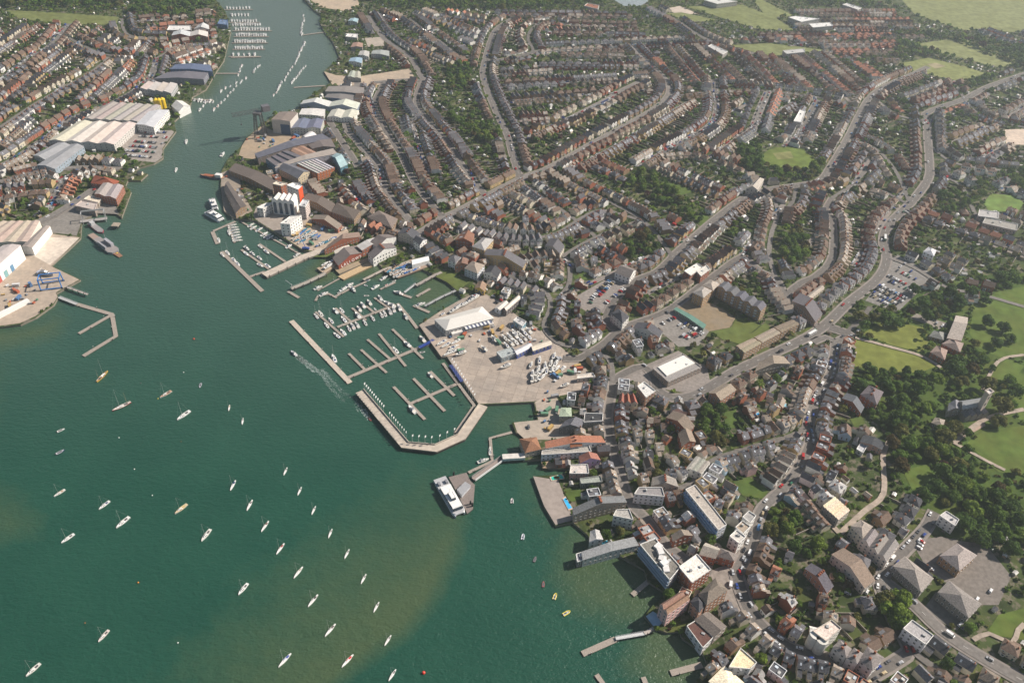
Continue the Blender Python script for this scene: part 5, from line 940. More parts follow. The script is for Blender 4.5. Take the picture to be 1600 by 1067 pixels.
# ---- build: nearest with parts, then single meshes, the rest of each kind as one mass
vis = []
for k, (ty, x, y, rz, rc, wc) in enumerate(HOUSES):
    px, py, dep = P(x, y)
    if -40 < px < 1640 and -40 < py < 1110: vis.append((dep, k))
vis.sort(); cnt = {}; RANK = {}
for dep, k in vis: ty = HOUSES[k][0]; cnt[ty] = cnt.get(ty, 0)+1; RANK[k] = (cnt[ty], dep)
CAP = {'terraced_house': 290, 'gable_fronted_house': 290, 'semi_detached_house': 280, 'garden_shed': 180, 'outbuilding': 150}
MC = {}; STUFF = {}
def cached(k, b, n):
    if k not in MC: MC[k] = b.mesh(n)
    return MC[k]
for k, (ty, x, y, rz, rc, wc) in enumerate(HOUSES):
    rk, dep = RANK.get(k, (9999, 9999)); nm = ty.replace('_', ' ')
    if rk > CAP.get(ty, 290):
        if dep > 9000 and not (-150 < P(x, y)[0] < 1750 and -250 < P(x, y)[1] < 1200): continue
        STUFF.setdefault(ty, MB()).add(house_whole(ty, rc, wc), dx=x, dy=y, dz=LZ, rz=rz, cm=rng.uniform(.72, 1.25)); continue
    near = dep < 560 and ty not in ('garden_shed', 'outbuilding')
    nm = nm.replace('gable fronted', 'gabled'); look = f"{RN[rc]} {WN[wc]} {nm}" if ty not in ('garden_shed', 'outbuilding') else f"{RN[rc].replace('tiled', 'topped')} {WN[wc]} {nm}"
    grp = {'terraced_house': 'terraced houses', 'garden_shed': 'garden sheds', 'outbuilding': 'outbuildings'}.get(ty, nm+'s')+' of the town'
    cat = {'shop_building': 'shop', 'garden_shed': 'shed', 'outbuilding': 'shed', 'villa': 'villa', 'cottage': 'cottage', 'bungalow': 'bungalow'}.get(ty, 'house')
    if near:
        parts, wins, door = house_parts(ty, rc, wc); root = mk(ty, None, None, (x, y, LZ), rz, (1, rng.uniform(.93, 1.07), rng.uniform(.9, 1.14))); objs = {}
        for n_, b in parts:
            par = objs['roof'] if n_ in ('chimney', 'dormer', 'roof_unit', 'rooflight', 'parapet') and 'roof' in objs else root
            o = mk(n_, cached((ty, rc, wc, n_, id(b)), b, n_), par); objs.setdefault(n_, o)
        for wx, wy, wz, a, w_, h in wins: mk('window', WIN, root, (wx, wy, wz), a, (w_, 1, h))
        if door: mk('door', DOORM[k % 4], root, (door[0], door[1], .05))
    else: root = mk(ty, cached((ty, rc, wc), house_whole(ty, rc, wc), ty), None, (x, y, LZ), rz, (1, rng.uniform(.93, 1.07), rng.uniform(.88, 1.16)))
    auto(root, look, cat, grp, x, y)
for ty, b in STUFF.items():
    o = b.build('far_'+ty); o['kind'] = 'stuff'
print('houses', len(HOUSES), {k: v for k, v in cnt.items()}, 'stuff', list(STUFF))
# garden walls and hedges between the back plots
r = random.Random(43); PLOTS = []
for dep, k in vis:
    ty, x, y, rz, rc, wc = HOUSES[k]; t = TYPES[ty]
    if ty in ('garden_shed', 'outbuilding', 'shop_building') or r.random() < .12: continue
    c_, s_ = math.cos(rz), math.sin(rz); y0 = t['d']/2+t['ext']+.4; n = 0; lx = -t['w']/2
    while n < 9:
        q = (x+c_*lx-s_*(y0+n*1.6+1.6), y+s_*lx+c_*(y0+n*1.6+1.6)); i = int((q[0]-GX0)/GS); j = int((q[1]-GY0)/GS)
        if not (0 <= i < GW and 0 <= j < GH) or occ[j, i]: break
        n += 1
    if n < 3: continue
    PLOTS.append((dep, x+c_*lx-s_*(y0+n*.8), y+s_*lx+c_*(y0+n*.8), rz, n*1.6, r.random() < .5))
PLOTS.sort(); GM = {}; gst = {True: MB(), False: MB()}; gc_ = {True: 0, False: 0}
def plotmesh(hedge, n):
    if (hedge, n) not in GM:
        b = MB()
        if hedge:
            for a in range(n*2): b.box(r.uniform(-.25, .25), (a+.5)*.8-n*.8, 0, r.uniform(.9, 1.5), .95, r.uniform(1.3, 2.3), tuple(q*r.uniform(.7, 1.2) for q in (.05, .08, .02)), 'leaf', r.uniform(-.2, .2))
        else:
            b.box(0, 0, 0, .22, n*1.6, 1.7, r.choice([(.28, .18, .12), (.3, .25, .2), (.2, .15, .1)]), 'wall'); b.box(0, 0, 1.7, .3, n*1.6, .12, (.38, .34, .3), 'wall')
        GM[hedge, n] = (b, b.mesh('garden_hedge' if hedge else 'garden_wall'))
    return GM[hedge, n]
for dep, x, y, rz, ln, hedge in PLOTS:
    gc_[hedge] += 1; b, me_ = plotmesh(hedge, int(ln/1.6))
    if gc_[hedge] <= 230: auto(mk('garden_hedge' if hedge else 'garden_wall', me_, None, (x, y, LZ), rz), ('%s clipped hedge' if hedge else '%s garden wall') % ('long' if ln > 11 else 'short'), 'hedge' if hedge else 'garden wall', 'plot boundaries of the town', x, y)
    else: gst[hedge].add(b, dx=x, dy=y, dz=LZ, rz=rz)
for h_, b in gst.items():
    if b.v: b.build('far_garden_hedges' if h_ else 'far_garden_walls')['kind'] = 'stuff'
# ================================================================== TREES
def crown_arr(seed, leaves, leafsz, lobes=14, flat=.8):
    r = np.random.RandomState(seed); u = r.normal(size=(lobes, 3)); u[:, 2] = np.abs(u[:, 2])*1.1-.25; u /= np.linalg.norm(u, axis=1)[:, None]
    cen = u*r.uniform(.38, .66, (lobes, 1)); cen[:, 2] *= flat; rad = r.uniform(.26, .44, lobes); tint = r.uniform(.72, 1.3, lobes)
    li = r.randint(0, lobes, leaves); n = r.normal(size=(leaves, 3)); n[:, 2] = np.where(n[:, 2] < -.2, -n[:, 2], n[:, 2]); n /= np.linalg.norm(n, axis=1)[:, None]
    p = cen[li]+n*(rad[li]*r.uniform(.78, 1.06, leaves))[:, None]; p[:, 2] += .62
    nn = n+r.normal(size=n.shape)*.45; nn /= np.linalg.norm(nn, axis=1)[:, None]; t = np.cross(nn, r.normal(size=n.shape)); t /= np.linalg.norm(t, axis=1)[:, None]; bt = np.cross(nn, t)
    s = (leafsz*r.uniform(.6, 1.35, leaves))[:, None]; V = np.stack([p-t*s-bt*s*.8, p+t*s-bt*s*.7, p+t*s*.8+bt*s, p-t*s*.9+bt*s*.8], 1)
    return V, tint[li]*r.uniform(.85, 1.18, leaves)
def quads_mesh(name, V, col, m='leaf'):
    n = len(V); me = bpy.data.meshes.new(name); me.vertices.add(n*4); me.vertices.foreach_set('co', V.reshape(-1).astype('f')); me.loops.add(n*4); me.loops.foreach_set('vertex_index', np.arange(n*4, dtype='i'))
    me.polygons.add(n); me.polygons.foreach_set('loop_start', np.arange(n, dtype='i')*4); me.update(calc_edges=True); me.materials.append(MT[m])
    at = me.attributes.new('col', 'FLOAT_COLOR', 'FACE'); c = np.ones((n, 4), 'f'); c[:, :3] = col; at.data.foreach_set('color', c.ravel()); return me
LEAFC = [((.080, .140, .028), 'dark green'), ((.120, .195, .034), 'mid green'), ((.170, .240, .038), 'bright green'), ((.165, .165, .045), 'olive'), ((.12, .090, .035), 'brownish'), ((.09, .04, .035), 'copper')]
CROWN = {}
def crown(ci, v):
    if (ci, v) not in CROWN:
        V, t = crown_arr(v*7+3, 2200, .062, 16+v*3, (.8, .95, 1.15, .7)[v]); CROWN[ci, v] = quads_mesh('crown', V, np.array(LEAFC[ci][0])*t[:, None])
    return CROWN[ci, v]
tb = MB(); tb.bar((0, 0, -.1), (0, 0, .5), .05, (.11, .085, .06), 'bark', 7, .035)
for a in range(6): c_, s_ = math.cos(a*1.05), math.sin(a*1.05); tb.bar((0, 0, .35+.03*a), (c_*.38, s_*.38, .72+.05*a), .022, (.11, .085, .06), 'bark', 5, .008)
TRUNK = tb.mesh('trunk')
TREES = []
def treefree(x, y, rad):
    i = int((x-GX0)/GS); j = int((y-GY0)/GS); k = max(0, int(rad/GS*.6)); return 0 <= i-k and i+k < GW and 0 <= j-k and j+k < GH and not np.isin(occ[j-k:j+k+1, i-k:i+k+1], (2, 4, 5, 6, 1)).any()
r = random.Random(77); tm = np.zeros_like(occ)
def noise2(x, y, s): return .5+.25*(math.sin(x/s+1.3*math.sin(y/s*.7))+math.sin(y/s*1.1+1.7*math.sin(x/s*.6+2)))
def addtree(x, y, rad, ci=None, force=False):
    i = int((x-GX0)/GS); j = int((y-GY0)/GS)
    if not (0 <= i < GW and 0 <= j < GH): return
    if not force:
        if not treefree(x, y, rad): return
        k = max(1, int(rad*.62/GS))
        if tm[max(0, j-k):j+k+1, max(0, i-k):i+k+1].any(): return
    k = max(0, int(rad*.75/GS)); tm[max(0, j-k):j+k+1, max(0, i-k):i+k+1] = 1
    TREES.append((x, y, rad, pick(r, ((0, 3), (1, 4), (2, 2), (3, 1.2), (4, .5), (5, .12))) if ci is None else ci))
for (px, py, rad, ci) in ((1400, 948, 13, 2), (1384, 935, 9, 3), (1408, 935, 9, 2), (1405, 965, 10, 1), (1346, 595, 9, 0), (1365, 577, 6, 1), (1355, 572, 5, 0), (1415, 635, 10, 1), (1400, 600, 9, 1), (1440, 605, 9, 1), (1463, 590, 9, 2), (1500, 560, 9, 0), (1505, 592, 9, 3), (1520, 575, 8, 4), (1545, 600, 9, 3), (1568, 632, 10, 3), (1563, 655, 9, 3), (1410, 668, 9, 3), (1395, 690, 7, 4), (1425, 690, 9, 1), (1450, 690, 9, 1), (1470, 700, 8, 2), (1410, 725, 8, 4), (1495, 665, 8, 3), (1510, 672, 7, 1), (1475, 735, 9, 1), (1490, 745, 9, 1), (1510, 755, 10, 2), (1500, 720, 8, 3), (1530, 765, 10, 1), (1560, 775, 9, 0), (1585, 785, 9, 0), (1525, 790, 9, 2), (1560, 800, 9, 1), (1510, 815, 9, 0), (1535, 835, 10, 0), (1565, 830, 10, 1), (1582, 855, 8, 0), (1590, 610, 9, 1), (1580, 590, 8, 1), (1552, 573, 5, 0), (1330, 548, 5, 0), (1352, 508, 6, 1), (1442, 526, 4, 0), (1436, 543, 3, 0),
                          (1185, 603, 7, 2), (1430, 450, 8, 0), (1445, 470, 9, 0), (1465, 460, 9, 0), (1485, 455, 9, 0), (1500, 470, 9, 0), (1520, 455, 9, 0), (1540, 465, 8, 0), (1475, 480, 8, 1), (1450, 490, 8, 0), (1462, 473, 6, 3), (1345, 490, 8, 3), (1368, 495, 7, 3), (1385, 500, 8, 0), (1405, 502, 8, 0), (1560, 530, 9, 0), (1580, 525, 8, 1), (1545, 500, 8, 0), (1570, 510, 8, 0), (1320, 560, 4, 0), (1235, 375, 9, 1), (1225, 390, 8, 2), (1245, 390, 8, 1), (1237, 405, 7, 1), (1335, 297, 8, 0), (1215, 590, 5, 1)):
    x, y = U(px, py, LZ+rad*.9); addtree(x, y, rad*rng.uniform(.8, .95), ci, True)
W_ = np.argwhere(parkm == 2); r.shuffle(W_l := W_.tolist())
for j, i in W_l[::3]:
    rad = r.uniform(4, 7.5); addtree(GX0+i*GS+r.uniform(-1, 1), GY0+j*GS+r.uniform(-1, 1), rad*r.choice([.5, .8, 1, 1.15]))
W_ = np.argwhere((parkm == 1) & (occ == 0)); r.shuffle(W_l := W_.tolist())
for j, i in W_l[::4]:
    x, y = GX0+i*GS, GY0+j*GS
    if noise2(x, y, 23) > .42: addtree(x+r.uniform(-1, 1), y+r.uniform(-1, 1), r.choice([2, 3, 4.5, 6, 7.5, 9])*r.uniform(.85, 1.15))
for _ in range(150000):
    x, y = r.uniform(-1000, 1100), r.uniform(200, 1620); px, py, dep = P(x, y)
    if not (-80 < px < 1680 and -80 < py < 1130): continue
    i = int((x-GX0)/GS); j = int((y-GY0)/GS)
    if occ[j, i] or not land[j, i]: continue
    if r.random() > .35+.65*noise2(x, y, 31): continue
    rad = r.uniform(.9, 2.4)+(r.random() < .28)*r.uniform(1, 3.2); addtree(x, y, rad)
order = sorted(range(len(TREES)), key=lambda k: P(TREES[k][0], TREES[k][1])[2]/TREES[k][2]); cap = 0; MV = []; MCc = []
low = [crown_arr(50+v, 150, .17, 9, .85+.1*v) for v in range(4)]; tiny = [crown_arr(60+v, 38, .26, 6, .8) for v in range(3)]
for k in order:
    x, y, rad, ci = TREES[k]; px, py, dep = P(x, y); v = k % 4; a = r.uniform(0, 6.28); hs = r.uniform(.9, 1.2)
    if cap < 300 and -20 < px < 1620 and -20 < py < 1090:
        cap += 1; o = mk('tree', None, None, (x, y, LZ), a); mk('crown', crown(ci, v), o, (0, 0, 0), 0, (rad, rad, rad*hs)); mk('trunk', TRUNK, o, (0, 0, 0), 0, (rad, rad, rad*hs))
        auto(o, f"{'big' if rad > 6 else 'middling' if rad > 4 else 'small'} {'round' if hs < 1.05 else 'tall'} {LEAFC[ci][1]} broadleaf tree", 'tree', 'trees of the town and park', x, y); continue
    V, t = (low if dep/rad < 260 else tiny)[v % (4 if dep/rad < 260 else 3)]; c_, s_ = math.cos(a), math.sin(a); V = V.copy(); X_ = V[..., 0]*c_-V[..., 1]*s_; Y_ = V[..., 0]*s_+V[..., 1]*c_
    MV.append(np.stack([X_*rad+x, Y_*rad+y, (V[..., 2]-(.25 if rad < 2.6 else 0))*rad*hs+LZ], -1)); MCc.append(np.array(LEAFC[ci][0])*(t*r.uniform(.8, 1.2))[:, None])
o = mk('distant_trees', quads_mesh('distant_trees', np.concatenate(MV), np.concatenate(MCc))); o['kind'] = 'stuff'; print('trees', len(TREES), 'mass', len(MV), sum(len(v) for v in MV))
# ================================================================== PIERS AND PONTOONS
PW = (.33, .285, .245)
PZ = [0]
def pier(name, label, pts, wd, z=.7, th=.5, col=PW, piles=14, rail=0, cat='pontoon', m='wood', group=None, head=1.4, stag=None, poly=False, rcol=(.6, .6, .6)):
    PZ[0] += .004; z += PZ[0]; p = UP(pts, z); cx, cy = p[0]; root = mk(name, None, None, (cx, cy, 0)); tag(root, label, cat, group); L = [(x-cx, y-cy) for x, y in p]; b = MB()
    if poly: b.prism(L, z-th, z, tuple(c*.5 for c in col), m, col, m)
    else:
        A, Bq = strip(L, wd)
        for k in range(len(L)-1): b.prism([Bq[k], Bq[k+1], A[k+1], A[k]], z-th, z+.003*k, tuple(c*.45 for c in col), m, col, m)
    b.build('deck', root); n = 0
    for k in range(len(L)-1 if not poly else 0):
        (x0, y0), (x1, y1) = L[k], L[k+1]; d = math.dist(L[k], L[k+1]); ux, uy = (x1-x0)/d, (y1-y0)/d; s_ = piles*.3
        while piles and s_ < d and n < 60:
            for sd in ((1, -1) if name in ('pier', 'quay_pier', 'jetty') else ((1 if n % 2 else -1),)):
                b = MB(); X_, Y_ = x0+ux*s_-uy*(wd/2+.15)*sd, y0+uy*s_+ux*(wd/2+.15)*sd; top = z+head; b.bar((X_, Y_, -3), (X_, Y_, top), .27, (.07, .055, .05), 'wood', 7)
                if name == 'pontoon': b.bar((X_, Y_, top), (X_, Y_, top+.6), .3, (.75, .75, .72), 'paint', 7, .05)
                b.build('pile', root)
            n += 1; s_ += piles
        if rail:
            for sd in (1, -1):
                b = MB(); o = wd/2-.1; a = (x0-uy*o*sd, y0+ux*o*sd); c = (x1-uy*o*sd, y1+ux*o*sd); q = int(d/4)+1
                for zz in (.55, 1.05): b.bar((a[0], a[1], z+zz), (c[0], c[1], z+zz), .05, rcol, 'metal', 4)
                for j in range(q+1): t = j/q; b.bar((a[0]+(c[0]-a[0])*t, a[1]+(c[1]-a[1])*t, z), (a[0]+(c[0]-a[0])*t, a[1]+(c[1]-a[1])*t, z+1.05), .05, rcol, 'metal', 4)
                b.build('railing', root)
    return root
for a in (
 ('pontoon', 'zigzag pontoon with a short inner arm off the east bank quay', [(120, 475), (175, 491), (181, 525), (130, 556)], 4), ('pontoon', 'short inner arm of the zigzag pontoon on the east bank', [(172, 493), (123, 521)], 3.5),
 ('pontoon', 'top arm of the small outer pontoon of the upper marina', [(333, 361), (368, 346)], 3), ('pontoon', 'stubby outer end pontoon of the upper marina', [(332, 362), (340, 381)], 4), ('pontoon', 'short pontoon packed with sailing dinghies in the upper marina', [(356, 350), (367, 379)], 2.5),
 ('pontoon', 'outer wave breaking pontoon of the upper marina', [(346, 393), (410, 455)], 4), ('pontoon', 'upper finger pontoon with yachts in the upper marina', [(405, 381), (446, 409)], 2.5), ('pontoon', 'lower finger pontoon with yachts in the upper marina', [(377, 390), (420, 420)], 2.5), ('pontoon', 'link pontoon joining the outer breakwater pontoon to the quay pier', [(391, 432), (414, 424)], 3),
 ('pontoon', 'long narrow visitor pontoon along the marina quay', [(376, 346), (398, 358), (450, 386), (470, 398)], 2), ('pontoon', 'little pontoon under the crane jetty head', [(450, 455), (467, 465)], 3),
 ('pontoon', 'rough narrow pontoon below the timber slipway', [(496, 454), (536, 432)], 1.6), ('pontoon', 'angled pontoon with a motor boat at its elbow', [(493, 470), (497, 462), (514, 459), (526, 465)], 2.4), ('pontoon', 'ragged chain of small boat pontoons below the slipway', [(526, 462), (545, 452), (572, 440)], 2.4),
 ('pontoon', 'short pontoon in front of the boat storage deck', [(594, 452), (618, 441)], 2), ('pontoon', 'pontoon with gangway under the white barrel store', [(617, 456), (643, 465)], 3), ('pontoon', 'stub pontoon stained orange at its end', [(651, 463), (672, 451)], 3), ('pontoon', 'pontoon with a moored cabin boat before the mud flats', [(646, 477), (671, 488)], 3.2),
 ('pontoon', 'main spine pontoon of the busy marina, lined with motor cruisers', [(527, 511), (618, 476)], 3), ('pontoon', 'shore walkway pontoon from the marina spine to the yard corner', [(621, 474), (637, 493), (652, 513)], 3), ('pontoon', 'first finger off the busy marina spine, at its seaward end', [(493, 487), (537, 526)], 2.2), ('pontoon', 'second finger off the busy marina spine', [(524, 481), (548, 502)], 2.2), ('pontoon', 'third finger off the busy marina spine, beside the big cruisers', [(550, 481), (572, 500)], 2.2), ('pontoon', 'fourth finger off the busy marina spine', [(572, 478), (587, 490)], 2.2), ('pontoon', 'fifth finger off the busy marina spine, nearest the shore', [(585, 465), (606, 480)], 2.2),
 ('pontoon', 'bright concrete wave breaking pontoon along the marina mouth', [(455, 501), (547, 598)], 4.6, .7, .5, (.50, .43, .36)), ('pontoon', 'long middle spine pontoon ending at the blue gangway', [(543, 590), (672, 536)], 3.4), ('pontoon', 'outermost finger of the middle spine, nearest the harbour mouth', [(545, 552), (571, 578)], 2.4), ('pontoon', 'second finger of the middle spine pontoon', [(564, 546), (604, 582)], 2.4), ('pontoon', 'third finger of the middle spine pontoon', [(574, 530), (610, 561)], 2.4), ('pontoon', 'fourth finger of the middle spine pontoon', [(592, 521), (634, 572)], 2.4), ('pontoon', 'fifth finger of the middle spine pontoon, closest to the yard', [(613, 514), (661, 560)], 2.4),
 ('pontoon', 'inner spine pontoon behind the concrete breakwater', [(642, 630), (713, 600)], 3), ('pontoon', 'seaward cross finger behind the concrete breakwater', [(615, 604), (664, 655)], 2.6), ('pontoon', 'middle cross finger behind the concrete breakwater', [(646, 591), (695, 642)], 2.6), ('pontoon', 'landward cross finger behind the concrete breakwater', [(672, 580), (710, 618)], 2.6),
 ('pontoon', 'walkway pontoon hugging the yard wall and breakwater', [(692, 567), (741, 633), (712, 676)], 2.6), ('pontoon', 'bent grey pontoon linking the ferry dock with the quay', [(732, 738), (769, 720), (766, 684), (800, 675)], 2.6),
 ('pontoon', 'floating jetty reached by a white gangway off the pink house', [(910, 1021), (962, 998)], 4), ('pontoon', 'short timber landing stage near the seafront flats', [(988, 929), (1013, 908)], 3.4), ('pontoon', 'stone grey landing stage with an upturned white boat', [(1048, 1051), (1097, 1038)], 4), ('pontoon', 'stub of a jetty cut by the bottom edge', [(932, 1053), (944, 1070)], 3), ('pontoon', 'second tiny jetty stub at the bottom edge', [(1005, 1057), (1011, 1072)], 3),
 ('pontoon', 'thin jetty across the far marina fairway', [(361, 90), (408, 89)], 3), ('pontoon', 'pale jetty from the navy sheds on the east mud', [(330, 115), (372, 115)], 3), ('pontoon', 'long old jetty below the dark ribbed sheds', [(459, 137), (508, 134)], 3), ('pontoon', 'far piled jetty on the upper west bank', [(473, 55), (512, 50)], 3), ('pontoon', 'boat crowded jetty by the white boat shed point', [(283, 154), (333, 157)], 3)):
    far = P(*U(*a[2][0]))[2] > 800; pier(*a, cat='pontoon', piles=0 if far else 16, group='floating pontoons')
pier('quay_pier', 'broad concrete quay pier closing the lower side of the upper marina', [(413, 430), (475, 401), (505, 391)], 9, 2.3, 2, (.52, .45, .38), 10, cat='pier', m='concrete')
pier('jetty', 'old dark jetty with a small crane head below the boatyard', [(455, 451), (480, 441), (509, 427)], 4, 2.4, .6, (.38, .34, .29), 9, 1, cat='jetty')
pier('jetty', 'spindly dolphin jetty beside the east slip basin', [(103, 448), (137, 460)], 2, 2.4, .4, (.45, .4, .36), 7, 1, cat='jetty')
pier('jetty', 'pipe topped jetty curving round the boat storage deck', [(568, 437), (600, 421), (640, 408)], 3, 2.4, .5, (.4, .35, .3), 10, cat='jetty')
pier('jetty', 'club jetty on piles with dark planks between the mud berths', [(650, 446), (677, 431), (690, 425)], 3.5, 2.4, .5, (.34, .3, .27), 8, cat='jetty')
pier('jetty', 'railed footbridge jetty over the mud to the pale waterside houses', [(664, 478), (690, 464), (712, 454)], 2.2, 2.6, .4, (.4, .4, .4), 9, 1, cat='jetty')
pier('gangway', 'narrow metal gangway down to the pontoon by the barrel store', [(632, 457), (650, 443)], 1.8, 1.8, .3, (.5, .5, .5), 0, 1, cat='gangway')
pier('gangway', 'twin railed gangway down to the east zigzag pontoon', [(92, 464), (120, 475)], 3, 1.7, .4, (.45, .45, .45), 0, 1, cat='gangway')
pier('gangway', 'bright blue gangway at the landward end of the middle spine', [(655, 543), (678, 531)], 3, 2, .6, (.03, .06, .28), 0, 1, cat='gangway', m='paint', rcol=(.03, .07, .3))
pier('gangway', 'navy blue gangway beside the yard wall', [(704, 570), (722, 596)], 3, 2, .6, (.04, .06, .2), 0, 1, cat='gangway', m='paint', rcol=(.04, .07, .25))
pier('gangway', 'white railed gangway between the pink house and its floating jetty', [(962, 997), (1007, 989)], 2.4, 1.7, .3, (.55, .55, .55), 0, 1, cat='gangway', rcol=(.7, .7, .7))
pier('jetty', 'short landing of the pink house jetty', [(1007, 989), (1022, 981)], 2.6, 2, .4, (.45, .4, .36), 4, 0, cat='jetty')
pier('slipway', 'sandy timber slipway running down into the water', [(528, 432), (578, 408), (585, 414), (537, 437)][:4], 0, 1.2, 3, (.50, .37, .22), 0, 0, cat='slipway', poly=True)
pier('slipway', 'boat cradle quay with launched hulls before the lettered shed', [(495, 419), (527, 404), (533, 409), (507, 428)], 0, 2., 3, (.42, .33, .24), 0, 0, cat='slipway', poly=True)
pier('boat_deck', 'raised boat storage deck crowded with covered boats', [(600, 424), (642, 405), (676, 414), (622, 434)], 0, 2.3, 1.4, (.34, .25, .19), 0, 0, cat='deck', poly=True)
pier('jetty_platform', 'brown derelict platform between the hotel and the clubhouse', [(846, 722), (848, 731), (887, 731), (893, 716)], 0, 2.1, 3, (.40, .29, .2), 0, 0, cat='platform', poly=True)
pier('boat_crane_dock', 'small square dock with yachts lifted ashore by the yard corner', [(672, 533), (690, 558), (724, 553), (715, 528)], 0, 2.35, 3, (.46, .37, .3), 0, 0, cat='dock', poly=True, m='concrete')
# breakwater
BW = [(562, 611), (633, 695), (681, 700), (721, 682), (755, 633)]; p = UP(BW, 3.2); root = mk('breakwater', None, None, (p[0][0], p[0][1], 0)); tag(root, 'angular concrete breakwater edged with white flags and posts', 'breakwater'); LM.append(('the concrete breakwater', *U(633, 695, 3)))
L = [(x-p[0][0], y-p[0][1]) for x, y in p]; A, Bq = strip(L, 7.5); A2, B2 = strip(L, 6.6); b = MB(); wl = MB(); fm = MB()
for k in range(4): b.prism([Bq[k], Bq[k+1], A[k+1], A[k]], 2.2, 3.2+.002*k, (.34, .28, .23), 'concrete', (.50, .43, .36), 'concrete'); b.prism([B2[k], B2[k+1], A2[k+1], A2[k]], -3, 2.2, (.06, .05, .045), 'wood')
b.build('deck', root)
for k in range(4): wl.prism([A[k], A[k+1], (A[k+1][0]*.93+Bq[k+1][0]*.07, A[k+1][1]*.93+Bq[k+1][1]*.07), (A[k][0]*.93+Bq[k][0]*.07, A[k][1]*.93+Bq[k][1]*.07)], 3.2, 4.3, (.45, .4, .34), 'concrete')
wl.build('parapet', root)
fb = MB(); fb.bar((0, 0, 0), (0, 0, 8.5), .11, (.75, .75, .75), 'metal', 6, .05); POLE = fb.mesh('pole')
fb = MB(); fb.v = []; pts = [(0, 0, 5.6), (1.3, .25, 5.7), (2.3, 0, 5.5), (2.3, 0, 8.3), (1.3, .25, 8.4), (0, 0, 8.4)]; fb.face([pts[0], pts[1], pts[4], pts[5]], (.85, .85, .84), 'paint'); fb.face([pts[1], pts[2], pts[3], pts[4]], (.85, .85, .84), 'paint'); fb.v = [(x*.75, y, 1.9+z*.75) for x, y, z in fb.v]; FLAG = fb.mesh('flag')
nf = 0
for k, cnt_, skip in ((0, 22, (11, 12)), (1, 4, ()), (2, 3, ())):
    for a in range(cnt_):
        if a in skip: continue
        t = (a+.6)/cnt_; x = A[k][0]*(1-t)+A[k+1][0]*t; y = A[k][1]*(1-t)+A[k+1][1]*t; x, y = x*.97+Bq[k][0]*.03, y*.97+Bq[k][1]*.03
        nf += 1; o = mk('flagpole', None, None, (p[0][0]+x, p[0][1]+y, 3.2)); mk('pole', POLE, o); mk('flag', FLAG, o, rz=R(58)+a*.02); tag(o, f'flagpole with a plain white flag, {ordn(nf)} along the breakwater from its seaward tip', 'flagpole', 'flagpoles on the breakwater')
for a in range(13):
    x, y = U(706+a*2.9, 572+a*4.6); o = mk('flagpole', None, None, (x, y, LZ)); mk('pole', POLE, o); mk('flag', FLAG, o, rz=R(58)); tag(o, f'flagpole with a white flag, {ordn(a+1)} along the yard wall from the blue gangway', 'flagpole', 'flagpoles on the yard wall')
# ferry dock
root = pier('ferry_dock', 'floating ferry dock with a grey waiting shelter and covered walkway', [(701, 745), (729, 738), (735, 751), (742, 757), (739, 795), (730, 802), (714, 769)], 0, 1., 1., (.22, .185, .17), 0, poly=True, cat='ferry dock'); LM.append(('the ferry dock', *U(725, 765)))
def rel(pts, z): return [(x-root.location.x, y-root.location.y) for x, y in UP(pts, z)]
b = MB(); q = rel([(714, 764), (727, 752), (736, 758), (722, 774)], 4); b.prism(q, 3.7, 4, (.45, .45, .46), 'metal'); b.prism([(x*.96+q[0][0]*.04, y*.96+q[0][1]*.04) for x, y in q], 1, 3.7, (.5, .52, .55), 'glass'); b.build('shelter', root)
for (x, y) in ((709, 742), (738, 791), (735, 788)): b = MB(); X_, Y_ = rel([(x, y)], 1)[0]; b.bar((X_, Y_, -3), (X_, Y_, 4.5), .7, (.03, .03, .03), 'wood', 8); b.build('mooring_pile', root)
b = MB(); q = rel([(740, 749), (786, 716)], 1.5); A_, B_ = strip(q, 4.2); b.prism([B_[0], B_[1], A_[1], A_[0]], 1.2, 1.5, (.3, .25, .23), 'wood'); b.prism([A_[0], A_[1], (A_[1][0]*.95+B_[1][0]*.05, A_[1][1]*.95+B_[1][1]*.05), (A_[0][0]*.95+B_[0][0]*.05, A_[0][1]*.95+B_[0][1]*.05)], 1.5, 3.6, (.3, .28, .27), 'wall'); b.build('walkway', root)
b = MB(); A3, _b = strip(q, 3.9); b.prism([B_[0], B_[1], (B_[1][0]*.93+A_[1][0]*.07, B_[1][1]*.93+A_[1][1]*.07), (B_[0][0]*.93+A_[0][0]*.07, B_[0][1]*.93+A_[0][1]*.07)], 1.5, 3.4, (.78, .77, .76), 'paint'); b.build('windscreen', root)
b = MB(); q = rel([(785, 714), (820, 712)], 4); A_, B_ = strip(q, 5); b.prism([B_[0], B_[1], A_[1], A_[0]], 2.2, 4.6, (.72, .73, .76), 'metal', (.66, .62, .57), 'metalroof'); b.build('link_bridge', root)
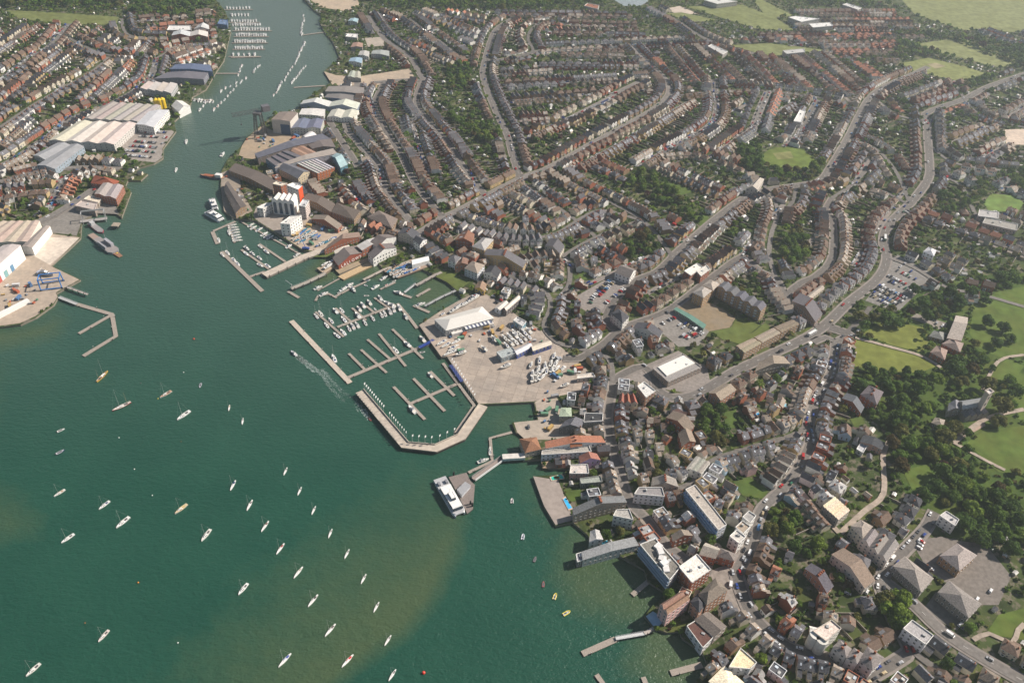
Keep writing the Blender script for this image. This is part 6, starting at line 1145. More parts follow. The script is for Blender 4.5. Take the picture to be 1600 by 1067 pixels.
# ================================================================== BOATS
def hullmb(L, Bm, H, col, deck, sheer=.25, tr=.75, inset=.0, z0=-.25, n=9, full=.5, mdeck='paint', stripe=None):
    b = MB(); rows_ = []
    for k in range(n):
        t = k/(n-1); x = (t-.5)*L; w_ = Bm/2*(tr+(1-tr)*min(1, t/.4) if t < .4 else max(0.02, (1-((t-.4)/.6)**2.2))); zt = H+sheer*(t*2-1)**2*(1 if t > .5 else .4); rows_.append((x, w_, zt))
    for s_ in (1, -1):
        for k in range(n-1):
            (x0, w0, z0_), (x1, w1, z1_) = rows_[k], rows_[k+1]; q = [(x0, s_*w0*.72, z0), (x1, s_*w1*.6, z0), (x1, s_*w1, z1_), (x0, s_*w0, z0_)]; b.face(q if s_ < 0 else q[::-1], col, 'paint')
    x, w_, zt = rows_[0]; b.face([(x, w_*.72, z0), (x, -w_*.72, z0), (x, -w_, zt), (x, w_, zt)], col, 'paint')
    db = MB()
    for k in range(n-1):
        (x0, w0, z0_), (x1, w1, z1_) = rows_[k], rows_[k+1]; db.face([(x0, -w0*.97, z0_-.02), (x1, -w1*.97, z1_-.02), (x1, w1*.97, z1_-.02), (x0, w0*.97, z0_-.02)], deck, mdeck)
    return b, db
def taper(b, x0, x1, w0, w1, z0, z1, col, m='paint', k=.75, top=None):
    B0 = [(x0, -w0/2, z0), (x1, -w1/2, z0), (x1, w1/2, z0), (x0, w0/2, z0)]; T0 = [(x0+.15, -w0/2*k, z1), (x1-(z1-z0)*.8, -w1/2*k, z1), (x1-(z1-z0)*.8, w1/2*k, z1), (x0+.15, w0/2*k, z1)]
    for i in range(4): b.face([B0[i], B0[(i+1) % 4], T0[(i+1) % 4], T0[i]], col, m)
    b.face(T0, top or col, m)
BK = {}
def boat_proto(kind, hc, dc=(.78, .76, .72), cc=None):
    k = (kind, hc, dc, cc)
    if k in BK: return BK[k]
    o = []
    if kind in ('yacht', 'keelboat', 'ketch'):
        L = {'yacht': 11, 'keelboat': 9.6, 'ketch': 15}[kind]; Bm = {'yacht': 3.3, 'keelboat': 2.0, 'ketch': 3.7}[kind]; H = .95 if kind != 'keelboat' else .6
        h, d = hullmb(L, Bm, H, hc, dc, tr=.7 if kind == 'yacht' else .3); o += [('hull', h, 0), ('deck', d, 0)]
        if kind != 'keelboat':
            c = MB(); taper(c, -L*.08, L*.24, Bm*.55, Bm*.34, H, H+.55, (.76, .75, .72)); o.append(('cabin', c, 0)); c = MB(); c.box(L*.06, 0, H+.2, L*.2, Bm*.53, .2, GLASS, 'glass'); o.append(('cabin_window', c, 0))
        c = MB(); c.box(-L*.24, 0, H+.02, L*.2, Bm*.45, .06, cc or (.10, .09, .09), 'paint'); o.append(('cockpit', c, 0))
        c = MB(); mh = L*1.25; c.bar((L*.1, 0, H), (L*.1, 0, H+mh), .09, (.62, .6, .57), 'metal', 6, .05); c.bar((L*.1, -Bm*.2, H+mh*.55), (L*.1, Bm*.2, H+mh*.55), .03, (.6, .6, .6), 'metal', 4)
        c.bar((L*.49, 0, H+.2), (L*.1, 0, H+mh), .02, (.5, .5, .5), 'metal', 3); c.bar((-L*.49, 0, H+.2), (L*.1, 0, H+mh), .02, (.5, .5, .5), 'metal', 3); o.append(('mast', c, 0))
        c = MB(); c.bar((L*.09, 0, H+1.2), (-L*.25, 0, H+1.2), .16, cc or (.55, .53, .5), 'paint', 6, .1); o.append(('boom', c, 0))
        if kind == 'ketch': c = MB(); c.bar((-L*.3, 0, H), (-L*.3, 0, H+mh*.62), .08, (.5, .35, .2), 'wood', 6, .05); c.bar((-L*.3, 0, H+1.1), (-L*.5, 0, H+1.1), .12, (.6, .5, .4), 'paint', 6); o.append(('mizzen_mast', c, 0))
    elif kind == 'cruiser':
        h, d = hullmb(11.5, 3.8, 1.3, hc, dc, sheer=.5, tr=.85); o += [('hull', h, 0), ('deck', d, 0)]
        c = MB(); taper(c, -2.8, 2.6, 3, 2.2, 1.3, 2.5, (.78, .77, .74), k=.8); o.append(('cabin', c, 0)); c = MB(); taper(c, -2.5, 2.45, 3.04, 2.1, 1.75, 2.2, GLASS, 'glass', k=.93); o.append(('cabin_window', c, 0))
        c = MB(); taper(c, -2.6, .8, 2.4, 1.9, 2.5, 3.1, (.72, .71, .68), top=(.2, .2, .22)); o.append(('flybridge', c, 0)); c = MB(); c.box(-4.4, 0, 1.3, 2.2, 2.8, .07, cc or (.42, .3, .18), 'wood'); o.append(('cockpit', c, 0)); c = MB(); c.bar((-2.4, -1.1, 2.5), (-2.2, -1.0, 4.2), .07, WHITE, 'paint', 5); c.bar((-2.4, 1.1, 2.5), (-2.2, 1.0, 4.2), .07, WHITE, 'paint', 5); c.bar((-2.2, -1, 4.2), (-2.2, 1, 4.2), .09, WHITE, 'paint', 5); o.append(('radar_arch', c, 0))
    elif kind == 'dinghy':
        h, d = hullmb(5.2, 2.1, .55, hc, dc, tr=.8); o += [('hull', h, 0), ('deck', d, 0)]; c = MB(); c.box(-.3, 0, .56, 2.8, 1.2, .07, cc or (.12, .12, .13), 'paint'); o.append(('cockpit', c, 0)); c = MB(); c.box(-2.7, 0, .3, .4, .4, .8, (.05, .05, .06), 'paint'); o.append(('outboard_motor', c, 0))
    elif kind == 'rib':
        c = MB(); P_ = [(-2.8, -1), (1.2, -1), (2.4, -.5), (3, 0), (2.4, .5), (1.2, 1), (-2.8, 1)]
        for a, b2 in zip(P_[:-1], P_[1:]): c.bar((*a, .35), (*b2, .35), .33, hc, 'paint', 8)
        o.append(('tube', c, 0)); c = MB(); c.prism([(x*.95, y*.85) for x, y in P_], 0, .3, dc, 'paint'); o.append(('floor', c, 0)); c = MB(); c.box(-.3, 0, .3, .9, .7, .8, (.2, .2, .22), 'paint'); o.append(('console', c, 0)); c = MB(); c.box(-2.9, 0, .3, .4, .5, .9, (.03, .03, .03), 'paint'); o.append(('outboard_motor', c, 0))
    BK[k] = [(n, b.mesh(n), b) for n, b, _ in o]; return BK[k]
WB = {}
def boat(kind, px, py, hd, hc=(.80, .79, .76), dc=(.78, .76, .72), cc=None, L=1., label=None, group=None, z=0, parts=True, name=None, look=None, world=None, cat=None):
    """hd = heading in the picture, degrees clockwise from 'up' (bow direction)"""
    x, y = world or U(px, py, z+.5); e = (px+math.sin(R(hd))*6, py-math.cos(R(hd))*6); x2, y2 = U(*e, z+.5); x1, y1 = U(px, py, z+.5); a = math.atan2(y2-y1, x2-x1)
    pr = boat_proto(kind, hc, dc, cc); nm = name or {'yacht': 'sailing_yacht', 'keelboat': 'keelboat', 'ketch': 'ketch', 'cruiser': 'motor_cruiser', 'dinghy': 'dinghy', 'rib': 'inflatable_boat'}[kind]
    if parts:
        o = mk(nm, None, None, (x, y, z), a, (L, L, L))
        for n, me_, _ in pr:
            par = o
            if n in ('cabin_window',): par = last
            c = mk(n, me_, par)
            if n == 'cabin': last = c
    else:
        k = (kind, hc, dc, cc)
        if k not in WB:
            b = MB()
            for _, _, q in pr: b.add(q)
            WB[k] = b.mesh(nm)
        o = mk(nm, WB[k], None, (x, y, z), a, (L, L, L))
    ct = cat or nm.replace('_', ' ')
    if label: tag(o, label, ct, group)
    else: auto(o, look or ct, ct, group, x, y)
    return o
WH = (.80, .79, .76); OFF = (.70, .68, .62); NAVY = (.03, .05, .14)
g1 = 'craft on the open moorings'
MOOR = [('ketch', 160, 588, 45, (.55, .36, .03), (.42, .26, .12), None, .95, 'yellow hulled wooden ketch on a mooring off the east pontoon'), ('ketch', 190, 635, 245, (.38, .03, .04), (.66, .58, .52), None, 1., 'crimson hulled two masted yacht, longest on the moorings'),
 ('yacht', 259, 616, 240, WH, (.5, .3, .2), None, .95, 'white yacht with a brown deck and wooden mast, above the crimson one'), ('yacht', 287, 649, 235, WH, WH, None, 1.12, 'large all white sloop right of the crimson two masted yacht'), ('dinghy', 313, 602, 200, (.4, .42, .48), (.45, .46, .5), None, 1., 'small grey covered boat beyond the white sloop'),
 ('keelboat', 358, 637, 190, OFF, WH, (.4, .3, .15), .72, 'small cream keelboat with a wooden mast, upper of two close together'), ('keelboat', 379, 658, 190, WH, WH, None, .75, 'small white keelboat, lower of two close together'), ('dinghy', 95, 672, 65, (.6, .62, .66), OFF, None, 1.05, 'little pale grey day boat alone near the left edge'), ('dinghy', 94, 706, 62, NAVY, (.5, .5, .52), None, 1.2, 'navy hulled day boat near the left edge'),
 ('yacht', 93, 770, 238, WH, OFF, (.4, .25, .15), .75, 'white yacht with tan boom cover near the left edge'), ('yacht', 163, 789, 232, WH, WH, NAVY, .8, 'white yacht with navy cover, left of the cream cruiser'), ('yacht', 192, 816, 230, WH, WH, None, 1.0, 'tall masted white sloop below the navy covered yacht'), ('yacht', 283, 795, 232, OFF, (.62, .5, .32), (.55, .42, .2), .95, 'cream decked yacht with varnished trim'), ('keelboat', 364, 758, 208, WH, WH, NAVY, 1., 'slim white keelboat with navy cover, topmost of the keelboat fleet'),
 ('keelboat', 390, 789, 208, WH, WH, None, 1., 'slim white keelboat second from top of the fleet line'), ('yacht', 106, 841, 235, WH, WH, None, .85, 'white yacht with an open cockpit low on the left'), ('yacht', 322, 836, 218, WH, OFF, None, .95, 'white yacht with a red pickup buoy at its bow'), ('keelboat', 446, 736, 205, WH, WH, None, .8, 'short white day sailer, topmost of the right hand file'), ('keelboat', 468, 767, 205, WH, WH, None, .8, 'short white day sailer, second of the right hand file'), ('keelboat', 490, 797, 205, WH, WH, None, .8, 'short white day sailer, third of the right hand file'), ('keelboat', 516, 833, 203, WH, WH, None, .8, 'short white day sailer, fourth of the right hand file'),
 ('keelboat', 542, 865, 207, WH, WH, None, .82, 'short white day sailer, fifth of the right hand file'), ('keelboat', 568, 904, 208, WH, WH, None, .82, 'short white day sailer, sixth of the right hand file'), ('keelboat', 588, 948, 208, WH, WH, None, .82, 'short white day sailer, seventh of the right hand file'), ('keelboat', 606, 1000, 212, WH, WH, None, .82, 'short white day sailer, eighth of the right hand file'), ('keelboat', 613, 1054, 212, WH, WH, None, .85, 'short white day sailer, lowest of the right hand file'),
 ('keelboat', 414, 822, 215, WH, WH, (.2, .13, .1), 1., 'slim keelboat with open brown cockpit, third of the fleet line'), ('keelboat', 438, 857, 216, WH, WH, (.3, .06, .05), 1., 'slim keelboat with a dark red cockpit, fourth of the fleet line'), ('keelboat', 466, 894, 218, WH, WH, (.45, .4, .35), 1.02, 'slim keelboat with grey cover, fifth of the fleet line'), ('keelboat', 489, 938, 219, WH, WH, (.08, .06, .06), 1.05, 'slim keelboat with black cockpit, sixth of the fleet line'), ('keelboat', 516, 984, 220, WH, WH, (.15, .12, .12), 1.05, 'slim keelboat with no mast standing, seventh of the fleet line'),
 ('keelboat', 445, 1031, 222, WH, WH, (.08, .12, .4), 1.1, 'slim keelboat with blue boom cover near the bottom'), ('keelboat', 543, 1032, 222, WH, WH, (.6, .03, .03), 1.05, 'slim keelboat with a bright red cockpit cover'), ('yacht', 380, 920, 220, WH, WH, None, .85, 'white yacht with grey sail cover between the keelboats and the left group'), ('yacht', 162, 993, 222, WH, (.7, .6, .55), None, .78, 'white yacht with pinkish deck low on the left'), ('yacht', 52, 1046, 228, WH, OFF, None, .85, 'white yacht in the bottom left corner'),
 ('rib', 800, 782, 0, (.70, .68, .66), (.3, .28, .27), None, .8, 'pale tender alone near the ferry dock'), ('rib', 817, 838, 10, (.6, .62, .66), (.35, .36, .4), None, .85, 'grey inflatable, top of the line off the club'), ('dinghy', 836, 873, 20, (.55, .35, .33), (.2, .17, .18), None, .9, 'dusky pink dinghy second down off the club'), ('dinghy', 849, 912, 5, (.6, .55, .52), (.3, .1, .1), None, .9, 'pale dinghy with red inside, third down off the club'), ('rib', 867, 931, 20, (.65, .5, .05), (.35, .35, .36), None, .85, 'yellow tubed inflatable, upper of two yellow ones'), ('rib', 885, 957, 60, (.68, .55, .08), (.5, .5, .52), None, .95, 'yellow tubed inflatable, lower of two yellow ones'),
 ('yacht', 275, 266, 200, WH, WH, None, .9, 'white yacht motoring up the river off the factory quay'), ('yacht', 291, 222, 190, WH, OFF, None, 1.1, 'two masted looking white yacht off the factory quay'), ('cruiser', 348, 242, 40, WH, WH, None, 1.0, 'white motor yacht by the crane yard jetty'), ('yacht', 522, 560, 335, WH, WH, NAVY, 1.05, 'white sloop lying inside the bright wave breaking pontoon'), ('cruiser', 644, 640, 318, WH, WH, None, .95, 'lone white sports cruiser behind the concrete breakwater'), ('cruiser', 672, 586, 320, WH, OFF, None, .7, 'cabin boat at the end of the landward cross finger')]
for kd, px, py, hd, hc, dc, cc, L_, lb in MOOR: boat(kd, px, py, hd, hc, dc, cc, L_, lb, g1)
# busy marina: hand placed
r = random.Random(5)
MAR = [('yacht', 494, 494, 320), ('yacht', 501, 490, 325), ('yacht', 510, 508, 322), ('yacht', 517, 501, 322), ('yacht', 526, 524, 310), ('yacht', 536, 519, 318), ('cruiser', 524, 486, 318), ('yacht', 534, 485, 322), ('yacht', 537, 499, 320), ('yacht', 545, 513, 330), ('cruiser', 551, 510, 330), ('cruiser', 558, 508, 328), ('cruiser', 559, 493, 322), ('cruiser', 561, 483, 325), ('cruiser', 567, 477, 325), ('cruiser', 577, 473, 325), ('yacht', 570, 504, 328), ('yacht', 582, 497, 326), ('yacht', 596, 492, 335), ('yacht', 601, 490, 335), ('cruiser', 609, 487, 335), ('cruiser', 615, 484, 335), ('cruiser', 624, 481, 335), ('cruiser', 594, 466, 325), ('dinghy', 586, 483, 320), ('cruiser', 605, 474, 300), ('cruiser', 612, 477, 300), ('cruiser', 634, 495, 330),
       ('cruiser', 660, 530, 320), ('cruiser', 636, 538, 310), ('yacht', 618, 547, 320), ('cruiser', 622, 458, 290), ('cruiser', 657, 476, 70), ('cruiser', 506, 460, 65), ('dinghy', 530, 457, 60), ('dinghy', 527, 461, 60), ('cruiser', 537, 452, 60), ('dinghy', 548, 450, 120), ('cruiser', 552, 453, 140), ('cruiser', 546, 446, 60), ('dinghy', 566, 443, 70), ('dinghy', 572, 446, 110), ('dinghy', 575, 438, 70), ('cruiser', 587, 449, 60), ('cruiser', 600, 435, 60), ('dinghy', 604, 445, 60), ('dinghy', 611, 443, 60), ('dinghy', 616, 439, 60), ('cruiser', 497, 450, 65), ('dinghy', 660, 550, 80), ('yacht', 766, 704, 0), ('cruiser', 755, 720, 70), ('dinghy', 573, 462, 90)]
for kd, px, py, hd in MAR:
    hc = r.choice([WH, WH, OFF, (.6, .62, .66), NAVY if kd == 'yacht' else WH]); cc = r.choice([None, NAVY, (.3, .32, .35), (.05, .05, .06), (.35, .05, .05)]); boat(kd, px, py, hd, hc, r.choice([WH, OFF, (.62, .6, .57)]), cc, {'yacht': .9, 'cruiser': .88, 'dinghy': .9}[kd]*r.uniform(.9, 1.08), None, 'boats in the town marinas', look={WH: 'white', OFF: 'off white', (.6, .62, .66): 'grey', NAVY: 'navy hulled'}[hc]+{'yacht': ' sailing yacht', 'cruiser': ' motor cruiser', 'dinghy': ' dinghy'}[kd]+(' with navy cover' if cc == NAVY else ' with red trim' if cc and cc[0] == .35 else ''))
UPM = [('yacht', 392, 352, 60), ('yacht', 396, 356, 60), ('yacht', 405, 359, 60), ('yacht', 413, 366, 60), ('yacht', 418, 369, 62), ('yacht', 422, 371, 62), ('dinghy', 432, 372, 120), ('dinghy', 439, 376, 120), ('cruiser', 452, 385, 60), ('yacht', 407, 386, 130), ('yacht', 417, 394, 130), ('yacht', 348, 399, 140), ('yacht', 356, 396, 140), ('yacht', 366, 407, 140), ('yacht', 372, 413, 140), ('cruiser', 386, 389, 130), ('yacht', 385, 397, 130), ('cruiser', 395, 397, 130), ('yacht', 406, 404, 130), ('yacht', 407, 415, 120), ('yacht', 419, 416, 125), ('yacht', 342, 376, 160), ('yacht', 358, 364, 170), ('dinghy', 411, 430, 90), ('cruiser', 464, 399, 60)]+[('yacht', 363+k*1.4, 352+k*4, 80+r.uniform(-6, 6)) for k in range(7)]
for kd, px, py, hd in UPM:
    hc = r.choice([WH, WH, OFF, (.6, .62, .66)]); cc = r.choice([None, NAVY, (.3, .32, .35)]); boat(kd, px, py, hd, hc, r.choice([WH, OFF]), cc, {'yacht': .95, 'cruiser': .85, 'dinghy': .8}[kd]*r.uniform(.85, 1.05), None, 'boats in the town marinas', look={WH: 'white', OFF: 'off white', (.6, .62, .66): 'grey'}[hc]+{'yacht': ' sailing yacht', 'cruiser': ' motor cruiser', 'dinghy': ' dinghy'}[kd]+(' with navy cover' if cc == NAVY else ''))
# far marina rows and the trots up the river
rowi = 0
for (x0, x1, y, n) in ((352, 392, 13, 8), (360, 390, 24, 6), (360, 402, 33, 10), (362, 408, 39, 12), (366, 422, 46, 13), (368, 417, 55, 13), (365, 416, 65, 13), (366, 411, 75, 12), (360, 402, 86, 5)):
    rowi += 1
    if rowi % 2 or rowi > 5: pier('pontoon', f'far marina pontoon carrying the {ordn(rowi)} row of boats from the top', [(x0-3, y+2.6), (x1+3, y+2.4)], 2.5, group='floating pontoons', piles=0)
    for k in range(n):
        kd = 'cruiser' if r.random() < .45 else 'yacht'; boat(kd, x0+(x1-x0)*(k+.5)/n, y+r.uniform(-.5, .5), 180+r.uniform(-8, 8), WH, r.choice([WH, OFF]), r.choice([None, NAVY]), r.uniform(.85, 1.05), f'{"motor boat" if kd == "cruiser" else "yacht"}, {ordn(k+1)} from the left in the {ordn(rowi)} far marina row', 'boats in the far marina', parts=False)
for nm_, pts, n in (('east trot nearest the factory', ((335, 171), (375, 130)), 9), ('east trot past the navy sheds', ((345, 143), (385, 122)), 6), ('middle trot of the river', ((313, 172), (322, 160)), 3), ('long west trot below the jetties', ((428, 150), (460, 100)), 11), ('short west trot beside the works', ((457, 130), (477, 104)), 8), ('upper west trot', ((462, 95), (476, 68)), 10), ('top west trot', ((471, 55), (475, 25)), 9), ('mud edge line on the east', ((300, 156), (334, 160)), 8), ('pair of boats off the far marina', ((372, 117), (378, 103)), 4), ('second pair off the far marina', ((396, 112), (406, 102)), 4)):
    for k in range(n):
        t = k/max(1, n-1); px = pts[0][0]*(1-t)+pts[1][0]*t+r.uniform(-1.2, 1.2); py = pts[0][1]*(1-t)+pts[1][1]*t+r.uniform(-.8, .8); kd = r.choice(['yacht', 'yacht', 'cruiser']); boat(kd, px, py, r.choice([25, 205])+r.uniform(-10, 10), WH, r.choice([WH, OFF]), r.choice([None, NAVY, (.3, .05, .04)]), r.uniform(.65, .95), f'{"motor boat" if kd == "cruiser" else "yacht"}, {ordn(k+1)} from the bottom of the {nm_}', 'boats on the river trots', parts=False)
# boats ashore
for k, (kd, px, py, hd) in enumerate([('yacht', 788, 527, 320), ('yacht', 796, 525, 320), ('yacht', 804, 519, 318), ('cruiser', 772, 529, 320), ('cruiser', 813, 512, 310), ('yacht', 830, 569, 20), ('yacht', 843, 562, 5), ('yacht', 852, 570, 5), ('yacht', 841, 576, 200), ('yacht', 861, 567, 20), ('yacht', 869, 567, 30), ('yacht', 866, 555, 20), ('cruiser', 878, 577, 230), ('cruiser', 790, 572, 250), ('cruiser', 882, 602, 250), ('cruiser', 756, 544, 310), ('yacht', 690, 535, 240), ('yacht', 697, 539, 240), ('yacht', 712, 534, 240), ('yacht', 706, 545, 240), ('cruiser', 720, 552, 250), ('yacht', 710, 541, 70),
      ('cruiser', 708, 485, 60), ('cruiser', 714, 481, 60), ('cruiser', 718, 478, 60), ('cruiser', 724, 476, 65), ('dinghy', 692, 490, 60), ('yacht', 508, 412, 60), ('yacht', 520, 407, 60), ('cruiser', 513, 416, 60)]+[('yacht' if k % 3 else 'cruiser', 784+(k % 7)*7, 532+(k//7)*9-(k % 7)*2.6, 318) for k in range(14) if k not in (0, 1, 7)]+[('yacht' if k % 2 else 'cruiser', 832+(k % 6)*7.5, 583-(k % 6)*1.5+(k//6)*9, 10+20*(k % 3)) for k in range(9)]+[('cruiser', 728+k*5, 474-k*3, 60) for k in range(4)]+[('yacht', 700+k*6, 552-k*2.2, 242) for k in range(3)]):
    hc = r.choice([WH, WH, OFF]); boat(kd, px, py, hd, hc, r.choice([WH, OFF]), r.choice([None, NAVY]), {'yacht': .9, 'cruiser': .85, 'dinghy': 1}[kd]*r.uniform(.85, 1.1), None, 'boats ashore in the yards', z=LZ+1.3 if kd != 'dinghy' else LZ+.6, look={WH: 'white', OFF: 'off white'}[hc]+{'yacht': ' yacht propped ashore', 'cruiser': ' motor boat chocked ashore', 'dinghy': ' dinghy ashore'}[kd])
for (x0, y0, x1, y1, n, hd) in ((458, 374, 478, 358, 6, 60), (462, 377, 484, 360, 7, 60), (468, 380, 492, 361, 7, 62), (476, 369, 500, 368, 6, 60), (496, 384, 524, 371, 9, 70), (536, 358, 548, 354, 4, 70), (606, 425, 640, 412, 9, 60), (611, 429, 646, 415, 9, 60), (616, 432, 655, 418, 9, 60)):
    for k in range(n):
        t = (k+.5)/n; hc = r.choice([WH, WH, (.06, .16, .42), (.05, .2, .3), OFF]); boat('dinghy', x0+(x1-x0)*t+r.uniform(-.8, .8), y0+(y1-y0)*t+r.uniform(-.8, .8), hd+r.uniform(-10, 10), hc, hc, hc if hc[0] < .1 else None, r.uniform(1., 1.35), None, 'boats ashore in the yards', z=LZ+.7, parts=False, look={WH: 'small white boat ashore', OFF: 'small cream boat ashore', (.06, .16, .42): 'small blue covered boat ashore', (.05, .2, .3): 'small teal covered boat ashore'}[hc])
# yard clutter: containers, pallets of gear, trailers
r = random.Random(88); CL = MB()
for k, (px, py) in enumerate([(760+r.uniform(-60, 90), 520+r.uniform(-15, 30)) for _ in range(46)]+[(880+r.uniform(-30, 30), 585+r.uniform(-12, 14)) for _ in range(16)]+[(r.uniform(5, 60), r.uniform(440, 480)) for _ in range(22)]+[(r.uniform(385, 480), r.uniform(208, 240)) for _ in range(30)]+[(r.uniform(455, 530), r.uniform(350, 385)) for _ in range(16)]+[(r.uniform(352, 392), r.uniform(270, 330)) for _ in range(20)]+[(r.uniform(845, 880), r.uniform(610, 675)) for _ in range(16)]):
    x, y = U(px, py); i = int((x-GX0)/GS); j = int((y-GY0)/GS)
    if occ[j, i] != 2: continue
    c, nm_ = r.choice([((.10, .2, .38), 'blue'), ((.45, .12, .06), 'rust red'), ((.6, .6, .6), 'white'), ((.3, .3, .31), 'grey'), ((.12, .25, .16), 'green'), ((.5, .33, .12), 'ochre')]); big = r.random() < .35; b = MB(); l_ = 6.1 if big else r.uniform(1.4, 3.2); w_ = 2.4 if big else r.uniform(1, 2); h_ = 2.5 if big else r.uniform(.7, 1.6)
    b.box(0, 0, .1, l_, w_, h_, c, 'paint'); n_ = int(l_/.6)
    for q in range(n_): b.box(-l_/2+(q+.5)*l_/n_, 0, .15, .12, w_+.12, h_-.1, tuple(v*.8 for v in c), 'paint')
    b.box(l_/2, 0, .2, .1, w_*.9, h_*.85, tuple(v*.6 for v in c), 'paint'); o = b.build('shipping_container' if big else 'gear_crate', None, (x, y, LZ+.35), r.uniform(0, 3.1)); auto(o, f"{nm_} {'shipping container' if big else 'crate of boatyard gear'}", 'container' if big else 'crate', 'gear standing in the yards', x, y); rast(rect(x, y, 3, 3, 0), occ, 7)
# wakes
wm = MB()
def wake(px, py, ex, ey, w0, w1, n):
    """broken foam patches astern of a moving boat"""
    (x0, y0), (x1, y1) = U(px, py, 0), U(ex, ey, 0); d = math.dist((x0, y0), (x1, y1)); ux, uy = (x1-x0)/d, (y1-y0)/d
    for k in range(n):
        t = r.random()**1.5; s_ = r.choice([-1, 1]); off = s_*(w0+(w1-w0)*t)/2+r.gauss(0, .35+t*1.0)+(3*math.sin(t*5) if t > .4 else 0); X_, Y_ = x0+ux*d*t-uy*off, y0+uy*d*t+ux*off; a = r.uniform(.08, .4)*(1-t*.6); b_ = r.uniform(.4, 1.6)*(1-t*.5)
        wm.face([(X_-ux*b_, Y_-uy*b_, .06), (X_+uy*a, Y_-ux*a, .06), (X_+ux*b_, Y_+uy*b_, .06), (X_-uy*a, Y_+ux*a, .06)], tuple(c*(1-.45*t) for c in (.45, .55, .52)), 'foam')
wake(461, 554, 548, 622, 1.6, 6, 1100); wake(577, 655, 553, 618, 1.2, 5, 260)
o = wm.build('wake_foam'); o['kind'] = 'stuff'
boat('cruiser', 459, 552, 310, WH, (.5, .5, .55), None, .75, 'small motor launch trailing a long foaming wake', g1); boat('rib', 578, 654, 150, (.3, .08, .06), (.2, .1, .1), None, .8, 'small red launch speeding beside the breakwater', g1)
# buoys
for k, (px, py, c, s_, lb) in enumerate(((303, 530, (.6, .08, .04), .9, 'red ball buoy alone in midstream'), (662, 1051, (.75, .04, .02), 1.1, 'big bright red ball buoy at the bottom'), (287, 582, WH, .5, 'tiny white buoy above the white sloop'), (186, 684, WH, .5, 'tiny white buoy below the crimson yacht'), (210, 733, WH, .5, 'tiny white buoy between the crimson yacht and the cream yacht'), (238, 774, WH, .5, 'tiny white buoy just above left of the cream yacht'), (216, 910, (.75, .25, .03), .6, 'small orange buoy in the lower left water'), (133, 973, (.6, .2, .05), .4, 'small dull orange buoy low on the left'), (278, 1004, WH, .5, 'tiny white buoy at the silt edge'), (183, 397, (.7, .5, .04), 1.2, 'yellow ball buoy at the stern of the grey landing craft'), (220, 599, (.12, .1, .1), .5, 'small dark buoy near the brown decked yacht'), (283, 690, (.3, .15, .05), .4, 'small brown buoy in midstream'), (247, 623, (.7, .55, .1), .5, 'little yellow buoy at the bow of the brown decked yacht'))):
    x, y = U(px, py, 0); b = MB(); N = 8
    for i in range(4):
        for j in range(N):
            f = lambda i, j: (s_*math.sin(math.pi*i/4)*math.cos(2*math.pi*j/N), s_*math.sin(math.pi*i/4)*math.sin(2*math.pi*j/N), s_*.4-s_*math.cos(math.pi*i/4))
            b.face([f(i, j), f(i, j+1), f(i+1, j+1), f(i+1, j)], c, 'paint')
    o = mk('mooring_buoy', None, None, (x, y, 0)); b.build('float', o); b = MB(); b.bar((0, 0, s_*1.3), (0, 0, s_*1.7), .08, (.2, .2, .2), 'metal', 5); b.build('shackle', o); tag(o, lb, 'buoy', 'buoys on the river')
# ferries
def cat_ferry(px0, py0, px1, py1, label, L_, Bm, col2=(.7, .1, .05)):
    x0, y0 = U(px0, py0, 2); x1, y1 = U(px1, py1, 2); a = math.atan2(y1-y0, x1-x0); o = mk('catamaran_ferry', None, None, ((x0+x1)/2, (y0+y1)/2, 0), a)
    b = MB()
    for s_ in (-1, 1): b.prism([(-L_/2, s_*Bm*.5), (-L_/2, s_*Bm*.22), (L_*.4, s_*Bm*.22), (L_*.5, s_*Bm*.36), (L_*.4, s_*Bm*.5)], -1, 2, (.76, .76, .78), 'paint')
    b.prism([(-L_/2, -Bm/2), (L_*.40, -Bm/2), (L_*.47, -Bm*.3), (L_*.47, Bm*.3), (L_*.40, Bm/2), (-L_/2, Bm/2)], 1.6, 2.6, (.8, .79, .78), 'paint', (.45, .45, .46), 'paint'); b.build('hull', o)
    c = MB(); taper(c, -L_*.22, L_*.40, Bm*.92, Bm*.8, 2.6, 5.2, (.80, .79, .77), k=.93); cb = c.build('cabin', o); c = MB(); taper(c, -L_*.215, L_*.405, Bm*.935, Bm*.815, 3.5, 4.4, GLASS, 'glass', k=.975); c.build('window_band', cb)
    c = MB(); taper(c, L_*.0, L_*.2, Bm*.42, Bm*.36, 5.2, 7.2, (.8, .79, .77)); w2 = c.build('wheelhouse', o); c = MB(); taper(c, L_*.005, L_*.205, Bm*.43, Bm*.37, 6, 6.6, GLASS, 'glass', k=.95); c.build('window_band', w2)
    for s_ in (-1, 1): c = MB(); c.box(-L_*.34, s_*Bm*.3, 2.6, 3.2, 1.6, 1.7, (.25, .25, .27), 'paint'); c.build('funnel', o)
    c = MB(); c.bar((L_*.02, 0, 7.2), (-L_*.01, 0, 10), .1, WHITE, 'metal', 5); c.bar((0, -1, 9), (0, 1, 9), .06, WHITE, 'metal', 4); c.build('mast', o); tag(o, label, 'ferry'); return o
cat_ferry(690, 753, 716, 798, 'white twin hulled passenger ferry alongside the floating dock', 37, 9.5); cat_ferry(326, 332, 345, 343, 'white twin hulled ferry moored at the brick store quay', 26, 8); cat_ferry(331, 312, 336, 326, 'smaller white ferry astern of the one at the brick store quay', 22, 7)
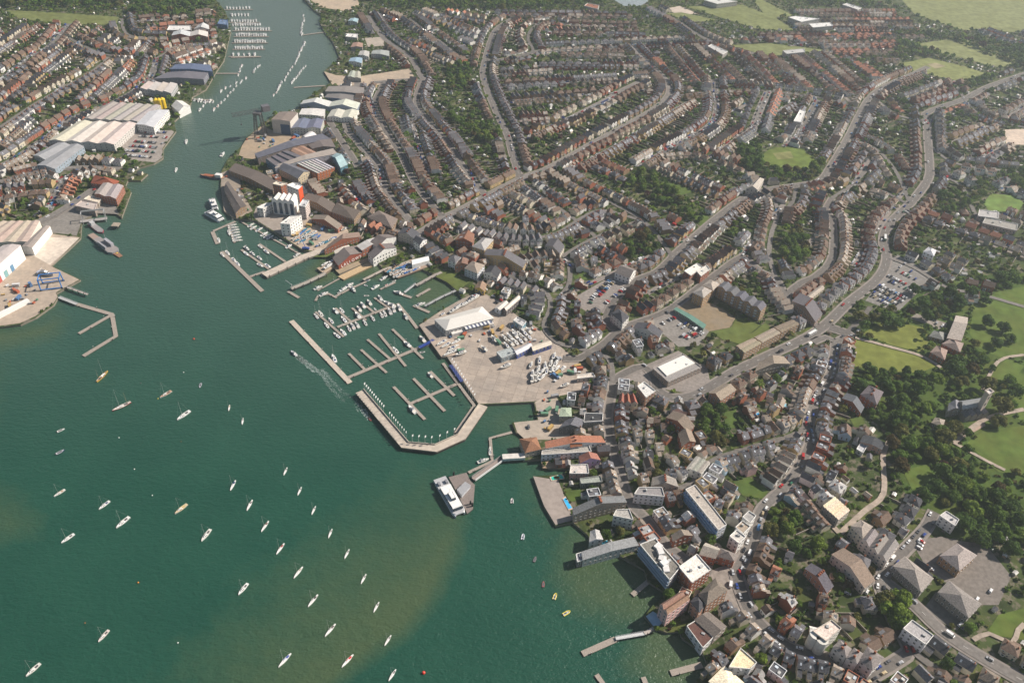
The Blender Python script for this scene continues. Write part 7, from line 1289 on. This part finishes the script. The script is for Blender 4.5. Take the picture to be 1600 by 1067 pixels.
x, y = U(332, 277, 1); o = mk('workboat', None, None, (x, y, 0), R(-8)+math.pi); h, d = hullmb(30, 7, 2.2, (.05, .1, .2), (.35, .2, .12), sheer=.8, tr=.7); h.build('hull', o); d.build('deck', o); b = MB(); b.box(-8, 0, 2.3, 7, 5, 3.5, WHITE, 'paint'); b.build('wheelhouse', o); b = MB(); b.box(4, 0, 2.2, 12, 4.5, 1, (.35, .12, .06), 'paint'); b.build('hatch_cover', o); tag(o, 'dark hulled coaster with rust red hatches off the crane yard', 'workboat')
# grey landing craft and chain ferry on the east slip
x, y = U(164, 383, 1); e = U(182, 396, 1); a = math.atan2(e[1]-y, e[0]-x); o = mk('chain_ferry', None, None, (x, y, 0), a)
b = MB(); b.prism([(-16, -3.5), (16, -5.5), (20, -3), (20, 3), (16, 5.5), (-16, 3.5)], -1, 2.4, (.26, .27, .30), 'paint', (.30, .27, .26), 'paint'); b.build('hull', o); b = MB(); b.box(3, 3.2, 2.4, 14, 3, 3.4, (.38, .37, .40), 'paint'); cb = b.build('cabin', o); b = MB(); b.box(3, 3.2, 4, 12, 3.1, .9, GLASS, 'glass'); b.build('window_band', cb); b = MB(); b.box(2, -3.6, 2.4, 16, 1.6, 2.4, (.34, .33, .35), 'paint'); b.build('side_house', o); b = MB(); b.prism([(-28, -3), (-16, -3.2), (-16, 3.2), (-28, 3)], 1.4, 2, (.36, .27, .22), 'paint'); b.build('ramp', o); b = MB(); b.prism([(20, -2.5), (30, -2), (30, 2), (20, 2.5)], .6, 1.1, (.3, .16, .1), 'paint'); b.build('bow_ramp', o); b = MB(); b.bar((-2, 3, 5.8), (-2, 3, 11), .12, (.7, .7, .7), 'metal', 5); b.build('mast', o)
tag(o, 'grey chain ferry with ramps lowered off the east slip', 'ferry'); LM.append(('the chain ferry', x, y))
x, y = U(150, 356, 1); o = mk('barge', None, None, (x, y, 0), R(-40)); b = MB(); b.prism([(-12, -3), (10, -3), (14, 0), (10, 3), (-12, 3)], -1, 2, (.3, .05, .08), 'paint', (.3, .28, .28), 'paint'); b.build('hull', o); b = MB(); b.box(-7, 0, 2, 5, 4, 3, (.5, .5, .5), 'paint'); b.build('wheelhouse', o); tag(o, 'dark red barge moored beside the grey frame bridge', 'barge')
x, y = U(182, 355, 1); o = mk('mooring_dolphin', None, None, (x, y, 0)); b = MB(); b.box(0, 0, 3.2, 7, 7, 1.2, (.36, .3, .24), 'concrete'); b.build('cap', o)
for sx in (-2.4, 0, 2.4):
    for sy in (-2.4, 0, 2.4): b = MB(); b.bar((sx, sy, -2), (sx, sy, 3.2), .4, (.06, .05, .05), 'wood', 6); b.build('pile', o)
tag(o, 'square timber mooring dolphin standing free off the ferry quay', 'dolphin')
# ================================================================== CRANES AND FRAMES
def lattice(b, a, c, w_, col, n=8, m='paint'):
    a = Vector(a); c = Vector(c); d = (c-a)/n; u = (c-a).normalized(); s_ = u.cross(Vector((0, 0, 1))); s_ = s_.normalized() if s_.length > .1 else Vector((1, 0, 0)); t = u.cross(s_)
    cs = [s_*w_+t*w_, s_*w_-t*w_, -s_*w_-t*w_, -s_*w_+t*w_]
    for k in range(4): b.bar(a+cs[k], c+cs[k], .22, col, m, 4)
    for k in range(n):
        for j in range(4): b.bar(a+d*k+cs[j], a+d*(k+1)+cs[(j+1) % 4], .13, col, m, 4)
x, y = U(408, 213); o = mk('hammerhead_crane', None, None, (x, y, LZ)); DG = (.13, .12, .12)
for sx, sy in ((-6, -6), (6, -6), (6, 6), (-6, 6)): b = MB(); lattice(b, (sx, sy, 0), (sx*.55, sy*.55, 30), .6, DG, 7, 'metal'); b.build('leg', o)
b = MB(); lattice(b, (14, 10, 33), (-26, -16, 33), 1.8, DG, 10, 'metal'); b.build('jib', o); b = MB(); b.box(9, 6, 31, 9, 7, 7, (.2, .19, .2), 'metal', .6); b.box(0, 0, 29, 9, 9, 2.5, (.16, .15, .15), 'metal'); b.build('machinery_house', o); b = MB(); b.bar((-18, -11, 31), (-18, -11, 20), .12, DG, 'metal', 4); b.box(-18, -11, 19, 1.6, 1.6, 1.4, DG, 'metal'); b.build('hook_block', o)
tag(o, 'huge dark hammerhead crane towering over the west bank yard', 'crane'); LM.append(('the hammerhead crane', x, y)); rast(rect(x, y, 18, 18, 0), occ, 5)
x, y = U(82, 447); o = mk('boat_hoist', None, None, (x, y, LZ), R(18)); BL = (.03, .18, .5)
for sx in (-9, 9):
    for sy in (-5, 5): b = MB(); b.bar((sx, sy*1.25, 0), (sx*.95, sy*.9, 11), .55, BL, 'paint', 6); b.build('leg', o); b = MB(); b.bar((sx, sy*1.25-.5, .6), (sx, sy*1.25+.5, .6), .9, (.03, .03, .03), 'paint', 9); b.build('wheel', o)
for nm_, a, c in (('beam', (-9, -4.6, 11), (9, -4.6, 11)), ('beam', (-9, 4.6, 11), (9, 4.6, 11)), ('cross_beam', (-9, -4.6, 11), (-9, 4.6, 11)), ('brace', (-9, -6, 1.2), (9, -6, 1.2)), ('brace', (-9, 6, 1.2), (9, 6, 1.2)), ('brace', (-9, -6, 1.2), (-9, -4.6, 11)), ('cross_beam', (9, -4.6, 11), (9, 4.6, 11))): b = MB(); b.bar(a, c, .5, BL, 'paint', 5); b.build(nm_, o)
tag(o, 'blue four legged travelling boat hoist on the east concrete apron', 'boat hoist'); LM.append(('the blue boat hoist', x, y))
x, y = U(146, 343, 3); o = mk('link_span', None, None, (x, y, 0), R(20)); b = MB(); b.box(0, 0, 2, 26, 5, .6, (.35, .33, .32), 'concrete'); b.build('deck', o)
for sx in (-10, 12): b = MB(); b.bar((sx, -3, 0), (sx, -3, 12), .35, (.5, .5, .5), 'metal', 5); b.bar((sx, 3, 0), (sx, 3, 12), .35, (.5, .5, .5), 'metal', 5); b.bar((sx, -3, 12), (sx, 3, 12), .35, (.55, .55, .55), 'metal', 5); b.build('portal', o)
b = MB(); lattice(b, (-10, 3, 12), (12, 3, 12), .5, (.55, .55, .54), 6, 'metal'); b.build('girder', o); tag(o, 'grey steel portal bridge over the ferry slip basin', 'bridge')
x, y = U(75, 428); boat('cruiser', 71, 428, 100, (.35, .38, .45), (.4, .42, .5), None, 1.4, 'grey hulled workboat on the apron beside the blue hoist', 'boats ashore in the yards', z=LZ+1)
b = MB(); p = UP([(-20, 497), (-20, 503), (46, 469), (42, 466)], LZ+3); cx, cy = p[0]; b.prism([(x-cx, y-cy) for x, y in p], LZ, LZ+3, (.8, .78, .75), 'paint'); o = mk('storage_tent', None, None, (cx, cy, 0)); b.build('cover', o); b = MB(); [b.box((p[0][0]*(1-t)+p[3][0]*t)-cx, (p[0][1]*(1-t)+p[3][1]*t)-cy, LZ, .5, .5, 3.4, (.5, .5, .5), 'metal') for t in (.2, .4, .6, .8)]; b.build('frame', o); tag(o, 'long low white cover stretched across the apron corner', 'storage cover')
x, y = U(456, 449, 3); o = mk('dock_crane', None, None, (x, y, 2.4)); b = MB(); b.bar((0, 0, 0), (0, 0, 4), .4, (.6, .6, .6), 'metal', 6); b.build('post', o); b = MB(); b.bar((0, 0, 4), (-6, 3, 6.5), .22, (.7, .7, .7), 'metal', 5); b.build('jib', o); tag(o, 'small pale dock crane at the head of the dark jetty', 'crane')
x, y = U(478, 390); o = mk('mobile_crane', None, None, (x, y, LZ)); b = MB(); b.box(0, 0, .6, 7, 2.6, 1.8, (.04, .08, .3), 'paint'); b.build('chassis', o); b = MB(); b.bar((0, 0, 2.4), (-5, 3, 13), .35, (.05, .1, .35), 'paint', 5); b.build('boom', o)
for sx in (-2.4, 0, 2.4):
    for sy in (-1.2, 1.2): b = MB(); b.bar((sx, sy-.2, .6), (sx, sy+.2, .6), .6, (.03, .03, .03), 'paint', 9); b.build('wheel', o)
tag(o, 'dark blue mobile boat crane at the quay corner of the boat park', 'crane')
for lb, pts, c in (('small blue swimming pool on the waterfront terrace', [(880, 780), (884, 777), (894, 793), (888, 795)], (.05, .42, .75)), ('green swimming pool behind the cream clubhouse', [(861, 745), (877, 741), (881, 747), (863, 750)], (.03, .42, .32)), ('square blue pool beside the white boathouse', [(939, 847), (950, 843), (955, 849), (943, 853)], (.08, .5, .7)), ('kidney blue pool in a hillside garden', [(1173, 640), (1181, 638), (1187, 647), (1178, 651)], (.05, .45, .85)), ('long pale blue garden pool by the office road', [(1222, 632), (1228, 630), (1236, 636), (1230, 638)], (.25, .5, .6))):
    p = UP(pts, LZ+.6); cx = sum(q[0] for q in p)/4; cy = sum(q[1] for q in p)/4; o = mk('swimming_pool', None, None, (cx, cy, LZ+.45)); tag(o, lb, 'pool', 'garden swimming pools'); L = [(q[0]-cx, q[1]-cy) for q in p]; b = MB(); b.prism([(x*1.25, y*1.25) for x, y in L], -.3, .05, (.55, .42, .33), 'concrete'); b.build('surround', o); b = MB(); b.prism(L, 0, .12, c, 'glass'); b.build('water', o)
# ================================================================== VEHICLES
def car_proto(kind, col):
    o = []; b = MB(); G = (.03, .035, .04)
    if kind == 'car': prof = [(-2.1, .3), (2.1, .3), (2.12, .7), (1.2, .92), (-1.95, .98), (-2.12, .8)]; W_ = 1.75; cab = (-1.75, .95, .95, 1.45)
    elif kind == 'van': prof = [(-2.7, .35), (2.7, .35), (2.7, 1.1), (2.1, 1.3), (-2.7, 1.3)]; W_ = 2.; cab = None
    else: prof = [(-5.3, .4), (5.3, .4), (5.4, 1.6), (5.2, 3.0), (-5.4, 3.0)]; W_ = 2.5; cab = None
    n = len(prof)
    for s_ in (-1, 1): q = [(x, s_*W_/2, z) for x, z in prof]; b.face(q if s_ < 0 else q[::-1], col, 'paint')
    for k in range(n): (x0, z0), (x1, z1) = prof[k], prof[(k+1) % n]; b.face([(x0, W_/2, z0), (x1, W_/2, z1), (x1, -W_/2, z1), (x0, -W_/2, z0)][::-1], col, 'paint')
    o.append(('body', b)); b = MB()
    if kind == 'car': taper(b, -1.8, 1.05, 1.62, 1.62, .92, 1.42, G, 'glass', k=.84, top=col); o.append(('cabin', b))
    elif kind == 'van': b.box(-.5, 0, 1.3, 4.4, 1.9, .95, col, 'paint'); o.append(('cargo_box', b)); b = MB(); taper(b, 1.5, 2.45, 1.8, 1.7, 1.3, 1.95, G, 'glass', k=.9); o.append(('windscreen', b))
    else: b.box(0, 0, 1.6, 10.2, 2.56, .85, G, 'glass'); o.append(('window_band', b)); b = MB(); b.box(0, 0, 3.0, 10, 2.3, .12, (.75, .74, .72), 'paint'); o.append(('roof', b))
    for sx in ((-1.3, 1.35) if kind == 'car' else (-1.7, 1.8) if kind == 'van' else (-3.4, 3.2)):
        for sy in (-1, 1): b = MB(); b.bar((sx, sy*(W_/2-.2), .34), (sx, sy*(W_/2+.02), .34), .34 if kind != 'bus' else .5, (.02, .02, .02), 'paint', 8); o.append(('wheel', b))
    return o
CARC = [((.72, .72, .72), 'white', 4), ((.42, .43, .45), 'silver', 4), ((.03, .03, .035), 'black', 2.5), ((.12, .12, .13), 'dark grey', 2), ((.03, .06, .25), 'blue', 2), ((.40, .02, .02), 'red', 2), ((.03, .12, .07), 'green', .5), ((.45, .36, .22), 'gold', .3), ((.08, .2, .4), 'light blue', .8)]
VM = {}; VN = [0]; CARS = []
def vehicle(kind, x, y, a, ci=None, label=None):
    if ci is None: ci = pick(rc_, [(i, c[2]) for i, c in enumerate(CARC)])
    CARS.append((P(x, y)[2], kind, x, y, a, ci, label))
rc_ = random.Random(9)
# car parks: rows of bays
def bays(p0, p1, n, fillp, adir=None):
    (x0, y0), (x1, y1) = U(*p0), U(*p1); a = math.atan2(y1-y0, x1-x0)+math.pi/2; d = math.dist((x0, y0), (x1, y1)); n = min(n, int(d/2.6)) if n else int(d/2.6)
    for k in range(n):
        if rc_.random() > fillp: continue
        t = (k+.5)/n; vehicle('car' if rc_.random() < .94 else 'van', x0+(x1-x0)*t+rc_.uniform(-.2, .2), y0+(y1-y0)*t+rc_.uniform(-.2, .2), a+rc_.choice([0, math.pi])+rc_.uniform(-.04, .04))
for q in (((404, 0), 0),): pass
for p0, p1, f in (((1361, 462), (1400, 483), .95), ((1364, 457), (1404, 477), .9), ((1368, 451), (1412, 473), .8), ((1372, 446), (1418, 468), .9), ((1382, 436), (1428, 458), .8), ((1386, 431), (1432, 453), .85), ((1396, 421), (1432, 438), .8), ((1401, 415), (1425, 426), .5), ((1403, 408), (1432, 422), .3),
                  ((926, 466), (954, 438), .8), ((935, 464), (959, 441), .75), ((924, 470), (930, 462), .7), ((946, 475), (975, 452), .5), ((914, 485), (926, 470), .2), ((1034, 507), (1055, 497), .6), ((1060, 507), (1090, 528), .6), ((1066, 503), (1100, 524), .5), ((1040, 490), (1058, 486), .6), ((1058, 520), (1078, 530), .4),
                  ((192, 243), (238, 247), .85), ((196, 236), (244, 239), .85), ((203, 229), (250, 232), .85), ((210, 222), (256, 225), .85), ((218, 214), (262, 216), .8), ((226, 208), (265, 208), .7), ((575, 312), (582, 330), .8), ((580, 308), (588, 328), .7), ((1434, 859), (1441, 845), .8), ((1496, 974), (1508, 984), .9), ((1516, 935), (1545, 955), .25), ((1540, 905), (1560, 920), .3),
                  ((732, 471), (760, 452), .8), ((762, 470), (776, 461), .7), ((768, 478), (790, 466), .6), ((877, 623), (882, 620), .8), ((815, 669), (830, 668), .5), ((1130, 883), (1140, 878), .9), ((1180, 874), (1190, 866), .8), ((1322, 540), (1318, 560), .7), ((830, 460), (842, 470), .4), ((90, 318), (105, 308), .6), ((76, 322), (88, 312), .6), ((1448, 499), (1474, 511), .5), ((860, 565), (878, 560), .5), ((1055, 630), (1063, 622), .8)):
    bays(p0, p1, 0, f)
# kerbside and moving cars
for i, (p, wd, k) in enumerate(RP):
    if wd < 6: continue
    f = (.5 if k == 1 else .10); r2 = random.Random(500+i)
    for a in range(len(p)-1):
        x, y = p[a]; px, py, dep = P(x, y)
        if not (-10 < px < 1610 and -10 < py < 1075): continue
        th = math.atan2(p[a+1][1]-y, p[a+1][0]-x)
        for s_ in (-1, 1):
            if r2.random() < f: o_ = (wd/2-1.15) if k == 1 else wd*.24; vehicle('car' if r2.random() < .92 else 'van', x-math.sin(th)*o_*s_, y+math.cos(th)*o_*s_, th+(math.pi if s_ > 0 else 0)+r2.uniform(-.03, .03))
for s_ in HRUNS:
    for a in range(len(s_)-1):
        x, y = s_[a]; th = math.atan2(s_[a+1][1]-y, s_[a+1][0]-x)
        for sd in (-1, 1):
            if rc_.random() < .45: vehicle('car' if rc_.random() < .93 else 'van', x-math.sin(th)*1.9*sd, y+math.cos(th)*1.9*sd, th+(math.pi if sd > 0 else 0))
for px, py, hd, kd, ci, lb in ((1268, 523, 60, 'bus', 0, 'white and blue single deck bus on the main road by the roundabout'), (1382, 374, 0, 'bus', 6, 'green bus on the curve of the main road'), (1141, 914, 5, 'van', 0, 'white van parked on the plaza'), (1161, 873, 25, 'car', 1, 'silver car leaving the plaza uphill'), (1483, 992, 125, 'van', 0, 'long white van parked on the office road'), (1454, 890, 110, 'car', 0, 'large white car between the two hipped offices'), (1547, 924, 35, 'car', 0, 'white car alone in the middle of the big office car park'), (1526, 937, 35, 'car', 0, 'white car nearest the lower hipped office ridge'), (1547, 858, 130, 'car', 6, 'green car by the trees of the office car park'), (1324, 928, 110, 'car', 1, 'silver car in the small court below the brown row'), (1354, 926, 25, 'car', 0, 'white car beside the giant tree court'), (1363, 946, 110, 'van', 0, 'white van in the court below the giant tree'), (1254, 715, 180, 'van', 5, 'red van heading down the hill street'), (53, 326, 100, 'bus', 8, 'pale blue coach waiting by the ferry approach')):
    x, y = U(px, py); e = U(px+math.sin(R(hd))*6, py-math.cos(R(hd))*6); vehicle(kd, x, y, math.atan2(e[1]-y, e[0]-x), ci, lb)
CARS.sort(key=lambda c: c[0]); nc = {}; cs = MB()
for dep, kind, x, y, a, ci, label in CARS:
    px, py, _ = P(x, y)
    if not (-15 < px < 1615 and -15 < py < 1082): continue
    nc[kind] = nc.get(kind, 0)+1; k = (kind, ci)
    if k not in VM:
        pr = car_proto(kind, CARC[ci][0]); wb_ = MB()
        for _, b in pr: wb_.add(b)
        VM[k] = ([(n_, b.mesh(n_)) for n_, b in pr], wb_, wb_.mesh({'car': 'parked_car', 'van': 'parked_van', 'bus': 'bus'}[kind]))
    j = int((y-GY0)/GS); i = int((x-GX0)/GS); z = LZ+.5 if occ[j, i] == 4 else LZ+.38; z += .18
    if nc[kind] > 300 and not label: cs.add(VM[k][1], dx=x, dy=y, dz=z, rz=a); continue
    nm = {'car': 'parked_car', 'van': 'van', 'bus': 'bus'}[kind]
    if dep < 520 or label:
        o = mk(nm, None, None, (x, y, z), a)
        for n_, me_ in VM[k][0]: mk(n_, me_, o)
    else: o = mk(nm, VM[k][2], None, (x, y, z), a)
    if label: tag(o, label, kind, 'vehicles of the town')
    else: auto(o, f'{CARC[ci][1]} {kind}', kind, 'vehicles of the town', x, y)
if cs.v: o = cs.build('distant_cars'); o['kind'] = 'stuff'
print('cars', nc)
# ================================================================== LABELS
LM += [(n, *U(px, py)) for n, px, py in (('the roundabout', 1322, 518), ('the hillside car park', 940, 460), ('the big park car park', 1400, 440), ('the lower car park', 1065, 510), ('the upper meadow corner', 1337, 531), ('the bowling green', 1565, 318), ('the recreation ground', 1235, 250), ('the cricket field', 1470, 108), ('the plaza', 1150, 900), ('the giant tree', 1400, 945), ('the demolition site', 1140, 500), ('the upper hill junction', 1262, 664), ('the harbour road junction', 650, 366), ('the terrace crossroads', 1046, 138), ('the main road fork', 1450, 225), ('the top road bend', 757, 98), ('the central wooded gardens', 1060, 320), ('the narrow street corner', 957, 600), ('the lane fork', 1227, 462), ('the town bend', 1050, 402), ('the upper junction', 812, 280), ('the white crescent street', 1186, 175), ('the park gate road', 1398, 700), ('the bottom right road', 1525, 1022), ('the shopping street bend', 1232, 1012), ('the lower hill junction', 1376, 905), ('the left terrace street', 47, 92), ('the factory gate street', 185, 157), ('the ferry approach', 125, 330), ('the marina corner', 400, 345), ('the long riverside terrace', 600, 200), ('the middle riverside terrace', 670, 190), ('the east mud creek', 322, 140), ('the town quay', 850, 650), ('the garden pool', 1180, 644), ('the top road junction', 1020, 15), ('the far left lane', 60, 262), ('the main road curve', 1385, 400), ('the right edge lane', 1530, 180), ('the south gardens', 1230, 380), ('the upper school lane', 1530, 455), ('the lower slope gardens', 1210, 840), ('the park lower corner', 1440, 830), ('the bottom shopping corner', 1352, 1062), ('the blue terrace', 1020, 968))]
la = np.array([(x, y) for _, x, y in LM]); byl = {}
for o, look, x, y in THINGS: byl.setdefault(look, []).append((o, x, y))
for look, its in byl.items():
    xy = np.array([(x, y) for _, x, y in its]); D = np.hypot(xy[:, None, 0]-la[None, :, 0], xy[:, None, 1]-la[None, :, 1]); rk = D.argsort(0).argsort(0); used = set()
    for k in range(len(its)):
        sc = rk[k]*12+D[k]
        for m_ in np.argsort(sc):
            rr = int(rk[k, m_])
            if (rr, int(m_)) not in used: break
        used.add((rr, int(m_))); its[k][0]['label'] = f"{look} nearest to {LM[m_][0]}" if rr == 0 else f"{look}, {ordn(rr+1)} nearest to {LM[m_][0]}"
for o, *_ in THINGS:
    o['label'] = o['label'].replace(', ', ', ') if len(o['label'].split()) < 17 else o['label'].replace('semi detached house', 'semi').replace(' tiled', '')
# ================================================================== HAZE
if HAZE > 0:
    b = MB(); b.box(0, 0, -4, 2*FAR+60, 2*FAR+60, CAMH+24, (1, 1, 1), 'wall'); v = b.v; b.face([v[0], v[1], v[5], v[4]] if 0 else [(-FAR-30, -FAR-30, -4), (-FAR-30, FAR+30, -4), (FAR+30, FAR+30, -4), (FAR+30, -FAR-30, -4)], (1, 1, 1), 'wall')
    o = b.build('haze'); o.data.materials.clear(); hm = bpy.data.materials.new('haze'); hm.use_nodes = True; n = hm.node_tree.nodes; n.remove(n['Principled BSDF']); pv = n.new('ShaderNodeVolumePrincipled'); pv.inputs['Color'].default_value = (.80, .90, 1, 1); pv.inputs['Density'].default_value = HAZE; pv.inputs['Anisotropy'].default_value = .55
    hm.node_tree.links.new(pv.outputs[0], n['Material Output'].inputs['Volume']); o.data.materials.append(hm); o['kind'] = 'stuff'; S.cycles.volume_bounces = 1
